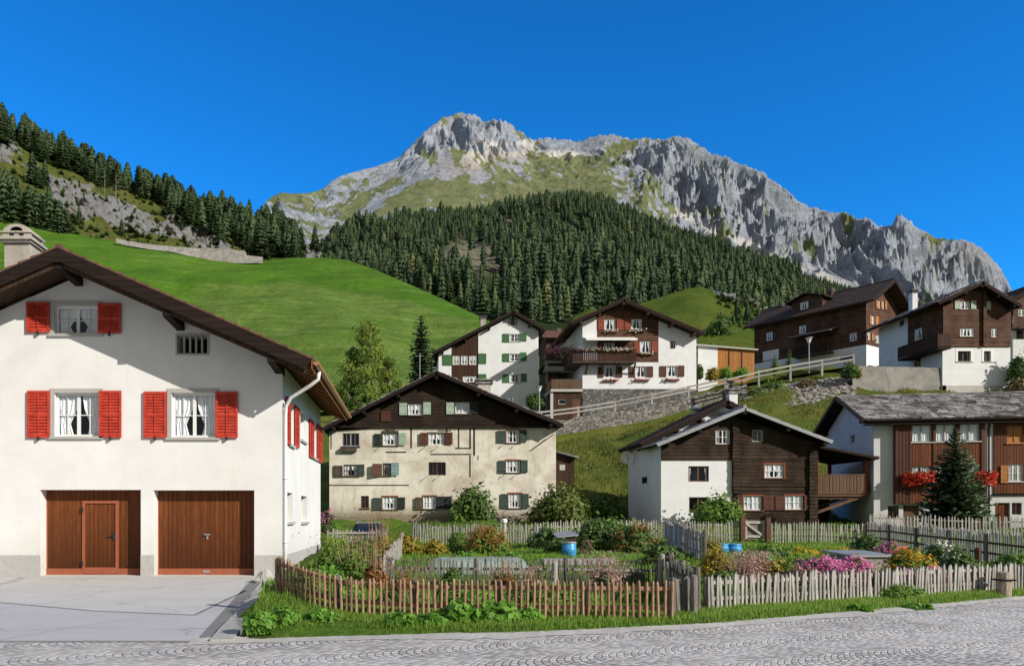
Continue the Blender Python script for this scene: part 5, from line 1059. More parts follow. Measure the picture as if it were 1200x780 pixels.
r = rg(456, 470, 600, 530, -.3); flowerbox(r[0], r[2], r[1] + .55, 'long box of bright red geraniums left of the spruce', 900, hh=.62); r = rg(780, 465, 868, 525, -.3); flowerbox(r[0], r[2], r[1] + .5, 'box of bright red geraniums right of the spruce', 600, hh=.62)
# ================================================================ UPPER STREET: walls, ramp, houses
zc = lambda x, y: (490 + x * .3, 340 + y * .3)
# ---- white house with green shutters
C1 = House('green_shutter_house', 'tall white house with dark green shutters and a brown boarded strip', 'house', 514, 85, 13.2); F = C1.front; HR = C1.root
def r1(x0, y0, x1, y1, v=0.0): return rb(x0, y0, x1, y1, v, C1, zc)
UR = C1.fp(631, 440)[0]; au, aw = C1.fp(602, 363.5, -.8); lu, lw = C1.fp(507.5, 412, -.8); ru, rw = C1.fp(640.5, 386, -.8); DD = 10
top = lambda u: (aw - .35 + (lw - aw) * (au - u) / (au - lu)) if u < au else (aw - .35 + (rw - aw) * (u - au) / (ru - au))
h = [r1(355, 110, 387, 135), r1(357, 171, 397, 200), r1(357, 248, 397, 277), r1(358, 328, 400, 358)]; hw_ = [r1(135, 256, 163, 290), r1(168, 256, 195, 290), r1(200, 256, 230, 290), r1(175, 336, 228, 358)]
s0, s1 = C1.fp(529, 400)[0], C1.fp(560.5, 400)[0]
mb = MB(); wall(mb, F, [(0, top(0)), (s0, top(s0))], -1); wall(mb, F, [(s1, top(s1)), (au, top(au)), (UR, top(UR))], -1, h, 0, 0, 1)
for (o_, u_, n_, t_) in (((UR, 0, 0), (0, 1, 0), (1, 0, 0), UR), ((0, DD, 0), (0, -1, 0), (-1, 0, 0), 0)): wall(mb, Face(o_, u_, n_), [(0, top(t_)), (DD, top(t_))], -1)
wall(mb, Face((UR, DD, 0), (-1, 0, 0), (0, 1, 0)), [(0, top(UR)), (UR - au, top(au)), (UR, top(0))], -1); mb.build('wall', ['plaster_white', 'dark_room'], HR)
mb = MB(); wall(mb, F, [(s0, top(s0)), (s1, top(s1))], -1, hw_, 0, 0, 1, d=-.05); mb.build('board_strip', ['board_brown', 'dark_room'], HR)
for i, r in enumerate(h): window(HR, F, r, 'white_paint' if i else 'wood_brown', 2 if i else 1, 2, .1, .07, 'trim_grey', .3, seed=i, bars=i > 0)
for i, r in enumerate(hw_): window(HR, F, r, 'white_paint', 2, 2, .03, .08, None, .5, d=-.05, seed=i)
for (x0, x1, y0, y1) in ((330, 356, 170, 203), (399, 423, 167, 199), (330, 356, 247, 279), (399, 423, 243, 276), (330, 356, 328, 360), (401, 424, 325, 357), (96, 131, 252, 293), (235, 266, 247, 287), (235, 266, 327, 355)):
    r = r1(x0, y0, x1, y1); shutter(HR, F, r[0], r[2], r[1], r[3], 'green_paint', .02, False)
gable_roof(HR, lu, lw, au, aw, ru, rw, -.8, DD + .6, .2, 'tile_dark', 'fascia', 'fascia', .3, .45, .4, 41, .03, 0, [(au + (lu - au) * f, aw + (lw - aw) * f - .55, .1) for f in (0, .3, .6, .88)] + [(au + (ru - au) * f, aw + (rw - aw) * f - .55, .1) for f in (.5, .85)])
c0 = C1.fp(566, 378, 4); chimney(HR, c0[0], 4, top(c0[0]) - .3, C1.fp(566, 372.5, 4)[1], .6, .6, 'chimney', 'slab')
# ---- chalet with balcony and window boxes
C2 = House('balcony_chalet', 'white and red-brown chalet with balcony, awning and window boxes above the stone wall', 'house', 682.6, 80, 14.8); F = C2.front; HR = C2.root
def r2(x0, y0, x1, y1, v=0.0): return rb(x0, y0, x1, y1, v, C2, zc)
UR = C2.fp(816, 440)[0]; au, aw = C2.fp(731.5, 349.5, -1.2); ru, rw = C2.fp(826, 389, -1.2); lu, lw = C2.fp(669, 377, -1.2); DD = 11
top = lambda u: (aw - .35 + (lw - aw) * (au - u) / (au - lu)) if u < au else (aw - .35 + (rw - aw) * (u - au) / (ru - au))
wz = C2.fp(800, 423)[1]; wz2 = C2.fp(690, 424)[1]; ua_, ub_ = C2.fp(700, 400)[0], C2.fp(771.5, 400)[0]
hw_ = [r2(727, 114, 770, 155), r2(832, 113, 873, 153), r2(725, 205, 768, 240), r2(866, 200, 910, 245)]; hlo = [r2(725, 298, 770, 340), r2(848, 297, 892, 339), r2(970, 295, 1013, 337)]; hs1 = r2(983, 198, 1005, 228)
wl_ = C2.fp(700, 414)[1]
mb = MB(); wall(mb, F, [(0, top(0)), (ua_, top(ua_))], -.2, [], 0, 0, 1)
wall(mb, F, [(ua_, wz2), (UR, wz2)], -.2, hlo, 0, 0, 1)
wall(mb, F, [(ub_, top(ub_)), (UR, top(UR))], wz2, [hs1], 0, 0, 1)
for (o_, u_, n_, t_) in (((UR, 0, 0), (0, 1, 0), (1, 0, 0), UR), ((0, DD, 0), (0, -1, 0), (-1, 0, 0), 0)): wall(mb, Face(o_, u_, n_), [(0, top(t_)), (DD, top(t_))], -.2)
wall(mb, Face((UR, DD, 0), (-1, 0, 0), (0, 1, 0)), [(0, top(UR)), (UR - au, top(au)), (UR, top(0))], -.2); mb.build('wall', ['plaster_white', 'dark_room'], HR)
mb = MB(); wall(mb, F, [(ua_, top(ua_)), (au, top(au)), (ub_, top(ub_))], wz2 + .002, hw_, 0, 0, 1, d=.04)
for u in (ua_, ub_): mb.face([F.T(u, wz2, 0), F.T(u, wz2, .04), F.T(u, top(u), .04), F.T(u, top(u), 0)])
mb.build('timber_front', ['log_red', 'dark_room'], HR)
for i, r in enumerate(hw_): window(HR, F, r, 'white_paint', 2, 1, .05, .07, None, .4, d=.04, bars=False, seed=i)
for i, r in enumerate(hlo + [hs1]): window(HR, F, r, 'white_paint' if i < 3 else 'wood_brown', 2 if i < 3 else 1, 1, .1, .07, None, .4, bars=False, seed=i)
for (x0, x1, y0, y1, v) in ((702, 726, 115, 155, 1), (775, 803, 113, 154, 1), (806, 831, 113, 154, 1), (702, 724, 206, 240, 1), (843, 865, 201, 245, 1), (911, 934, 199, 244, 1), (702, 724, 300, 341, 0), (772, 797, 298, 340, 0), (823, 847, 298, 340, 0), (893, 917, 297, 339, 0), (943, 969, 296, 338, 0), (1015, 1039, 294, 337, 0)):
    r = r2(x0, y0, x1, y1); shutter(HR, F, r[0], r[2], r[1], r[3], 'shutter_brown' if not v else 'frame_red', .05 if v else .02, False)
gable_roof(HR, lu, lw, au, aw, ru, rw, -1.2, DD + .6, .2, 'tile', 'soffit', 'fascia', .34, .4, .35, 51, .02, 0, [(au + (lu - au) * f, aw + (lw - aw) * f - .55, .1) for f in (0, .45, .8)] + [(au + (ru - au) * f, aw + (rw - aw) * f - .55, .1) for f in (.3, .6, .88)], 'log_red')
ba0, bz0 = C2.fp(671, 423, -1.3); ba1, bz1 = C2.fp(745, 408.5, -1.3)
mb = MB(); mb.box(ba0, ba1, -1.3, .0, bz0 - .15, bz0 + .02); mb.box(ba0, -.01, 0, 7, bz0 - .15, bz0 + .02); bal = mb.build('balcony', 'wood_old', HR); mb = MB(); railing(mb, (ba0, -1.3, bz0), (ba1, -1.3, bz0), bz1 - bz0, 34, gap=.15); railing(mb, (ba1, -1.3, bz0), (ba1, 0, bz0), bz1 - bz0, 6, gap=.15); railing(mb, (ba0, -1.3, bz0), (ba0, 7, bz0), bz1 - bz0, 26, gap=.15); mb.build('balustrade', 'board_brown', bal)
for u in (.3, 1.9, 3.5, 5.2):
    mb = MB(); mb.bar((u, 0, bz0 - 1.1), (u, -1.1, bz0 - .16), .14, .16); mb.build('bracket', 'wood_old', bal)
a0, aw0 = C2.fp(683.5, 396, 0); a1 = C2.fp(743, 396, 0)[0]
mb = MB(); mb.hexa([(a0, -1.2, aw0 - .35), (a1, -1.2, aw0 - .35), (a1, -.05, aw0 + .02), (a0, -.05, aw0 + .02), (a0, -1.2, aw0 - .31), (a1, -1.2, aw0 - .31), (a1, -.05, aw0 + .08), (a0, -.05, aw0 + .08)]); mb.box(a0, a1, -1.24, -1.18, aw0 - .50, aw0 - .28); mb.build('awning', 'white_paint', HR)
def smallbox(x0, x1, y0, y1, label, mat='fl_red', d=.02, n=110, H=C2, zz=zc, Fc=None, grp=None):
    (a, b), (c, e) = H.fp(*zz(x0, y1)), H.fp(*zz(x1, y0)); return flowerbox(a, c, b, label, n, Fc or H.front, mat, None, H, .075, .30, grp)
for (x0, x1, y0, y1, lb, mt_) in ((722, 777, 152, 165, 'flower box under the upper left window of the balcony chalet', 'fl_white'), (824, 884, 151, 164, 'flower box under the upper right window of the balcony chalet', 'fl_white'), (720, 776, 343, 357, 'box under the lower left window above the stone wall', 'fl_red'), (844, 900, 341, 355, 'box under the lower middle window above the stone wall', 'fl_red'), (962, 1018, 339, 354, 'box under the lower right window above the stone wall', 'fl_red'), (862, 914, 243, 253, 'flower box right of the balcony railing', 'fl_white')): smallbox(x0, x1, y0, y1, lb, mt_, n=26)
FB = Face((0, -1.34, 0), (1, 0, 0), (0, -1, 0)); flowerbox(ba0 + .3, ba1 - .3, bz1 - .25, 'long planter of mixed flowers on top of the balcony railing', 150, FB, 'fl_white', None, C2, .07, .30)
pc = C2.C + Vector((C2.fp(737, 404, -.5)[0], -.5, bz0 + .5)); bush('potted_plant', 'round green potted plant on the balcony under the awning', 'potted plant', pc, .35, .3, .75, 260, .1, 'lf_bush', 77)
# ---- small brown house between, with terrace
C3 = House('brown_cottage', 'small red-brown cottage glimpsed between the two white houses', 'house', 640, 93, 15.2); HR = C3.root; F = C3.front
mb = MB(); wd_ = C3.fp(684, 400)[0]; tz = C3.fp(660, 396)[1]; wall(mb, F, [(0, tz), (wd_, tz)], -1.5); wall(mb, Face((0, 5, 0), (0, -1, 0), (-1, 0, 0)), [(0, tz), (2.5, tz + 1.2), (5, tz)], -1.5); mb.build('wall', 'log_red', HR)
mb = MB(); r0 = C3.fp(686, 389)[1]; slope(mb, (-.5, -.7, tz - .1), (wd_ + 1, -.7, tz - .1), (-.5, 2.5, tz + 1.5), (wd_ + 1, 2.5, tz + 1.5), .15, .4, .4, 0, 3, m2=1); slope(mb, (wd_ + 1, 5.7, tz - .1), (-.5, 5.7, tz - .1), (wd_ + 1, 2.5, tz + 1.5), (-.5, 2.5, tz + 1.5), .15, .4, .4, 0, 3, m2=1); mb.build('roof', ['tile', 'fascia'], HR)
c0 = C3.fp(654, 392, 2.5); chimney(HR, c0[0], 2.5, tz + .5, C3.fp(654, 387, 2.5)[1], .45, .45, 'plaster_white', 'slab')
Tr = House('terrace', 'shaded concrete terrace with a dark railing between the two white houses', 'terrace', 637, 84, 14.6); HR = Tr.root
(a, b), (c, d_) = Tr.fp(640, 422.5), Tr.fp(682, 413); mb = MB(); mb.box(a, c, 0, 7, b - .25, b); mb.box(c - 1.2, c, .6, 7, -3.5, b - .25); mb.box(a, a + .25, .2, .5, -3.5, b - .25); mb.build('deck', 'concrete', HR); mb = MB(); railing(mb, (a, .05, b), (c, .05, b), d_ - b, 22, gap=.55); mb.build('railing', 'iron', HR)
(a2, b2), (c2, d2) = Tr.fp(638, 433.5, -1), Tr.fp(681, 429, -1); mb = MB(); mb.box(a2, c2, -1, 0, b2 - .1, b2 + .05); mb.box(a2, c2, -1.02, -.97, b2, d2); mb.build('lower_deck', 'concrete', HR)
o = C3.C; 
for k, (px, py, mt_, lb) in enumerate(((652, 411, 'fl_pink', 'bright pink hanging flowers on the terrace railing'), (664, 411, 'fl_white', 'pale flowers beside the pink ones on the terrace railing'))):
    p = at(px, py, 83.8); r = np.random.RandomState(k); n = 240; P = r.normal(size=(n, 3)) * np.array([.55, .2, .3]); t = thing('flower_pot', lb, 'flowers', p); foliage_obj('blossoms', P, unit(r.normal(size=(n, 3)) + np.array([0, -1, .4])), .13, mt_, r.rand(n), t); foliage_obj('leaves', P * .9 + np.array([0, .1, -.12]), r.normal(size=(n, 3)), .14, 'lf_bush', r.rand(n), t); mb = MB(); mb.box(-.5, .5, -.1, .12, -.4, -.1); mb.build('pot', 'wood_brown', t)
# ---- shed beside the stone wall
Sh = House('shed', 'small dark wooden shed with a railed flat top beside the stone wall', 'shed', 645, 79, 11.7); HR = Sh.root; F = Sh.front
UR = Sh.fp(682.3, 460)[0]; tz = Sh.fp(660, 459)[1]; h1, h2 = rb(548, 425, 578, 445, 0, Sh, zc), rb(603, 421, 638, 490, 0, Sh, zc); h2 = (h2[0], -.35, h2[2], h2[3])
mb = MB(); wall(mb, F, [(.3, tz), (UR, tz)], -.6, [h1, h2], 0, 0, 1); wall(mb, Face((.3, 3.5, 0), (0, -1, 0), (-1, 0, 0)), [(0, tz), (3.5, tz)], -.6); mb.build('wall', ['board_brown', 'dark_room'], HR)
mb = MB(); mb.box(0, UR, -.25, 3.6, tz + .002, tz + .25); mb.box(0, .28, -.05, .25, -.6, tz); mb.build('roof_slab', 'concrete_light', HR); window(HR, F, h1, 'trim_grey', 1, 1, .06, .07, None, 0, bars=False); mb = MB(); F.box(mb, h2[0], h2[2], h2[1], h2[3], -.12, -.06); mb.build('door', 'wood_brown', HR)
mb = MB(); rh = Sh.fp(660, 445)[1] - tz - .25; railing(mb, (.05, -.2, tz + .25), (UR, -.2, tz + .25), rh, 22, gap=.2); railing(mb, (.05, -.2, tz + .25), (.05, 3.5, tz + .25), rh, 20, gap=.2); mb.build('railing', 'wood_tan', HR)
# ---- masonry walls
def vwall(name, label, pts, mat, th=.5, cat='wall', cap=None, jit=0.0, sub=1):
    """pts: (px, pytop, pybottom, Y)"""
    o = MB(); cols_ = []
    for (a, b) in zip(pts[:-1], pts[1:]):
        for k in range(sub): t = k / sub; cols_.append([a[i] + (b[i] - a[i]) * t for i in range(4)])
    cols_.append(list(pts[-1])); Vs = []
    for (px, t, b, Yd) in cols_:
        T0 = at(px, t, Yd); B0 = at(px, b, Yd); j = random.uniform(-jit, jit); Vs.append((Vector((T0.x, T0.y, T0.z + j)), Vector((B0.x, B0.y - .2, B0.z - .6)), Vector((T0.x * (1 + th / Yd), T0.y + th, T0.z + j))))
    for A_, B_ in zip(Vs[:-1], Vs[1:]): o.face([A_[1], B_[1], B_[0], A_[0]]); o.face([A_[0], B_[0], B_[2], A_[2]])
    for A_ in (Vs[0], Vs[-1]): o.face([A_[1], A_[0], A_[2], A_[2] - Vector((0, 0, 4))])
    return tag(o.build(name, mat), label, cat)
vwall('stone_wall', 'tall grey stone wall carrying the balcony chalet', [(682.5, 455.5, 492, 79.7), (750, 455.5, 480, 79.7), (816, 455.5, 466, 79.7)], 'stone_wall_dark', .15)
vwall('stone_wall', 'long stone wall under the sloping wooden railing', [(600, 499, 512, 75), (645, 493, 511, 75), (690, 487, 505.5, 75), (730, 480, 496, 75), (790, 468, 482, 75), (840, 458, 470, 75), (875, 449, 462, 75)], 'stone_wall', .5, jit=.12, sub=6)
rp = []
mb = MB(); rpx = [500, 560, 645, 690, 760, 815, 870, 940, 1003]; rpy = [504, 500, 493, 487, 474, 463, 449, 437, 428]
for (a, b, c, d_) in zip(rpx[:-1], rpx[1:], rpy[:-1], rpy[1:]):
    z0, z1 = at(a, c, 75).z, at(b, d_, 75).z; mb.face([(gx(a, 75), 75.3, z0), (gx(b, 75), 75.3, z1), (gx(b, 79.6), 79.6, z1 + .25), (gx(a, 79.6), 79.6, z0 + .25)])
tag(mb.build('village_lane', 'grit'), kind='structure')
vwall('concrete_wall', 'weathered grey concrete retaining wall below the brown houses', [(998.5, 428.5, 466, 70.2), (1040, 429.5, 466, 70.2), (1075, 430, 466, 70.2), (1105, 431, 466, 70.2)], 'concrete', .4)
# rubble bank
rs = np.random.RandomState(12); mb = MB()
for k in range(620):
    px = rs.uniform(868, 1000); t = rs.rand(); topy = np.interp(px, [868, 890, 930, 1000], [462, 455, 449, 441]); boty = np.interp(px, [868, 890, 920, 960, 1000], [484, 484, 478, 472, 470]); py = topy + (boty - topy) * t; Yd = 72.2 - 5.2 * t
    if px < 890 and rs.rand() < .5: continue
    p = at(px, py, Yd); s = rs.uniform(.14, .34) * (1.5 if t > .75 and rs.rand() < .3 else 1); mb.blob(p, s * rs.uniform(.9, 1.5), s, s * rs.uniform(.55, .9), k, .35, 7)
bank = tag(mb.build('rubble_bank', 'boulder'), 'bank of loose pale boulders above the green slope', 'boulders', kind='stuff')
mb = MB()
# ---- wooden railings along the lane
def rail_fence(name, label, pts, Yd, hpx, nposts, mat='picket_grey', rails=2, cat='railing'):
    o = thing(name, label, cat, at(pts[0][0], pts[0][1], Yd)); base = Vector(o.location); f = PL(pts); xs_ = np.linspace(pts[0][0], pts[-1][0], nposts); prev = None; Yf = Yd
    mp = None
    for x in xs_:
        p = at(x, f(x), Yf) - base; h = hpx / FPX * Yf
        if mp is None: m_ = MB(); m_.box(-.09, .09, -.09, .09, -.5, h + .12); mp = m_.build('post', mat, o, loc=p)
        else: cp(mp, o, p)
        if prev is not None:
            for k in range(rails): q = Vector((0, -.11, h * (1 - k * .42))); m_ = MB(); m_.bar(prev + q, p + q, .06, .15); m_.build('rail', mat, o)
        prev = p
    return o
rail_fence('wooden_railing', 'grey wooden railing climbing along the lane above the stone wall', [(505, 503), (560, 500), (645, 493), (690, 487), (730, 480), (790, 468), (850, 455)], 75.1, 11, 9)
rail_fence('wooden_railing', 'short pale wooden railing in front of the brown houses at the top of the lane', [(852, 457), (900, 445), (941, 438), (1000, 428)], 73.0, 12, 5)
# ---- street lamps
def lamp(px, pyb, pyt, Yd, label):
    b = at(px, pyb, Yd); h = (pyb - pyt) / FPX * Yd; o = thing('street_lamp', label, 'street lamp', b); mb = MB(); mb.tube([(0, 0, -.5), (0, 0, h - .55)], [.07, .05], 8); mb.build('pole', 'metal_grey', o)
    mb = MB(); mb.tube([(0, 0, h - .55), (0, 0, h - .45), (0, 0, h - .1)], [.1, .13, .26], 10); mb.build('lantern', 'white_paint', o); mb = MB(); mb.tube([(0, 0, h - .1), (0, 0, h - .04), (0, 0, h)], [.36, .34, .08], 12); mb.build('lamp_hood', 'metal_grey', o)
lamp(632, 489, 452, 77, 'slim grey street lamp beside the wooden shed'); lamp(948, 431, 395, 74, 'slim grey street lamp in front of the long brown house')
# ---- orange barn
Bn = House('orange_barn', 'low barn with orange boards and a pale sheet roof beside the balcony chalet', 'barn', 818, 83, 16.4); HR = Bn.root; F = Bn.front
UR = Bn.fp(884, 420)[0]; um = Bn.fp(841, 420)[0]; t0, t1 = Bn.fp(818, 405)[1], Bn.fp(884, 411)[1]; tf = lambda u: t0 + (t1 - t0) * u / UR
mb = MB(); wall(mb, F, [(0, tf(0)), (um, tf(um))], -3); mb.build('wall', 'plaster_white', HR); mb = MB(); wall(mb, F, [(um, tf(um)), (UR, tf(UR))], -3); mb.build('board_wall', 'board_orange', HR)
mb = MB(); mb.hexa([(-.6, -.3, t0 + .0), (UR + .3, -.3, t1 + .0), (UR + .3, 6, t1 + 1.2), (-.6, 6, t0 + 1.2), (-.6, -.3, t0 + .16), (UR + .3, -.3, t1 + .16), (UR + .3, 6, t1 + 1.36), (-.6, 6, t0 + 1.36)]); mb.build('roof', 'concrete_light', HR)
mb = MB(); 
for f in (.55, .78): mb.box(UR * f - .06, UR * f + .06, -.06, -.002, -1, tf(UR * f) - .05)
mb.build('battens', 'wood_brown', HR)
# ---- long brown house with its lit gable on the right
E1 = House('long_brown_house', 'long dark brown house with a dormer, its gable wall showing orange shutters', 'house', 1015, 85, 18.4, -34 + 90 - 90 + 68 - 0, None); HR = E1.root
E1.a = math.atan2(.56, .83); E1.root.rotation_euler = (0, 0, E1.a); E1.U = Vector((math.cos(E1.a), math.sin(E1.a), 0)); E1.V = Vector((-math.sin(E1.a), math.cos(E1.a), 0))
ze = lambda x, y: (860 + x * .28333, 310 + y * .28333)
L1 = E1.sp(884, 420)[0]; W1 = 7.6; F = E1.front; S1 = Face((0, L1, 0), (0, -1, 0), (-1, 0, 0)); t0 = E1.sp(1013, 352, 0)[1]
ra = E1.fp(1041, 340, -.9)[1]; ra = t0 + 2.35
def rs1(x0, y0, x1, y1): (a, b), (c, d_) = ze(x0, y0), ze(x1, y1); r = E1.srect(a, b, c, d_); return (L1 - r[2], r[1], L1 - r[0], r[3])
def rf1(x0, y0, x1, y1): return rb(x0, y0, x1, y1, 0, E1, ze)
wsp = E1.sp(1013, 404)[1]; wsp2 = E1.sp(886, 408)[1]
gh = [rf1(596, 150, 606, 180), rf1(612, 152, 622, 182), rf1(567, 213, 582, 246), rf1(552, 280, 566, 310), rf1(585, 292, 602, 324)]
sh_ = [rs1(133, 279, 160, 314), rs1(268, 252, 298, 284), rs1(478, 283, 508, 316)]; shl = [rs1(120, 354, 186, 390), rs1(440, 372, 495, 396)]
mb = MB(); wall(mb, S1, [(0, t0), (L1, t0)], wsp + .002, sh_, 0, 0, 1); wall(mb, F, [(0, t0), (W1 / 2, ra), (W1, t0)], wsp + .002, gh, 0, 0, 1); wall(mb, Face((W1, 0, 0), (0, 1, 0), (1, 0, 0)), [(0, t0), (L1, t0)], wsp); wall(mb, Face((W1, L1, 0), (-1, 0, 0), (0, 1, 0)), [(0, t0), (W1 / 2, ra), (W1, t0)], wsp)
mb.build('log_wall', ['log_red', 'dark_room'], HR)
mb = MB(); wall(mb, S1, [(0, wsp), (L1, wsp)], -1.6, shl, 0, 0, 1, d=.03); wall(mb, F, [(-.03, wsp), (W1, wsp)], -1.6, d=.03); wall(mb, Face((W1, 0, 0), (0, 1, 0), (1, 0, 0)), [(0, wsp), (L1, wsp)], -1.6, d=.03); mb.build('base_wall', ['plaster_white', 'dark_room'], HR)
for i, r in enumerate(gh): window(HR, F, r, 'white_paint', 2, 1, .05, .07, None, .5, bars=False, seed=i)
for i, r in enumerate(sh_ + shl): window(HR, S1, r, 'white_paint' if i < 3 else 'wood_brown', 2, 1, .06, .08, None, .4 if i < 3 else 0, bars=False, seed=i, d=.03 if i > 2 else 0)
for (x0, x1, y0, y1) in ((586, 596, 148, 180), (606.5, 612, 150, 180), (623, 631, 152, 186), (559, 567, 210, 246), (583, 597, 214, 250), (568, 578, 284, 314)): r = rf1(x0, y0, x1, y1); shutter(HR, F, r[0], r[2], r[1], r[3], 'wood_orange', .02, False)
for (x0, x1, y0, y1) in ((110, 131, 281, 316), (162, 182, 278, 312), (246, 266, 254, 288), (300, 320, 249, 283), (455, 476, 286, 318), (510, 532, 281, 314)): r = rs1(x0, y0, x1, y1); shutter(HR, S1, r[0], r[2], r[1], r[3], 'shutter_brown', .02, False)
k_ = (ra - t0) / (W1 / 2); e_ = 1.1
gable_roof(HR, -e_, t0 - k_ * e_ + .3, W1 / 2, ra + .3, W1 + e_, t0 - k_ * e_ + .3, -1.3, L1 + .9, .2, 'tile_dark', 'soffit', 'fascia', .3, .4, .35, 61, .02, 0, [(.0, t0 - .1, .2), (W1 / 2, ra - .15, .2), (W1, t0 - .1, .2)])
dv0, dv1 = E1.sp(962, 372)[0], E1.sp(926, 372)[0]; dz = t0 + .2
mb = MB(); 
du = .35; dt = t0 + 1.75
wall(mb, Face((du, dv1, 0), (0, -1, 0), (-1, 0, 0)), [(0, dt), ((dv1 - dv0) / 2, dt + .5), (dv1 - dv0, dt)], t0 - .2, [(1.0, t0 + .65, 2.0, t0 + 1.5)], 0, 0, 1)
for vv in (dv0, dv1): mb.face([(du, vv, t0 - .2), (du, vv, dt), (3.4, vv, dt), (3.4, vv, t0 - .2)])
dm = mb.build('dormer', ['log_red', 'dark_room'], HR); window(dm, Face((du, dv1, 0), (0, -1, 0), (-1, 0, 0)), (1.0, t0 + .65, 2.0, t0 + 1.5), 'white_paint', 2, 1, .05, .07, None, .5, bars=False)
mb = MB(); vm = (dv0 + dv1) / 2
for vv in (dv0 - .5, dv1 + .5): slope(mb, (-.2, vv, dt - .1), (3.6, vv, dt - .1), (-.2, vm, dt + .65), (3.6, vm, dt + .65), .12, .4, .4, 0, 2, m2=1)
mb.build('dormer_roof', ['tile_dark', 'fascia'], dm)
for (px, pyt, su) in ((973, 340.5, .55), (915, 357.5, .55)):
    vv = E1.sp(px, 352, W1 / 2 - .4)[0]; chimney(HR, W1 / 2 - .4, vv, ra - .5, E1.sp(px, pyt, W1 / 2 - .4)[1], su, su, 'shutter_brown', 'slab')
r = rs1(265, 320, 415, 385); bz = r[1] + .35; y0_, y1_ = L1 - r[2], L1 - r[0]
mb = MB(); mb.box(-1.2, -.04, y0_, y1_, bz - .15, bz); bal = mb.build('balcony', 'wood_old', HR); mb = MB(); railing(mb, (-1.2, y0_, bz), (-1.2, y1_, bz), 1.0, 24, gap=.2); mb.build('balustrade', 'log_gable', bal); mb = MB(); slope(mb, (-1.6, y1_ + .3, bz + 2.2), (-1.6, y0_ - .3, bz + 2.2), (.0, y1_ + .3, bz + 2.7), (.0, y0_ - .3, bz + 2.7), .1, .4, .4, 0, 4, m2=1); mb.build('balcony_roof', ['concrete', 'fascia'], bal)
# ---- brown chalet on a white base, top right
E2 = House('white_base_chalet', 'brown timber chalet standing on a white plastered ground floor above the concrete wall', 'house', 1104.5, 70, 12.9); F = E2.front; HR = E2.root
def r4(x0, y0, x1, y1, v=0.0): return rb(x0, y0, x1, y1, v, E2, ze)
UR = E2.fp(1184, 430)[0]; au, aw = E2.fp(1152, 329, -1.1); ru, rw = E2.fp(1199, 357.5, -1.1); lu, lw = E2.fp(1105, 350.5, -1.1); k_ = (aw - rw) / (ru - au)
wzw = E2.fp(1140, 405)[1]; wzc = E2.fp(1140, 451.5)[1]; DD = 9.5
k2 = (aw - lw) / (au - lu); lu2 = -1.2; lw2 = aw - k2 * (au - lu2)
top = lambda u: (aw - .35 - k2 * (au - u)) if u < au else (aw - .35 - k_ * (u - au))
hw_ = [r4(936, 264, 994, 297, -.08), r4(1066, 264, 1089, 300, -.08), r4(936, 152, 977, 184, -.08)]; hb = [r4(926, 357, 980, 400), r4(1034, 357, 1063, 400)]
mb = MB(); wall(mb, F, [(0, wzw), (UR, wzw)], wzc, hb, 0, 0, 1); wall(mb, Face((UR, 0, 0), (0, 1, 0), (1, 0, 0)), [(0, top(UR)), (DD, top(UR))], wzc); wall(mb, Face((UR, DD, 0), (-1, 0, 0), (0, 1, 0)), [(0, top(UR)), (UR - au, top(au)), (UR, top(0))], wzc)
LS = Face((0, DD, 0), (0, -1, 0), (-1, 0, 0)); vm = E2.sp(1064.5, 380)[0]; wlow = E2.sp(1085, 411)[1]
s1_ = E2.srect(1054, 375, 1059, 382); s1_ = (DD - s1_[2], s1_[1], DD - s1_[0], s1_[3])
wall(mb, LS, [(0, top(0)), (DD - vm, top(0))], wlow, [s1_], 0, 0, 1)
dl_ = E2.srect(1071, 418, 1079, 430); dl_ = (DD - dl_[2], dl_[1], DD - dl_[0], dl_[3])
wall(mb, LS, [(0, wlow), (DD, wlow)], wzc, [dl_], 0, 0, 1); mb.build('wall', ['plaster_white', 'dark_room'], HR)
mb = MB(); wall(mb, F, [(0, top(0)), (au, top(au)), (UR, top(UR))], wzw + .002, hw_, 0, 0, 1, d=.08); F.box(mb, 0, UR, wzw - .1, wzw, -.02, .12); r = r4(1026, 80, 1038, 337, -.08)
n = int((r[3] - r[1]) / .22)
for i in range(n): F.box(mb, r[0], r[2], r[1] + i * .22 + .01, r[1] + i * .22 + .21, .07, .26 + random.uniform(0, .05))
sl = E2.srect(1072, 385, 1081, 398); sl = (DD - sl[2], sl[1], DD - sl[0], sl[3])
wall(mb, LS, [(DD - vm, top(0)), (DD + .08, top(0))], wlow + .002, [sl], 0, 0, 1, d=.06); mb.build('log_wall', ['log_red', 'dark_room'], HR)
mb = MB(); F.box(mb, -.05, UR, -.9, wzc - .002, -.3, .06); LS.box(mb, 0, DD + .06, -.9, wzc - .002, -.3, .06); mb.build('concrete_base', 'concrete_light', HR)
for i, r in enumerate(hw_): window(HR, F, r, 'white_paint', 4 if i == 0 else 2, 1, .05, .07, 'wood_brown', .5, d=.08, bars=False, seed=i)
for r in hb: window(HR, F, r, 'wood_brown', 2, 1, .18, .07, 'trim_grey', .1, bars=False, surround=('white_paint', .18))
for r in (s1_, dl_): window(HR, LS, r, 'wood_brown', 1, 1, .1, .07, None, 0, bars=False)
window(HR, LS, sl, 'white_paint', 2, 1, .05, .07, None, .4, d=.06, bars=False)
for (x0, x1, y0, y1) in ((912, 934, 152, 184), (979, 1000, 150, 184), (1040, 1060, 154, 186)): r = r4(x0, y0, x1, y1, -.08); shutter(HR, F, r[0], r[2], r[1], r[3], 'green_pale', .1, False)
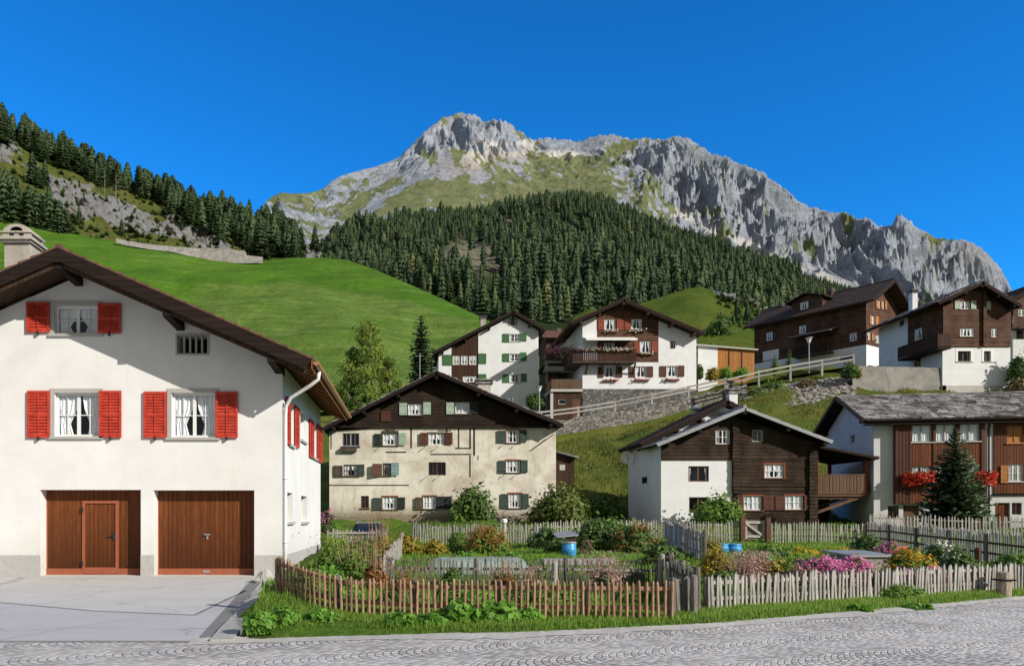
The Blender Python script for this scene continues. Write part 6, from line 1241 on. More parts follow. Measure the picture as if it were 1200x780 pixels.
gable_roof(HR, lu2, lw2, au, aw, ru, rw, -1.1, DD + .8, .2, 'slab', 'fascia', 'fascia', .3, .4, .4, 71, .04, 0, [(au + (ru - au) * f, aw - k_ * (ru - au) * f - .5, .1) for f in (0, .4, .8)] + [(au * f, aw - k2 * (au - au * f) - .5, .1) for f in (0.03, .5)])
vv = E2.sp(1070, 352, 1.2)[0]; chimney(HR, 1.2, vv, top(1.2) - .3, E2.sp(1070, 342, 1.2)[1], .5, .6, 'plaster_white', 'slab')
va, vb = E2.sp(1099, 405, -1.3)[0], E2.sp(1052, 405, -1.3)[0]; bz = E2.sp(1098, 406, -1.3)[1]; bz2 = E2.sp(1098, 392, -1.3)[1]
mb = MB(); mb.box(-1.3, -.08, va, min(vb, DD + 2), bz - .2, bz); bal = mb.build('balcony', 'log_gable', HR); mb = MB(); railing(mb, (-1.3, va, bz), (-1.3, min(vb, DD + 2), bz), bz2 - bz, 26, gap=.04); railing(mb, (-1.3, va, bz), (-.08, va, bz), bz2 - bz, 7, gap=.04); mb.build('balustrade', 'board_brown', bal)
# ---- next house at the right edge
E3 = House('edge_house', 'brown and white house cut off by the right edge of the photo', 'house', 1187, 84, 16.0); F = E3.front; HR = E3.root
mb = MB(); wz_ = E3.fp(1190, 384)[1]; t0 = E3.fp(1187, 352)[1]; wall(mb, F, [(0, wz_), (9, wz_)], -4, [rb(1168, 272, 1200, 308, 0, E3, ze)], 0, 0, 1); wall(mb, Face((0, 9, 0), (0, -1, 0), (-1, 0, 0)), [(0, wz_), (9, wz_)], -4); mb.build('wall', ['plaster_old_white', 'dark_room'], HR)
hE = rb(1176, 185, 1200, 213, 0, E3, ze)
mb = MB(); wall(mb, F, [(0, t0), (4.5, t0 + 2.2), (9, t0)], wz_ + .002, [hE], 0, 0, 1, d=.05); wall(mb, Face((0, 9, 0), (0, -1, 0), (-1, 0, 0)), [(0, t0), (9, t0)], wz_, d=.05); mb.build('log_wall', ['log_red', 'dark_room'], HR)
window(HR, F, rb(1168, 272, 1200, 308, 0, E3, ze), 'wood_brown', 2, 1, .1, .07, None, 0, bars=False); window(HR, F, hE, 'white_paint', 2, 1, .05, .07, None, .4, bars=False, d=.05)
gable_roof(HR, -1.0, t0 - .1, 4.5, t0 + 2.6, 10, t0 - .1, -1.2, 9.6, .2, 'tile_dark', 'fascia', 'fascia', .3, .5, .4, 81, .02)
mb = MB(); a = E3.fp(1184, 384)[0]; bzz = E3.fp(1190, 383, -1)[1]; mb.box(-.3, 6, -1.2, 0, bzz - .15, bzz); bal = mb.build('balcony', 'wood_old', HR); mb = MB(); railing(mb, (-.3, -1.2, bzz), (6, -1.2, bzz), 1.0, 30, gap=.2); mb.build('balustrade', 'log_red', bal)
# far meadow furniture: retaining walls, log pile, boulder
def on_sheet_wall(name, label, pts, th, mat):
    mb = MB(); V_ = [(at(px, t, Yd), at(px, b, Yd - 1.5)) for (px, t, b, Yd) in pts]
    for A_, B_ in zip(V_[:-1], V_[1:]):
        mb.face([A_[1] - Vector((0, 0, 1)), B_[1] - Vector((0, 0, 1)), B_[0], A_[0]]); mb.face([A_[0], B_[0], B_[0] + Vector((0, th, 0)), A_[0] + Vector((0, th, 0))])
    return tag(mb.build(name, mat), label, 'wall')
on_sheet_wall('retaining_wall', 'long low pale wall along the top edge of the meadow', [(136, 279, 281, 303), (150, 282.5, 285, 303), (175, 286, 289, 304), (205, 289, 292.5, 306)], 2, 'concrete')
on_sheet_wall('retaining_wall', 'taller pale concrete wall below the rock face above the meadow', [(205, 289, 293, 306), (235, 291, 300, 308), (262, 291, 304.5, 308), (287, 294, 305.5, 308), (288, 299, 305.5, 308), (308, 301, 305, 308)], 2, 'concrete')
p = at(281, 331.5, 262); o = thing('log_pile', 'long pile of grey logs lying on the meadow', 'log pile', p)
lm = None
for k, (dy, dz) in enumerate(((0, 0), (.5, 0), (1.0, 0), (.25, .42), (.75, .42), (.5, .84))):
    if lm is None: mb = MB(); mb.tube([(-5.4, 0, .25), (5.4, 0, .25)], [.27, .22], 8); lm = mb.build('log', 'dead_wood', o, loc=(0, dy, dz - .2))
    else: cp(lm, o, (random.uniform(-.5, .5), dy, dz - .2))
mb = MB(); mb.blob((0, 0, 0), 2.0, 1.4, 1.3, 5, .4, 10); mb.blob((-1.8, -.2, -.2), 1.1, .9, .8, 6, .4, 10); mb.blob((1.5, .1, .1), .9, .7, .9, 7, .4, 10); tag(mb.build('boulder', 'boulder', None, False, at(209, 329, 246)), 'dark boulder standing alone on the green meadow', 'boulder')
# ================================================================ TREES
def conifer_arr(h, r, levels, nb, per, seed, droop=.28, base=.06, shape=.85, wid=.34, topk=1.0, ragged=.35):
    rs = np.random.RandomState(seed); V = []; Tn = []; Nn = []
    for i in range(levels):
        t = (i + .5) / levels; z = h * (base + (1 - base) * t); Rr = r * ((1 - t) ** shape * topk + .02) * (1 - ragged * rs.rand() * .6); n = max(4, int(nb * (1 - .55 * t))); off = rs.uniform(0, 6.28)
        for j in range(n):
            ph = off + 6.283 * j / n + rs.uniform(-.3, .3); L = Rr * rs.uniform(1 - ragged, 1.15); d = np.array([math.cos(ph), math.sin(ph), 0]); sd = np.array([-d[1], d[0], 0]); dz = -L * droop * rs.uniform(.4, 1.5) + (.25 * L if t > .8 else 0)
            for k in range(per):
                a, b = k / per, min(1.12, (k + 1.35) / per); w = wid * L * (1.15 - .75 * a) / max(1, per * .55)
                p0 = d * L * a + [0, 0, z + dz * a * a]; p1 = d * L * b + [0, 0, z + dz * b * b + rs.uniform(-.04, .04) * L]; c = (p0 + p1) / 2; tw = rs.uniform(-.6, .6)
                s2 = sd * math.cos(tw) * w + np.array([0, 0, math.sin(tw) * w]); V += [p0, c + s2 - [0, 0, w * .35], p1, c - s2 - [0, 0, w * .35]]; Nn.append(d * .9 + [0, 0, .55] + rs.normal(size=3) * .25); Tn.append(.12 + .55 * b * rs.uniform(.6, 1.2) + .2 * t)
    for k in range(3): a = k * 2.1; q = np.array([math.cos(a), math.sin(a), 0]) * r * .06; Nn.append(q * 3 / h + [0, 0, .3]); V += [np.array([0, 0, h * .92]), np.array([0, 0, h * .95]) + q, np.array([0, 0, h * 1.02]), np.array([0, 0, h * .95]) - q]; Tn.append(.7)
    return np.array(V), np.array(Tn), np.array(Nn)
def trunk_mesh(h, r, mat='bark', name='trunk'):
    mb = MB(); mb.tube([(0, 0, -.8), (0, 0, h * .5), (0, 0, h * .97)], [r, r * .6, r * .08], 7); o = mb.build(name, mat); me = o.data; bpy.data.objects.remove(o); return me
def skirts(h, r, lv, ns, seed, shape=.8, base=.03, jag=.35, tone=(.1, .5)):
    rs = np.random.RandomState(seed); V, Tn, Nn = [], [], []
    for i in range(lv):
        t = i / lv; zb = h * (base + (1 - base) * t); zt = min(h * 1.0, zb + h * (1.9 / lv)); R0 = r * ((1 - t) ** shape) + .01 * h; off = rs.uniform(0, 6.28)
        for j in range(ns):
            a, b = off + 6.283 * j / ns, off + 6.283 * (j + 1) / ns; ra, rb_ = R0 * rs.uniform(1 - jag, 1.1), R0 * rs.uniform(1 - jag, 1.1); m = (a + b) / 2; za, zb2 = zb + rs.uniform(-.4, .3) * h / lv, zb + rs.uniform(-.4, .3) * h / lv
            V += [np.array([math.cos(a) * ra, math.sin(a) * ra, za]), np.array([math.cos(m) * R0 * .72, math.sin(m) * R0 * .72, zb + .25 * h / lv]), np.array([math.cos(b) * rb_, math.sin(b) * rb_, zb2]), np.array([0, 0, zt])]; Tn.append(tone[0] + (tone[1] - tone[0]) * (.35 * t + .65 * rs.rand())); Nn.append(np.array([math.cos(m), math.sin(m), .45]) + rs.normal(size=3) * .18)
    return np.array(V), np.array(Tn), np.array(Nn)
def join3(a, b): return tuple(np.concatenate([x, y]) for x, y in zip(a, b))
FOR = []
for k in range(7):
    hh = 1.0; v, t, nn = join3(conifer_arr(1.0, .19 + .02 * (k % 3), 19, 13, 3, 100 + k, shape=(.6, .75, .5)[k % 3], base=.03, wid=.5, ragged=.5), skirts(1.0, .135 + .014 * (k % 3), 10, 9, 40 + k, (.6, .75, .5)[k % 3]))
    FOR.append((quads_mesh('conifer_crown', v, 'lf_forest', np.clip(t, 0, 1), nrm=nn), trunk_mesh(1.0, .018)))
def tree_at(p, h, label, group, k, name='conifer', cat='conifer tree', mats=None, rz=None, fat=1.0):
    o = thing(name, label, cat, p, random.uniform(0, 6.28), group); o.scale = (h * fat, h * fat, h); c = link('crown', FOR[k % 7][0], o); link('trunk', FOR[k % 7][1], o); return o
rs = np.random.RandomState(21); random.seed(5)
def lh_row(px): return int(np.clip(np.searchsorted(lcols, px), 0, len(lcols) - 1))
# belt of trees along the left ridge
LB = 'dark conifer in the dense belt along the left ridge'; LG = 'conifers along the left ridge'
crest = PL([(-160, 95), (-60, 130), (0, 160), (60, 190), (130, 222), (200, 246), (270, 272), (330, 290), (385, 302)]); crestY = PL(ltY)
LPX, LPY = lh.px()[:130], lh.py()[:130]
def on_hill(px, py):
    c = int(np.argmin(np.abs(LPX[60] - px))); col = LPY[:, c]; r = int(np.argmin(np.abs(col - py))); return Vector(lh.P[r, c])
for i in range(190):
    px = rs.uniform(-30, 352) if i > 20 else rs.uniform(290, 350); k = rs.rand(); Yd = float(crestY(px)) * (1.0 + .03 * (k - .35)); py = float(crest(px)) + 3 - 9 * (k - .3) - (4 if px > 120 else 0) + (rs.rand() * 20 - 2 if px > 190 and i % 2 == 0 else -rs.rand() * 11)
    h = rs.uniform(9, 18.5) * (1.0 if px < 330 else .8); 
    if px > 255: h *= 1.12
    p = on_hill(px, py + 1); tree_at(p - Vector((0, 0, .5)), h, LB, LG, i, fat=rs.uniform(1.2, 2.1))
def on_sheet(sh, px, py):
    """point of a far sheet seen at the photo position (px, py)"""
    PX, PY = sh.px(), sh.py(); c = int(np.argmin(np.abs(PX[10] - px))); col = PY[:-2, c]; r = int(np.argmin(np.abs(col - py))); return Vector(sh.P[r, c])
NT_ = [(38, 216, 40), (52, 217, 32), (46, 219, 26), (6, 240, 44), (18, 262, 60), (4, 285, 70), (30, 272, 50), (42, 285, 60), (58, 288, 66), (70, 285, 52), (80, 283, 40), (16, 300, 66), (34, 305, 62), (52, 306, 55), (92, 266, 26), (2, 318, 70), (66, 300, 44)]
for i, (px, py, hp) in enumerate(NT_): p = on_sheet(lh, px, py); tree_at(p - Vector((0, 0, .6)), hp / FPX * p.y, 'dark conifer in the clump on the slope above the big white house', 'conifers above the white house roof', i, fat=1.45)
for i, (px, py, hp, lb) in enumerate(((143, 277, 22, 'small round conifer standing alone in front of the pale rock face'), (372, 291, 31, 'lone conifer at the right end of the left ridge'), (356, 287, 26, 'conifer just left of the lone one at the end of the ridge'), (346, 286, 34, 'conifer at the right end of the dense ridge belt'), (310, 292, 36, 'broad conifer standing lowest on the ridge, near the pale concrete wall'))):
    p = on_sheet(lh, px, py); tree_at(p - Vector((0, 0, .5)), hp / FPX * p.y, lb, None, i, fat=1.5)
for i, (px, py, hp, lb) in enumerate(((122, 228, 32, 'bare grey dead tree, the taller of two on the left slope'), (136, 231, 26, 'bare grey dead tree, the shorter of two on the left slope'))):
    p = on_sheet(lh, px, py); h = hp / FPX * p.y; o = thing('dead_tree', lb, 'dead tree', p); mb = MB(); mb.tube([(0, 0, -.5), (0, 0, h * .6), (.1, 0, h)], [.28, .18, .03], 6); mb.build('trunk', 'dead_wood', o); mb = MB()
    for j in range(34): a = rs.uniform(0, 6.28); z = h * rs.uniform(.15, .9); L = (h - z) * .32 + .5; mb.tube([(0, 0, z), (math.cos(a) * L, math.sin(a) * L, z + rs.uniform(-.3, .5))], [.08, .02], 4)
    mb.build('branches', 'dead_wood', o)
# mid forest: nearest trees one by one
FB_ = 'conifer at the lower edge of the forest behind the meadow and houses'; FG = 'conifers at the lower edge of the forest'
cnt = 0; tries = 0
J = fo.P.shape[1]; I = 160
while cnt < 92 and tries < 4000:
    tries += 1; px = rs.uniform(395, 930); vrow = abs(rs.normal(0, .16)) + .02
    if vrow > .45: continue
    r = int(vrow * 159); c = int(np.clip(np.searchsorted(fcols, px), 0, J - 1)); p = Vector(fo.P[r, c])
    if max(fo_clear[r, c], fo_clear[min(159, r + 5), c]) > .3: continue
    if px > 660 and rs.rand() < .35: continue
    hide = float(np.interp(px, [395, 470, 565, 600, 640, 690, 750, 822, 900], [318, 345, 385, 372, 388, 360, 362, 342, 352]))
    sy = HY - FPX * (p.z + 15 - CH) / p.y
    if sy > hide: continue
    tree_at(p - Vector((0, 0, .5)), rs.uniform(11, 19), FB_, FG, cnt, fat=rs.uniform(1.2, 1.9)); cnt += 1
# the forest beyond as one mass
VV, TT, NN = [], [], []; n = 0; tries = 0
proto = []
for k in range(6): proto.append(skirts(1.0, .165 + .025 * (k % 3), 7, 8, 300 + k, (.65, .8, .55)[k % 3], .02, .5, (.12, .75)))
while n < 9200 and tries < 60000:
    tries += 1; px = rs.uniform(365, 1200); v = .05 + .95 * rs.rand() ** .85; r = min(159, int(v * 159)); c = int(np.clip(np.searchsorted(fcols, px), 0, J - 1))
    cl = max(fo_clear[r, c], fo_clear[min(159, r + 4), c])
    if cl > .2 + .25 * rs.rand() and rs.rand() < .93: continue
    p = fo.P[r, c]; h = rs.uniform(9, 18) * (.7 + .5 * rs.rand()); q = rs.rand()
    ppx = fpx[r, c]; ppy = fpy[r, c]
    if ppx > 930 and ppy > 320 + (ppx - 930) * .12: h *= .55
    if v > .97: h *= rs.choice([.45, .7, .8, 1.25])
    a = rs.uniform(0, 6.28); ca, sa = math.cos(a), math.sin(a); V0, T0, N0 = proto[rs.randint(6)]; f = rs.uniform(1.0, 1.75); NN.append(np.stack([N0[:, 0] * ca - N0[:, 1] * sa, N0[:, 0] * sa + N0[:, 1] * ca, N0[:, 2]], -1))
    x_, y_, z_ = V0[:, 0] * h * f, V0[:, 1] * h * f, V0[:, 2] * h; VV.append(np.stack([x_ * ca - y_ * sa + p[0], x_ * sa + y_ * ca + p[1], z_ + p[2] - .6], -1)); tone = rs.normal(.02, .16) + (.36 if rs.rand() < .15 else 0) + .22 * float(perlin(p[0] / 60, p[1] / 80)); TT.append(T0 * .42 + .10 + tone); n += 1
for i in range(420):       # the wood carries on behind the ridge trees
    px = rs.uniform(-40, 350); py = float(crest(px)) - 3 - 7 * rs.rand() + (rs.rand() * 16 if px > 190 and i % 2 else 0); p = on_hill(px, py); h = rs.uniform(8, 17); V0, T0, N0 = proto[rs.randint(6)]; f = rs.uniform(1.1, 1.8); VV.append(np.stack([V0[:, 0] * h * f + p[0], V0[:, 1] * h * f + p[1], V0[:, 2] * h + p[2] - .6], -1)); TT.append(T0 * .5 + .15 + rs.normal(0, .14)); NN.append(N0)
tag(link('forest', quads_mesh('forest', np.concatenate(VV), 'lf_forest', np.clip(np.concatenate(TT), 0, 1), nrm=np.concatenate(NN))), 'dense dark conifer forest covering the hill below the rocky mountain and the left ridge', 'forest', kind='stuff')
VV, TT = [], []
for i in range(520):       # low scrub over the alpine hillside
    px = rs.uniform(-30, 400); vr = rs.uniform(.05, .95); r = int(vr * 129); c = lh_row(px); p = lh.P[r, c]; h = rs.uniform(.8, 2.6); V0, T0, N0 = proto[rs.randint(6)]; VV.append(np.stack([V0[:, 0] * h * 3.6 + p[0], V0[:, 1] * h * 3.6 + p[1] - 1, V0[:, 2] * h + p[2] - .3], -1)); TT.append(T0 + .25)
for i in range(260):
    px = rs.uniform(820, 960); vr = rs.uniform(.55, .97); r = int(vr * 79); c = int(np.clip(np.searchsorted(kcols, px), 0, 149)); p = kn.P[r, c]; h = rs.uniform(.4, 1.3)
    if px < 835: continue
    V0, T0, N0 = proto[rs.randint(6)]; VV.append(np.stack([V0[:, 0] * h * 3.2 + p[0], V0[:, 1] * h * 3.2 + p[1] - .5, V0[:, 2] * h + p[2] - .2], -1)); TT.append(T0 + .3)
tag(link('scrub', quads_mesh('scrub', np.concatenate(VV), 'lf_dark', np.clip(np.concatenate(TT), 0, 1))), 'low scattered scrub on the hillsides and between the rocks', 'scrub', kind='stuff')
for i, (px, py, hp, lb) in enumerate(((863, 376, 26, 'dark conifer left of its neighbour on the grassy knoll'), (876, 379, 30, 'taller dark conifer on the grassy knoll behind the long brown house'), (888, 382, 24, 'conifer half hidden by the roof of the long brown house'))):
    p = on_sheet(kn, px, py); tree_at(p - Vector((0, 0, .5)), hp / FPX * p.y, lb, None, i, fat=1.5)
p = on_sheet(kn, 844, 392); bush('bush', 'round dark bush low on the grassy knoll', 'bush', p, 2.6, 2.0, 3.2, 900, .28, 'lf_dark', 9)
p = on_sheet(kn, 790, 398)
# ---- broadleaf trees
def broadleaf(name, label, cat, loc, h, cr, nleaf, ls, mat, seed, bark='bark', z0=.25, ncl=34, narrow=1.0, lean=0, sq=.8):
    r = np.random.RandomState(seed); o = thing(name, label, cat, loc); mb = MB(); mb.tube([(0, 0, -.5), (lean * .2, 0, h * .35), (lean * .6, .05, h * .7), (lean, 0, h * .96)], [h * .022, h * .016, h * .009, .01], 8)
    C_, Rd = [], []
    for k in range(ncl):
        t = z0 + (1 - z0) * (k + .5) / ncl; prof = math.sin(min(1, (1 - t) / (1 - z0) * 1.25 + .12) * math.pi * .62) ; a = k * 2.4 + r.uniform(-.5, .5); d = cr * prof * r.uniform(.35, 1.0); c = (math.cos(a) * d * narrow + lean * t, math.sin(a) * d, h * t * .97 + r.uniform(-.15, .15)); C_.append(c); Rd.append(cr * r.uniform(.22, .42)); q = max(.12, t - .13); mb.tube([(lean * q, 0, h * q), ((c[0] + lean * q) * .55, c[1] * .55, h * (t + q) * .5), c], [h * .007, h * .004, .008], 5)
    mb.build('trunk', bark, o); P, d, k = clump_points(nleaf, C_, Rd, seed + 1, .75, (1, 1, sq)); N = unit(d + r.normal(size=P.shape) * .7); tone = r.rand(ncl); tint = .2 + .35 * tone[k] + .3 * r.rand(nleaf) + .15 * d[:, 2]
    foliage_obj('crown', P, N, ls * r.uniform(.6, 1.3, nleaf), mat, tint, o, None, .6, seed); return o
b = at(432, 492, 63); b.z = Gz(b.x, b.y) - .3
h0 = at(438, 377, 63).z - b.z
broadleaf('birch_tree', 'tall yellow-green birch tree behind the old cream farmhouse', 'birch tree', b, h0, 2.9, 12000, .115, 'lf_birch', 31, 'birch_bark', .10, 48, .85)
b = at(412, 492, 64); b.z = Gz(b.x, b.y) - .3; broadleaf('birch_tree', 'shorter darker birch to the left of the tall yellow-green birch', 'birch tree', b, at(412, 405, 64).z - b.z, 1.7, 5200, .12, 'lf_bush', 32, 'bark', .15, 30, .7)
b = at(457, 492, 62); b.z = Gz(b.x, b.y) - .3; broadleaf('birch_tree', 'small birch squeezed between the tall birch and the round conifer', 'birch tree', b, at(457, 418, 62).z - b.z, 1.3, 3600, .11, 'lf_birch', 33, 'birch_bark', .15, 24, .8)
def round_conifer(label, px, pyt, pyb, Yd, wpx, seed, n=26, nb=16, per=4, shape=.55, mat='lf_conifer', zb=None, name='conifer', wid=.3, droop=.1):
    b = at(px, pyb, Yd); b.z = zb if zb is not None else b.z; h = at(px, pyt, Yd).z - b.z; r = wpx / 2 / FPX * Yd; o = thing(name, label, 'conifer tree', b); v, t, nn = conifer_arr(h, r, n, nb, per, seed, droop=droop, base=.02, shape=shape, wid=wid, ragged=.3); link('crown', quads_mesh('crown', v, mat, np.clip(t, 0, 1), nrm=nn), o); link('trunk', trunk_mesh(h, .03 * h * .6), o); return o
bz = Gz(gx(494, 78), 78); round_conifer('dark egg-shaped conifer beside the green-shuttered house', 494, 369.5, 470, 78, 46, 5, 36, 26, 4, .42, zb=bz, wid=.55)
bz = Gz(gx(1119, 38.5), 38.5); round_conifer('blue-green spruce standing in front of the wooden bay windows', 1119, 502, 625, 38.5, 80, 8, 36, 30, 6, .62, zb=bz - .05, name='spruce_tree', droop=-.16, wid=.62)
b = at(831, 436, 90); b.z = at(831, 434, 90).z; broadleaf('small_tree', 'small round-crowned tree in front of the orange barn', 'tree', b, 2.9, 1.25, 2600, .12, 'lf_bright', 41, 'bark', .42, 22)
for k, (px, pyt, pyb, w, lb) in enumerate(((908, 415, 437, 13, 'low pale green conifer at the left foot of the long brown house'), (925, 408, 434, 13, 'slim pale green conifer left of the lamp by the long brown house'))): round_conifer(lb, px, pyt, pyb, 77, w + 3, 60 + k, 18, 12, 3, .6, 'lf_bush')
for k, (px, pyb, wpx, hpx, Yd, mt_, lb) in enumerate(((905, 466, 34, 26, 71.5, 'lf_bush', 'loose green bush hanging over the boulder bank below the railing'), (886, 468, 24, 15, 71, 'lf_dark', 'low dark bush at the left end of the boulder bank'), (996, 441, 22, 16, 69.6, 'lf_dark', 'dark bush at the left end of the concrete wall'), (1003, 441, 12, 12, 69.4, 'lf_yellow', 'small yellow-green bush on the concrete wall'), (1193, 447, 24, 40, 69, 'lf_dark', 'tall dark bush right of the white-based chalet'), (1192, 458, 24, 16, 68.4, 'lf_dry', 'dry brown shrub below the bush at the right edge'), (836, 444, 16, 16, 80, 'lf_yellow', 'yellow-green shrub under the small round tree'), (850, 443, 16, 14, 80, 'lf_bright', 'bright green shrub right of the small round tree'), (820, 443, 8, 20, 80.4, 'lf_dark', 'narrow dark shrub at the right corner of the balcony chalet'), (868, 441, 22, 10, 80, 'lf_bright', 'low hedge-like shrub in front of the orange barn'), (560, 470, 30, 18, 80, 'lf_dark', 'dark shrub at the foot of the green-shuttered house'), (626, 478, 26, 22, 79.8, 'lf_dark', 'dark shrub left of the wooden shed'), (945, 455, 26, 12, 71.2, 'lf_dry', 'dry grass clump on top of the boulder bank'))):
    p = at(px, pyb, Yd); sc = Yd / FPX; bush('bush', lb, 'bush', p, wpx / 2 * sc, wpx / 2 * sc * .8, hpx * sc, 900, .16, mt_, 200 + k)
# ---- shrubs by the farmhouse, the chalet and along the back of the garden
def gp(px, Yd): x = gx(px, Yd); return Vector((x, Yd, Gz(x, Yd)))
for k, (px, Yd, wpx, hpx, n, mt_, lb) in enumerate(((556, 46.6, 56, 56, 3200, 'lf_dark', 'tall dark shrub growing against the front of the cream farmhouse'), (655, 45.0, 74, 48, 4200, 'lf_ivy', 'broad round yellow-green bush at the right corner of the cream farmhouse'), (841, 42.2, 58, 40, 3000, 'lf_bush', 'round green bush in front of the log chalet'), (694, 47.5, 30, 30, 1500, 'lf_dark', 'dark scrub in the shade right of the round bush'), (716, 47.5, 34, 34, 1500, 'lf_dark', 'dark brownish scrub in the shade beside the chalet wall'))):
    p = gp(px, Yd); sc = Yd / FPX; bush('bush', lb, 'bush', p, wpx / 2 * sc, wpx / 2 * sc * .8, hpx * sc, n, .13, mt_, 300 + k)
p = gp(540, 46.4); bush('bush', 'upper shoot of pale leaves on the left of the farmhouse shrub', 'bush', p, .7, .6, 2.4, 700, .13, 'lf_bush', 311)
# ================================================================ FENCES, GARDEN, GRASS
def pf_depth(px, py):
    Ys = np.linspace(9.5, 48, 900); z = G(gx(px, Ys), Ys); q = HY - FPX * (z - CH) / Ys; i = int(np.argmin(np.abs(q - py))); return Ys[i]
def gpy(px, py): Yd = pf_depth(px, py); return gp(px, Yd)
def stake_mesh(h, w, t, mat, seed, point='sharp', wob=.006):
    rs = random.Random(seed); mb = MB(); j = lambda: rs.uniform(-wob, wob)
    if point == 'round':
        mb.tube([(j(), 0, -.08), (j(), j(), h * .5), (0, 0, h * .94), (0, 0, h)], [w / 2, w / 2 * .96, w / 2 * .9, w / 2 * .45], 7)
    else:
        a = [(-w / 2 + j(), -t / 2, -.08), (w / 2 + j(), -t / 2, -.08), (w / 2 + j(), -t / 2, h * .9), (j(), -t / 2, h) if point == 'sharp' else (w / 2, -t / 2, h * .97), (-w / 2 + j(), -t / 2, h * .9 if point == 'sharp' else h)]
        b = [(x, t / 2, z) for x, y, z in a]; mb.face(a); mb.face(b[::-1])
        for i in range(5): mb.face([a[i], b[i], b[(i + 1) % 5], a[(i + 1) % 5]])
    o = mb.build('picket', mat); me = o.data; bpy.data.objects.remove(o); return me
def picket_fence(name, label, path, h, sp, mat, w=.05, t=.02, point='sharp', rails=(.3, .78), post_every=1.9, post_mat=None, back=.03, jit=.03, lean=.03, post_h=1.0, railmat=None, group=None):
    """path: [(px, Y)]"""
    P = [gp(*q) for q in path]; o = thing(name, label, 'fence', P[0], 0, group); B0 = P[0].copy(); ms = [stake_mesh(h * (1 + random.uniform(-jit, jit)), w * random.uniform(.85, 1.15), t, mat, 10 * k + int(h * 100), point) for k in range(5)]
    L = [0.0]
    for a, b in zip(P[:-1], P[1:]): L.append(L[-1] + (b - a).xy.length)
    def pos(s):
        i = max(0, min(len(P) - 2, int(np.searchsorted(L, s)) - 1)); f = (s - L[i]) / (L[i + 1] - L[i]); q = P[i].lerp(P[i + 1], f); q.z = Gz(q.x, q.y); d = (P[i + 1] - P[i]).xy.normalized(); return q, math.atan2(d.y, d.x)
    n = int(L[-1] / sp)
    for i in range(n + 1):
        q, a = pos(min(L[-1], i * sp + random.uniform(-.1, .1) * sp)); c = link('picket', ms[i % 5] if random.random() > .2 else random.choice(ms), o, q - B0 + Vector((0, 0, random.uniform(-.02, .02)))); c.rotation_euler = (random.uniform(-lean, lean), random.uniform(-lean, lean), a + random.uniform(-.08, .08))
    npst = max(2, int(L[-1] / post_every) + 1); prev = None
    for i in range(npst):
        q, a = pos(L[-1] * i / (npst - 1)); off = Vector((-math.sin(a), math.cos(a), 0)) * (back + .05); mb = MB(); mb.tube([(0, 0, -.15), (.005, 0, h * .5), (0, .005, h * post_h)], [.055, .052, .05], 8); mb.build('post', post_mat or mat, o, loc=q - B0 + off)
        if prev:
            for r in rails: mb = MB(); mb.bar(prev - B0 + off * .45 + Vector((0, 0, h * r)), q - B0 + off * .45 + Vector((0, 0, h * r)), .035, .06); mb.build('rail', railmat or mat, o)
        prev = q
    return o
random.seed(11)
picket_fence('picket_fence', 'brown round-stake fence along the grassy road verge', [(324, 12.9), (362, 12.35), (420, 12.0), (560, 11.8), (700, 11.7), (787, 11.6)], .57, .094, 'picket_brown', .046, .04, 'round', (.28, .80), 1.25, 'picket_old', .02, .04, .03, .98)
picket_fence('picket_fence', 'pale grey pointed picket fence along the verge on the right', [(831, 12.85), (900, 13.4), (1000, 14.2), (1100, 15.1), (1206, 16.1)], .56, .094, 'picket_grey', .052, .02, 'sharp', (.3, .78), 1.5, 'picket_old', .02, .06, .05, .95)
picket_fence('picket_fence', 'short weathered dark boards turning the corner between the brown and grey fences', [(783, 16.5), (795, 14.6), (812, 12.6)], .66, .10, 'picket_old', .085, .02, 'flat', (.3, .75), 1.6, 'picket_old', .02, .08, .06, 1.1)
picket_fence('picket_fence', 'dark narrow fence piece closing the gap left of the grey corner post', [(790, 12.25), (812, 12.35)], .55, .085, 'picket_old', .06, .02, 'flat', (.35, .8), .3, 'picket_old', .02, .06, .04, 1.0)
picket_fence('picket_fence', 'leaning inner fence of thin grey stakes in the middle of the garden', [(455, 17.0), (520, 16.9), (600, 16.8), (690, 16.7), (772, 16.4)], .55, .064, 'picket_old', .026, .015, 'sharp', (.62,), 1.5, 'picket_old', .02, .10, .09, 1.05, 'picket_grey')
picket_fence('picket_fence', 'pale board fence running back from the inner garden fence on the left', [(450, 16.6), (458, 19.5), (466, 23), (473, 26.5)], .62, .105, 'picket_grey', .095, .02, 'flat', (.3, .75), 1.9, 'picket_grey', .02, .05, .03, 1.0)
picket_fence('picket_fence', 'thin grey picket fence in front of the parked car', [(384, 29.0), (420, 28.8), (452, 28.4)], .62, .10, 'picket_grey', .05, .02, 'sharp', (.3, .78), 1.6, 'picket_old', .02, .08, .07)
picket_fence('picket_fence', 'grey picket fence below the farmhouse shrub', [(484, 31.5), (540, 31.2), (590, 31), (627, 30.8)], .80, .105, 'picket_grey', .052, .02, 'sharp', (.3, .78), 1.6, 'picket_old', .02, .07, .05)
picket_fence('picket_fence', 'grey picket fence behind the hedge below the round bush', [(628, 31.5), (690, 31.8), (745, 32)], .84, .105, 'picket_grey', .05, .02, 'sharp', (.3, .78), 1.6, 'picket_old', .02, .07, .05)
picket_fence('picket_fence', 'tall weathered board fence running forward from the back fence', [(779, 30.5), (795, 27.5), (808, 25), (823, 22.8)], .88, .125, 'picket_grey', .115, .02, 'flat', (.3, .7), 1.9, 'picket_old', .02, .05, .03, 1.05)
picket_fence('picket_fence', 'grey picket fence left of the garden gate', [(742, 32), (800, 31.8), (868, 31.6)], .84, .105, 'picket_grey', .05, .02, 'sharp', (.3, .78), 1.6, 'picket_old', .02, .06, .04)
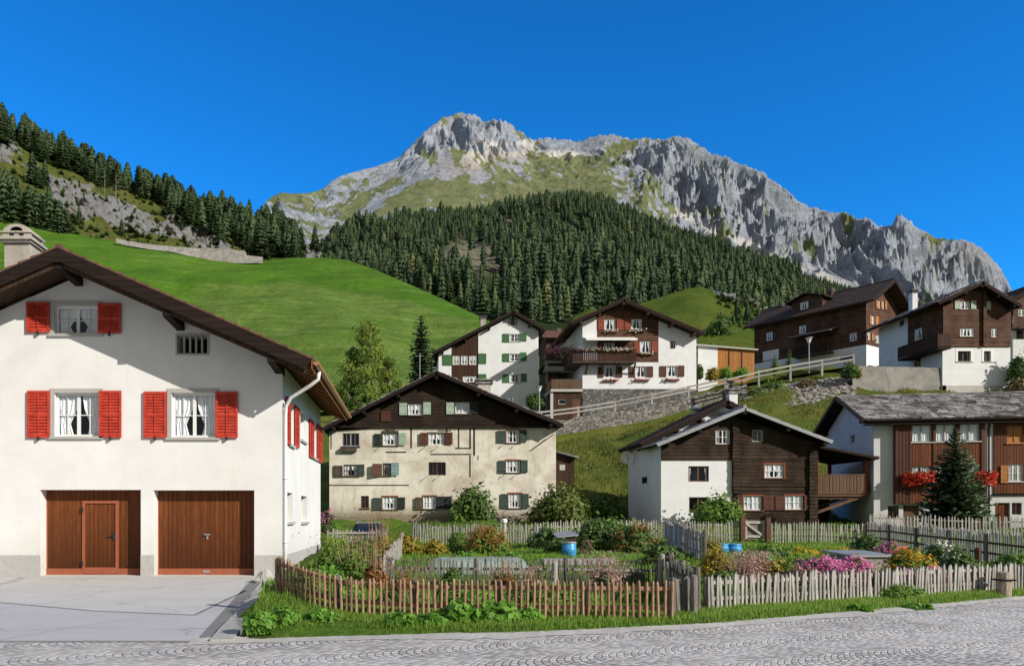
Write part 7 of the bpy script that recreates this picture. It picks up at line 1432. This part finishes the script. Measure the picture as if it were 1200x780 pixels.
picket_fence('picket_fence', 'grey picket fence with a dark rail right of the garden gate', [(902, 31.4), (960, 31.2), (1017, 31)], .84, .105, 'picket_grey', .05, .02, 'sharp', (.3, .62), 1.6, 'wood_brown', .02, .06, .04, 1.1, 'wood_brown')
picket_fence('picket_fence', 'long grey picket fence slanting forward to the right edge behind the flowers', [(1017, 31), (1060, 27.6), (1110, 24.5), (1160, 22), (1215, 19.8)], .92, .125, 'picket_grey', .06, .02, 'sharp', (.3, .62), 2.2, 'picket_old', -.12, .05, .04, .9, 'wood_brown')
picket_fence('picket_fence', 'far picket fence in front of the spruce and the geranium house', [(1020, 37), (1110, 36.5), (1210, 36)], .86, .15, 'picket_grey', .07, .02, 'sharp', (.3, .78), 2.2, 'picket_old', .02, .05, .04)
# garden gate
p0, p1 = gp(870, 31.5), gp(900, 31.4); o = thing('garden_gate', 'weathered wooden garden gate with a diagonal brace in the back fence', 'gate', p0); dlt = p1 - p0
for q in (Vector((0, 0, 0)), dlt): mb = MB(); mb.box(-.09, .09, -.08, .08, -.1, 1.0); mb.build('post', 'wood_brown', o, loc=q)
mb = MB(); w = dlt.x - .2
for z in (.15, .72): mb.box(.1, .1 + w, -.03, .03, z, z + .1)
mb.bar((.12, -.04, .74), (.08 + w, -.04, .18), .04, .09)
for x in (.13, .07 + w): mb.box(x - .05, x + .05, -.031, .031, .1, .86)
mb.build('gate_frame', 'picket_grey', o); mb = MB()
for i in range(9): x = .16 + (w - .12) * (i + .5) / 9; mb.box(x - .035, x + .035, .032, .05, .06, .86)
mb.build('gate_pickets', 'picket_old', o)
# corner posts and stump
def post(name, label, p, h, r, mat, lean=0.0, extra=None):
    o = thing(name, label, 'post', p); mb = MB(); mb.tube([(0, 0, -.15), (lean * .5, 0, h * .5), (lean, 0, h * .97), (lean, 0, h)], [r, r, r * .97, r * .6], 10); mb.build('shaft', mat, o)
    if extra: mb = MB(); mb.box(-r * 1.1, r * 1.1, -r * 1.15, r * 1.15, h * .62, h * .68); mb.build('notch', 'dark_room', o)
    return o
post('fence_post', 'thick grey corner post with a pale stone on it, where brown and grey fences meet', gp(813, 12.2), .62, .06, 'picket_old'); post('fence_post', 'tall mossy grey post at the left end of the inner fence corner', gp(773, 16.2), .72, .065, 'picket_grey', .05); post('fence_post', 'second mossy post leaning beside the inner fence corner', gp(785, 15.6), .6, .06, 'picket_grey', -.05); post('fence_post', 'squat grey post in the middle of the inner fence', gp(650, 16.5), .54, .065, 'picket_grey')
post('tree_stump', 'cut wooden stump with a dark notch in front of the grey fence at far right', gp(1176, 15.3), .46, .13, 'stump_wood', .0, True)
post('iron_post', 'rusty brown post among the flowers, the left of two', gpy(1109, 668), .58, .07, 'shutter_brown'); post('iron_post', 'rusty brown post among the flowers, the right of two', gpy(1146, 668), .60, .07, 'shutter_brown'); post('fence_post', 'short pale post with a flat top between the board fence and the blue tubs', gp(830, 25), .42, .06, 'picket_grey')
cpst = post('fence_post', 'grey post with a white cap in the back fence near the red-berried bush', gp(591, 30.7), .84, .085, 'picket_grey'); mb = MB(); mb.tube([(0, 0, .84), (0, 0, .95), (0, 0, 1.0)], [.12, .12, .08], 10); mb.build('cap', 'white_paint', cpst)
# parked car
def car(label, px, Yd, rz):
    p = gp(px, Yd); o = thing('parked_car', label, 'car', p, rz); sec = []
    prof = [(-2.1, .35, .62, .70), (-2.05, .3, .88, .78), (-1.55, .26, 1.0, .84), (-1.1, .25, 1.42, .86), (-.2, .25, 1.5, .87), (.7, .25, 1.42, .87), (1.35, .26, .98, .86), (1.9, .3, .86, .8), (2.1, .36, .6, .7)]
    mb = MB(); rings = []
    for (y, z0, z1, hw) in prof:
        zb = min(z1, .92); tw = hw * (.74 if z1 > 1.1 else .96); r = [(-hw, y, z0), (hw, y, z0), (hw * 1.02, y, (z0 + zb) / 2), (hw, y, zb), (tw, y, z1 - .04), (tw * .85, y, z1), (-tw * .85, y, z1), (-tw, y, z1 - .04), (-hw, y, zb), (-hw * 1.02, y, (z0 + zb) / 2)]; rings.append(r)
    for a, b in zip(rings[:-1], rings[1:]):
        for i in range(10): mb.face([a[i], a[(i + 1) % 10], b[(i + 1) % 10], b[i]])
    mb.face(rings[0]); mb.face(rings[-1][::-1]); mb.build('body', 'car_paint', o, True)
    def pane(pts): m = MB(); m.face(pts); m.build('window', 'black_glass', o)
    pane([(-.60, -1.48, 1.05), (.60, -1.48, 1.05), (.52, -1.155, 1.38), (-.52, -1.155, 1.38)]); pane([(-.62, 1.26, 1.06), (.62, 1.26, 1.06), (.54, .80, 1.38), (-.54, .80, 1.38)])
    for s in (-1, 1): pane([(s * .87, -1.1, .97), (s * .87, .95, .97), (s * .69, .6, 1.40), (s * .69, -.95, 1.40)])
    for s in (-1, 1):
        m = MB(); m.box(s * .62 - .12, s * .62 + .12, -2.12, -2.02, .68, .82); m.build('tail_light', 'red', o)
        for y in (-1.3, 1.3):
            m = MB(); m.tube([(s * .72, y, .3), (s * .9, y, .3)], .31, 16); t = m.build('tyre', 'rubber', o); m = MB(); m.tube([(s * .89, y, .3), (s * .91, y, .3)], .19, 12); m.build('rim', 'metal_grey', t)
    return o
M['black_glass'] = paint('black_glass', (.015, .02, .025), .06, .05, .7, 0)
car('dark blue car parked behind the picket fence below the farmhouse', 432, 39.5, R(4))
# barrels and lids, cold frame, film tunnel
def barrel(label, p, r, h, mat, lid=None):
    o = thing('barrel', label, 'barrel', p); mb = MB(); mb.tube([(0, 0, 0), (0, 0, h * .1), (0, 0, h * .3), (0, 0, h * .33), (0, 0, h * .66), (0, 0, h * .69), (0, 0, h * .95), (0, 0, h)], [r * .92, r * .98, r, r * 1.05, r * 1.05, r, r * .97, r * .9], 16); mb.build('drum', mat, o, True)
    mb = MB(); mb.tube([(0, 0, h), (0, 0, h + .04)], [r * 1.06, r * 1.03], 16); mb.build('lid', lid or mat, o)
barrel('bright blue plastic barrel standing on the lawn in the garden', gpy(667, 652), .22, .44, 'blue', 'metal_grey')
barrel('blue tub beside the garden gate, the left one', gpy(846, 647), .20, .26, 'blue'); barrel('blue tub beside the garden gate, the right one', gpy(860, 647), .24, .26, 'blue'); barrel('dark green water tub at the foot of the geranium house', gp(1155, 41.5), .4, .7, 'green_plastic')
def compost(label, px, Yd, w, h):
    p = gp(px, Yd); o = thing('compost_bin', label, 'compost bin', p); mb = MB()
    for i in range(4): mb.box(-w / 2, w / 2, -.4, .4, h * i / 4 + .01, h * (i + 1) / 4 - .01)
    mb.build('bin', 'wood_old', o); mb = MB(); mb.hexa([(-w * .6, -.5, h - .08), (w * .6, -.5, h), (w * .6, .5, h + .12), (-w * .6, .5, h + .04), (-w * .6, -.5, h - .04), (w * .6, -.5, h + .04), (w * .6, .5, h + .16), (-w * .6, .5, h + .08)]); mb.build('lid', 'metal_grey', o)
compost('wooden compost bin with a tilted grey lid behind the blue barrel', 662, 27, .62, .58); compost('wooden compost bin with a tilted grey lid left of the blue barrel', 637, 28.5, .55, .5)
p = gpy(560, 671); o = thing('film_tunnel', 'low whitish plastic film tunnel over a vegetable bed', 'cold frame', p); Lx = 2.6; n = 14; m_ = 9
mb = MB(); rr = np.random.RandomState(4); g_ = []
for i in range(n + 1):
    x = -Lx / 2 + Lx * i / n; e_ = min(1, min(i, n - i) / 1.6 + .25); g_.append([(x + .02 * rr.randn(), .5 * math.cos(math.pi * (1 - j / m_)) * (.6 + .4 * e_), (.40 * math.sin(math.pi * j / m_) ** .7) * e_ + .02 * rr.rand()) for j in range(m_ + 1)])
for i in range(n):
    for j in range(m_): mb.face([g_[i][j], g_[i + 1][j], g_[i + 1][j + 1], g_[i][j + 1]])
mb.build('film', 'film', o, True); mb = MB()
for i in range(0, n + 1, 3): mb.tube([(g_[i][j][0], g_[i][j][1] * .98, g_[i][j][2] * .97) for j in range(m_ + 1)], .012, 5)
mb.build('hoops', 'metal_grey', o)
p = gpy(1012, 668); o = thing('cold_frame', 'grey concrete cold frame with a sloping cover among the pink flowers', 'cold frame', p); mb = MB(); mb.box(-.48, .48, -.35, .9, -.1, .36); mb.build('box', 'concrete', o); mb = MB(); mb.hexa([(-.55, -.42, .365), (.55, -.42, .365), (.55, .98, .43), (-.55, .98, .43), (-.55, -.42, .42), (.55, -.42, .42), (.55, .98, .48), (-.55, .98, .48)]); mb.build('cover', 'metal_grey', o)
mb = MB(); mb.box(-.8, .8, -.25, .25, 0, .12); tag(mb.build('timber_board', 'picket_grey', None, False, gp(677, 17.4) + Vector((0, 0, .36))), 'pale grey plank lying on the inner fence near its middle post', 'plank')
# ---- plants of the garden
PK = 0
def plant(label, px, py, wpx, hpx, n, ls, mat, cat='bush', name='bush', fl=None, seed=None, stalks=None, group=None, fsize=.7, fn=.4, topf=.45, depth=.8, aspect=.55, nl=34):
    """leafy plant whose foot is seen at (px, py); optional blossoms or stalks"""
    global PK; PK += 1; n = int(n * 1.35); hpx *= 1.12; wpx *= 1.08; seed = seed or 500 + PK; p = gpy(px, py); sc = p.y / FPX; rx, h = wpx / 2 * sc, hpx * sc; o = bush(name, label, cat, p, rx, rx * depth, h, n, ls, mat, seed, group, .35, nl, 'lf_dark', aspect); r = np.random.RandomState(seed)
    if fl:
        m = int(n * fn * 1.9); nc = max(8, m // 14); c = unit(r.normal(size=(nc, 3)) * [1, 1, .8] + [0, -.25, .6]) * [rx * .95, rx * depth * .95, h * .92]; c[:, 2] = np.maximum(c[:, 2], h * topf * r.rand(nc)); k = r.randint(0, nc, m); P = c[k] + r.normal(size=(m, 3)) * ls * 1.0; foliage_obj('blossoms', P, unit(r.normal(size=(m, 3)) * .8 + [0, -.7, .9]), ls * fsize * .68 * r.uniform(.7, 1.2, m), fl, .25 + .5 * r.rand(nc)[k] + .25 * r.rand(m), o, None, .9, seed + 3)
    if stalks:
        sm, ns, sh = stalks; mb = MB()
        for i in range(ns): a = r.uniform(0, 6.28); d = rx * r.rand(); H_ = h * sh * r.uniform(.7, 1.1); x, y = math.cos(a) * d, math.sin(a) * d; mb.tube([(x * .5, y * .5, 0), (x, y, H_ * .6), (x * 1.2, y * 1.2, H_)], [.010, .008, .004], 4)
        mb.build('stalks', 'stalk', o); m = ns * 16; k = r.randint(0, ns, m); a = r.uniform(0, 6.28, m); P = np.stack([r.normal(size=m) * rx * .75, r.normal(size=m) * rx * .5, h * sh * r.uniform(.45, 1.08, m)], -1); foliage_obj('plumes', P, unit(r.normal(size=(m, 3))), ls * .7 * r.uniform(.5, 1.1, m), sm, r.rand(m), o, None, .35, seed + 5)
    return o
# left plot between the big house and the board fence
plant('dense green weeds right against the side wall of the big white house', 392, 668, 44, 30, 1700, .05, 'lf_bush', 'weeds', 'weeds'); plant('tall green weeds in the left plot behind the brown fence', 415, 682, 60, 34, 2200, .05, 'lf_bush', 'weeds', 'weeds', stalks=('lf_rust', 16, 1.5)); plant('rusty brown seed stalks left of the board fence', 440, 690, 26, 34, 700, .05, 'lf_rust', 'weeds', 'weeds', stalks=('lf_rust', 18, 1.4)); plant('yellowing tall stalks beside the car fence', 447, 655, 34, 30, 900, .06, 'lf_yellow', 'weeds', 'weeds', stalks=('lf_rust', 18, 1.7)); plant('bright green rhubarb leaves behind the brown fence on the left', 405, 697, 46, 13, 300, .11, 'lf_bright', 'rhubarb', 'rhubarb'); plant('green weeds close behind the left end of the brown fence', 358, 694, 56, 22, 1500, .05, 'lf_bush', 'weeds', 'weeds'); plant('low grass clump at the left foot of the car fence', 395, 645, 34, 16, 800, .07, 'lf_grass', 'weeds', 'weeds'); plant('green mass of leaves between the car fence and the board fence', 425, 655, 50, 22, 1500, .07, 'lf_bush', 'weeds', 'weeds'); plant('rusty dock plants at the foot of the inner fence on the left', 472, 697, 40, 22, 700, .045, 'lf_rust', 'weeds', 'weeds', stalks=('lf_rust', 12, 1.3))
plant('bush of white and green leaves against the left house corner', 384, 625, 14, 30, 600, .09, 'lf_dark', fl='fl_pink', fn=.12)
# middle plot
plant('upright dark green yew-like clump in the middle plot', 536, 647, 24, 28, 1600, .07, 'lf_bush', aspect=.22); plant('red-berried bush with orange top in front of the back fence', 569, 649, 46, 30, 2400, .07, 'lf_bush', fl='lf_rust', fn=.4, fsize=.55, topf=.8); plant('yellow-green shrub left of the upright clump', 510, 650, 30, 18, 900, .07, 'lf_yellow'); plant('bright green lettuce row left half, in front of the red-berried bush', 545, 654, 56, 7, 600, .07, 'lf_bright', 'lettuce row', 'lettuce_row', depth=.25); plant('bright green lettuce row right half, in front of the red-berried bush', 592, 654, 50, 7, 600, .07, 'lf_bright', 'lettuce row', 'lettuce_row', depth=.25); plant('dark bramble thicket between the compost bins and the back fence', 640, 645, 40, 26, 1600, .085, 'lf_dark'); plant('wide dark bramble thicket behind the blue barrel', 700, 645, 60, 34, 2600, .085, 'lf_dark'); plant('bramble thicket with reddish leaves at the end of the lawn', 742, 648, 56, 34, 2600, .085, 'lf_dark', fl='lf_rust', fn=.08); plant('dry reed clump beside the blue barrel', 687, 650, 14, 22, 500, .07, 'lf_dry', aspect=.2); plant('dark weeds at the foot of the tall board fence', 775, 660, 44, 22, 1300, .07, 'lf_dark'); plant('low green leaves right of the lawn', 800, 668, 40, 12, 900, .06, 'lf_bush'); plant('young green plants in the shade below the film tunnel', 535, 700, 60, 16, 1000, .05, 'lf_bush', 'weeds', 'weeds'); plant('dark leafy plant beside the squat inner fence post', 530, 688, 26, 22, 800, .05, 'lf_dark'); plant('pinkish brown plumes leaning over the inner fence', 707, 696, 46, 34, 700, .045, 'lf_pink_haze', 'ornamental grass', 'ornamental_grass', stalks=('lf_pink_haze', 30, 1.25), aspect=.25); plant('smaller pinkish plumes left of the middle post', 622, 697, 26, 24, 400, .04, 'lf_pink_haze', 'ornamental grass', 'ornamental_grass', stalks=('lf_pink_haze', 16, 1.2), aspect=.25); plant('thin dark red plumes on the inner fence', 590, 692, 28, 26, 360, .04, 'lf_rust', 'weeds', 'weeds', stalks=('lf_pink_haze', 14, 1.3)); plant('green vegetables behind the middle of the brown fence', 660, 706, 90, 16, 1700, .05, 'lf_bush', 'vegetables', 'vegetable_plants', depth=.4); plant('green vegetables behind the left half of the brown fence', 560, 708, 100, 14, 1700, .05, 'lf_bright', 'vegetables', 'vegetable_plants', depth=.35); plant('green vegetables behind the right end of the brown fence', 745, 706, 70, 16, 1400, .05, 'lf_bush', 'vegetables', 'vegetable_plants', depth=.4); plant('leafy weeds behind the brown fence near its left third', 470, 708, 80, 14, 1300, .05, 'lf_dark', 'weeds', 'weeds', depth=.4)
# right plot with flowers
plant('yellow-flowering goldenrod clump left of the pink plumes', 838, 676, 40, 28, 1500, .05, 'lf_yellow', fl='fl_yellow', fn=.08, fsize=.6); plant('feathery pale pink plumes in the right plot', 873, 686, 34, 28, 700, .05, 'lf_pink_haze', 'ornamental grass', 'ornamental_grass', stalks=('lf_pink_haze', 40, 1.15), aspect=.25); plant('olive green mound in front of the pink plumes', 848, 690, 40, 20, 1400, .045, 'lf_dark'); plant('yellowish shrub right of the pink plumes', 905, 682, 34, 26, 1100, .05, 'lf_yellow'); plant('pale seed heads along the grey fence, left part', 912, 692, 34, 16, 800, .045, 'lf_dry', 'weeds', 'weeds'); plant('wide phlox clump with pink flowers left of the cold frame', 965, 684, 46, 30, 1700, .05, 'lf_dark', 'flowers', 'flower_clump', fl='fl_pink', fn=.45, fsize=.75, topf=.75); plant('bright pink phlox clump touching the cold frame', 1000, 683, 38, 28, 1400, .05, 'lf_bush', 'flowers', 'flower_clump', fl='fl_pink', fn=.5, fsize=.75, topf=.75); plant('pink phlox clump behind the cold frame', 1042, 655, 32, 18, 900, .055, 'lf_bush', 'flowers', 'flower_clump', fl='fl_pink', fn=.55, fsize=.75, topf=.7); plant('large round bush covered in yellow-orange flowers', 1066, 684, 52, 40, 2300, .05, 'lf_bush', 'flowers', 'flower_clump', fl='fl_orange', fn=.30, fsize=.7, topf=.5); plant('bright pink flowers in front of the yellow bush', 1062, 691, 28, 22, 900, .045, 'lf_bush', 'flowers', 'flower_clump', fl='fl_pink', fn=.55, fsize=.75, topf=.7); plant('pink flowers right of the yellow bush by the rusty post', 1093, 690, 28, 22, 900, .045, 'lf_bush', 'flowers', 'flower_clump', fl='fl_pink', fn=.5, fsize=.75, topf=.7); plant('tall rose bush with a few white blooms between the posts', 1098, 668, 36, 32, 1500, .055, 'lf_dark', 'rose bush', 'rose_bush', fl='fl_white', fn=.06, fsize=.9); plant('dark green rose bush right of the rusty posts', 1124, 672, 34, 30, 1400, .055, 'lf_dark', 'rose bush', 'rose_bush', fl='fl_white', fn=.03); plant('strip of orange marigolds in front of the back fence, left half', 935, 652, 50, 9, 800, .05, 'lf_bright', 'marigolds', 'marigold_bed', fl='fl_orange', fn=.25, fsize=.6, depth=.25); plant('strip of orange marigolds in front of the back fence, right half', 982, 651, 46, 9, 800, .05, 'lf_bright', 'marigolds', 'marigold_bed', fl='fl_orange', fn=.14, fsize=.6, depth=.25); plant('dark shrub behind the phlox near the fence corner', 1015, 646, 36, 18, 1000, .07, 'lf_dark'); plant('green leafy bed in the middle of the right plot', 930, 668, 60, 14, 1300, .055, 'lf_bush', 'vegetables', 'vegetable_plants', depth=.4); plant('green plants behind the grey fence at its left end', 850, 702, 46, 16, 1200, .045, 'lf_bush', 'weeds', 'weeds', depth=.5); plant('green plants behind the grey fence below the phlox', 960, 700, 80, 14, 1500, .045, 'lf_bush', 'weeds', 'weeds', depth=.35); plant('mixed green plants behind the grey fence in its middle', 1050, 700, 90, 14, 1500, .045, 'lf_bush', 'weeds', 'weeds', depth=.35); plant('green and brown plants behind the right end of the grey fence', 1150, 688, 80, 18, 1500, .045, 'lf_dark', 'weeds', 'weeds', depth=.4); plant('green shrub by the slanting fence at the right edge', 1185, 672, 36, 22, 1200, .055, 'lf_bush'); plant('tall pale fennel between goldenrod and back fence', 832, 655, 26, 26, 700, .06, 'lf_yellow', stalks=('lf_yellow', 10, 1.3)); plant('soft green bush left of the blue tubs', 826, 648, 20, 22, 700, .07, 'lf_bush')
plant('bright hazy pink plumes in the middle of the right plot', 886, 682, 30, 26, 500, .05, 'lf_pink_haze', 'ornamental grass', 'ornamental_grass', stalks=('lf_pink_haze', 40, 1.2), aspect=.25); plant('brown fading flower heads left of the pink phlox', 940, 690, 40, 26, 1200, .045, 'lf_dry', 'flowers', 'flower_clump', fl='fl_pink', fn=.06); plant('fading pale phlox between the two pink clumps', 985, 690, 30, 24, 900, .045, 'lf_dry', 'flowers', 'flower_clump', fl='fl_pink', fn=.12, topf=.8); plant('green shrub right of the cold frame under the yellow bush', 1036, 688, 30, 20, 900, .05, 'lf_dark'); plant('leafy green clump behind the marigold strip', 905, 655, 60, 16, 1300, .06, 'lf_bush'); plant('bright green bed between gate and marigolds', 890, 662, 50, 13, 1200, .055, 'lf_bright', 'vegetables', 'vegetable_plants', depth=.4); plant('red and brown weeds along the slanting fence', 1160, 690, 60, 20, 1100, .05, 'lf_rust', 'weeds', 'weeds', depth=.4); plant('pale grasses at the foot of the rusty posts', 1128, 690, 40, 18, 800, .05, 'lf_dry', 'weeds', 'weeds'); plant('second bramble thicket closing the back of the lawn', 722, 640, 60, 30, 2000, .085, 'lf_bush'); plant('ivy-like growth over the compost bins', 650, 650, 30, 20, 900, .07, 'lf_dark'); plant('fresh green bean row right of the film tunnel', 640, 668, 50, 11, 900, .055, 'lf_bright', 'vegetables', 'vegetable_plants', depth=.4); plant('leafy bed before the corner of the inner fence', 735, 682, 60, 18, 1400, .05, 'lf_bush', 'vegetables', 'vegetable_plants', depth=.5); plant('tall weeds in the gap beside the corner post', 826, 700, 26, 24, 800, .05, 'lf_bright', 'weeds', 'weeds'); plant('lush green weeds in the middle of the left plot', 385, 690, 50, 24, 1700, .05, 'lf_bright', 'weeds', 'weeds'); plant('green growth at the foot of the pale board fence', 432, 672, 44, 26, 1600, .055, 'lf_bush', 'weeds', 'weeds', stalks=('lf_dry', 12, 1.4)); plant('flowering weeds behind the pale board fence', 478, 648, 34, 22, 1000, .06, 'lf_yellow', 'weeds', 'weeds'); plant('mixed weeds between inner and brown fence in the middle', 610, 704, 60, 15, 1200, .05, 'lf_dark', 'weeds', 'weeds', depth=.5)
# big-leaved plants on the verge
for k, (px, py, wpx, hpx, n, ls, lb) in enumerate(((470, 733, 44, 13, 520, .06, 'big-leaved plant low on the verge, left one of the row'), (505, 731, 40, 12, 480, .058, 'big-leaved plant on the verge beside the leftmost one'), (542, 728, 56, 20, 760, .066, 'big-leaved plant standing highest against the brown fence'), (585, 727, 54, 19, 700, .064, 'big-leaved plant against the brown fence right of the highest one'), (622, 726, 36, 12, 420, .056, 'small big-leaved plant at the right end of the verge row'), (306, 738, 40, 20, 700, .05, 'bushy weeds beside the pale kerb of the forecourt'), (335, 730, 50, 16, 800, .05, 'low weeds at the left end of the brown fence'), (375, 728, 50, 12, 700, .045, 'low weeds on the verge before the bare soil patch'), (1075, 716, 50, 8, 500, .05, 'low leafy weeds at the foot of the grey fence'), (1010, 716, 40, 7, 400, .05, 'low leafy weeds on the verge below the phlox'))):
    plant(lb, px, py, wpx, hpx, n, ls, 'lf_bright', 'leafy plant' if ls >= .056 else 'weeds', 'leafy_plant', aspect=.8, nl=14, depth=.6)
# ---- grass
def blades(name, label, pts, h, w, mat, seed, bend=.45):
    r = np.random.RandomState(seed); n = len(pts); a = r.uniform(0, 6.28, n); hh = h * r.uniform(.45, 1.25, n); d = np.stack([np.cos(a), np.sin(a), np.zeros(n)], -1); s = np.stack([-np.sin(a), np.cos(a), np.zeros(n)], -1) * (w * r.uniform(.6, 1.3, n))[:, None]; tip = pts + d * (hh * bend * r.rand(n))[:, None] + np.stack([np.zeros(n), np.zeros(n), hh], -1)
    v = np.stack([pts - s, pts + s, tip], 1).reshape(-1, 3); base = r.rand(n); t = np.stack([base * .5, base * .5, .3 + base * .7], 1).ravel(); return tag(link(name, quads_mesh(name, v, mat, np.clip(t, 0, 1), k=3, nrm=np.array([[.25, -.35, .9]]) + r.normal(size=(n, 3)) * .30)), label, 'grass', kind='stuff')
r = np.random.RandomState(2)
def scatter(n, x0, x1, y0, y1, keep): x = r.uniform(x0, x1, n); y = r.uniform(y0, y1, n); k = keep(x, y); x, y = x[k], y[k]; return np.stack([x, y, G(x, y)], -1)
edge = lambda x, y: y - ROAD_EDGE(x)
vg = scatter(300000, -2.9, 15, 9.9, 17.2, lambda x, y: (edge(x, y) > .02 + .26 * np.abs(fbm(x * .6, x * 0 + 3, 4)) * (.6 + .8 * r.rand(len(x))) + .40 * np.exp(-((x + 1.2) / 1.2) ** 2) * (.5 + .7 * r.rand(len(x)))) & (edge(x, y) < 2.6) & (x > -2.22 - (y - 9.97) * .108) & ((x + .94) ** 2 / .22 + (y - 11.0) ** 2 / .05 > 1) & (r.rand(len(x)) < .62 + .5 * fbm(x * 1.2, y * 1.2, 3)))
blades('verge_grass', 'short bright green grass on the verge along the road', vg, .075, .0065, 'lf_grass', 1)
ga = scatter(170000, -6, 26, 12.3, 46, lambda x, y: (edge(x, y) > 1.9) & (x > np.maximum(-3.0 + (y - 20) * .045, -2.22 - (y - 9.97) * .108)) & (x / y * 900 + 480 < 1260) & (r.rand(len(x)) < np.clip(1.3 - y / 48, .2, 1) * (.6 + .6 * fbm(x * .5, y * .5, 3))))
blades('garden_grass', 'longer green grass growing between the garden beds', ga, .15, .013, 'lf_grass', 2)
M['lf_slope'] = foliage('lf_slope', (.07, .095, .015), (.27, .27, .06), .3)
sg = scatter(150000, 4, 62, 49, 73, lambda x, y: (r.rand(len(x)) < .4 + .6 * fbm(x * .3, y * .3, 3)))
blades('slope_grass', 'rough yellowish grass on the slope between the houses', sg, .27, .032, 'lf_slope', 3)

lawn = scatter(60000, -1, 10, 18.5, 27, lambda x, y: (x / y * 900 + 480 > 622) & (x / y * 900 + 480 < 765) & (y > 20))
blades('lawn', 'short bright lawn between the inner fence and the blue barrel', lawn, .07, .011, 'lf_bright', 5)
mb = MB(); mb.blob((0, 0, .12), .24, .2, .26, 3, .3, 10); mb.blob((.26, .05, .06), .15, .14, .16, 4, .3, 8); tag(mb.build('corner_stone', 'concrete_light', None, False, gp(311, 18.6)), 'pale rough stone lying at the corner of the big white house beside the brown fence', 'stone')

o = thing('aerial_mast', 'thin grey mast rising behind the left roof slope of the cream farmhouse', 'mast', gp(492, 60)); h = at(492, 414, 60).z - o.location.z; mb = MB(); mb.tube([(0, 0, -.3), (0, 0, h)], [.05, .035], 7); mb.build('pole', 'metal_grey', o); mb = MB(); mb.bar((-.35, 0, h - .2), (.35, 0, h - .2), .03, .03); mb.build('crossbar', 'metal_grey', o)
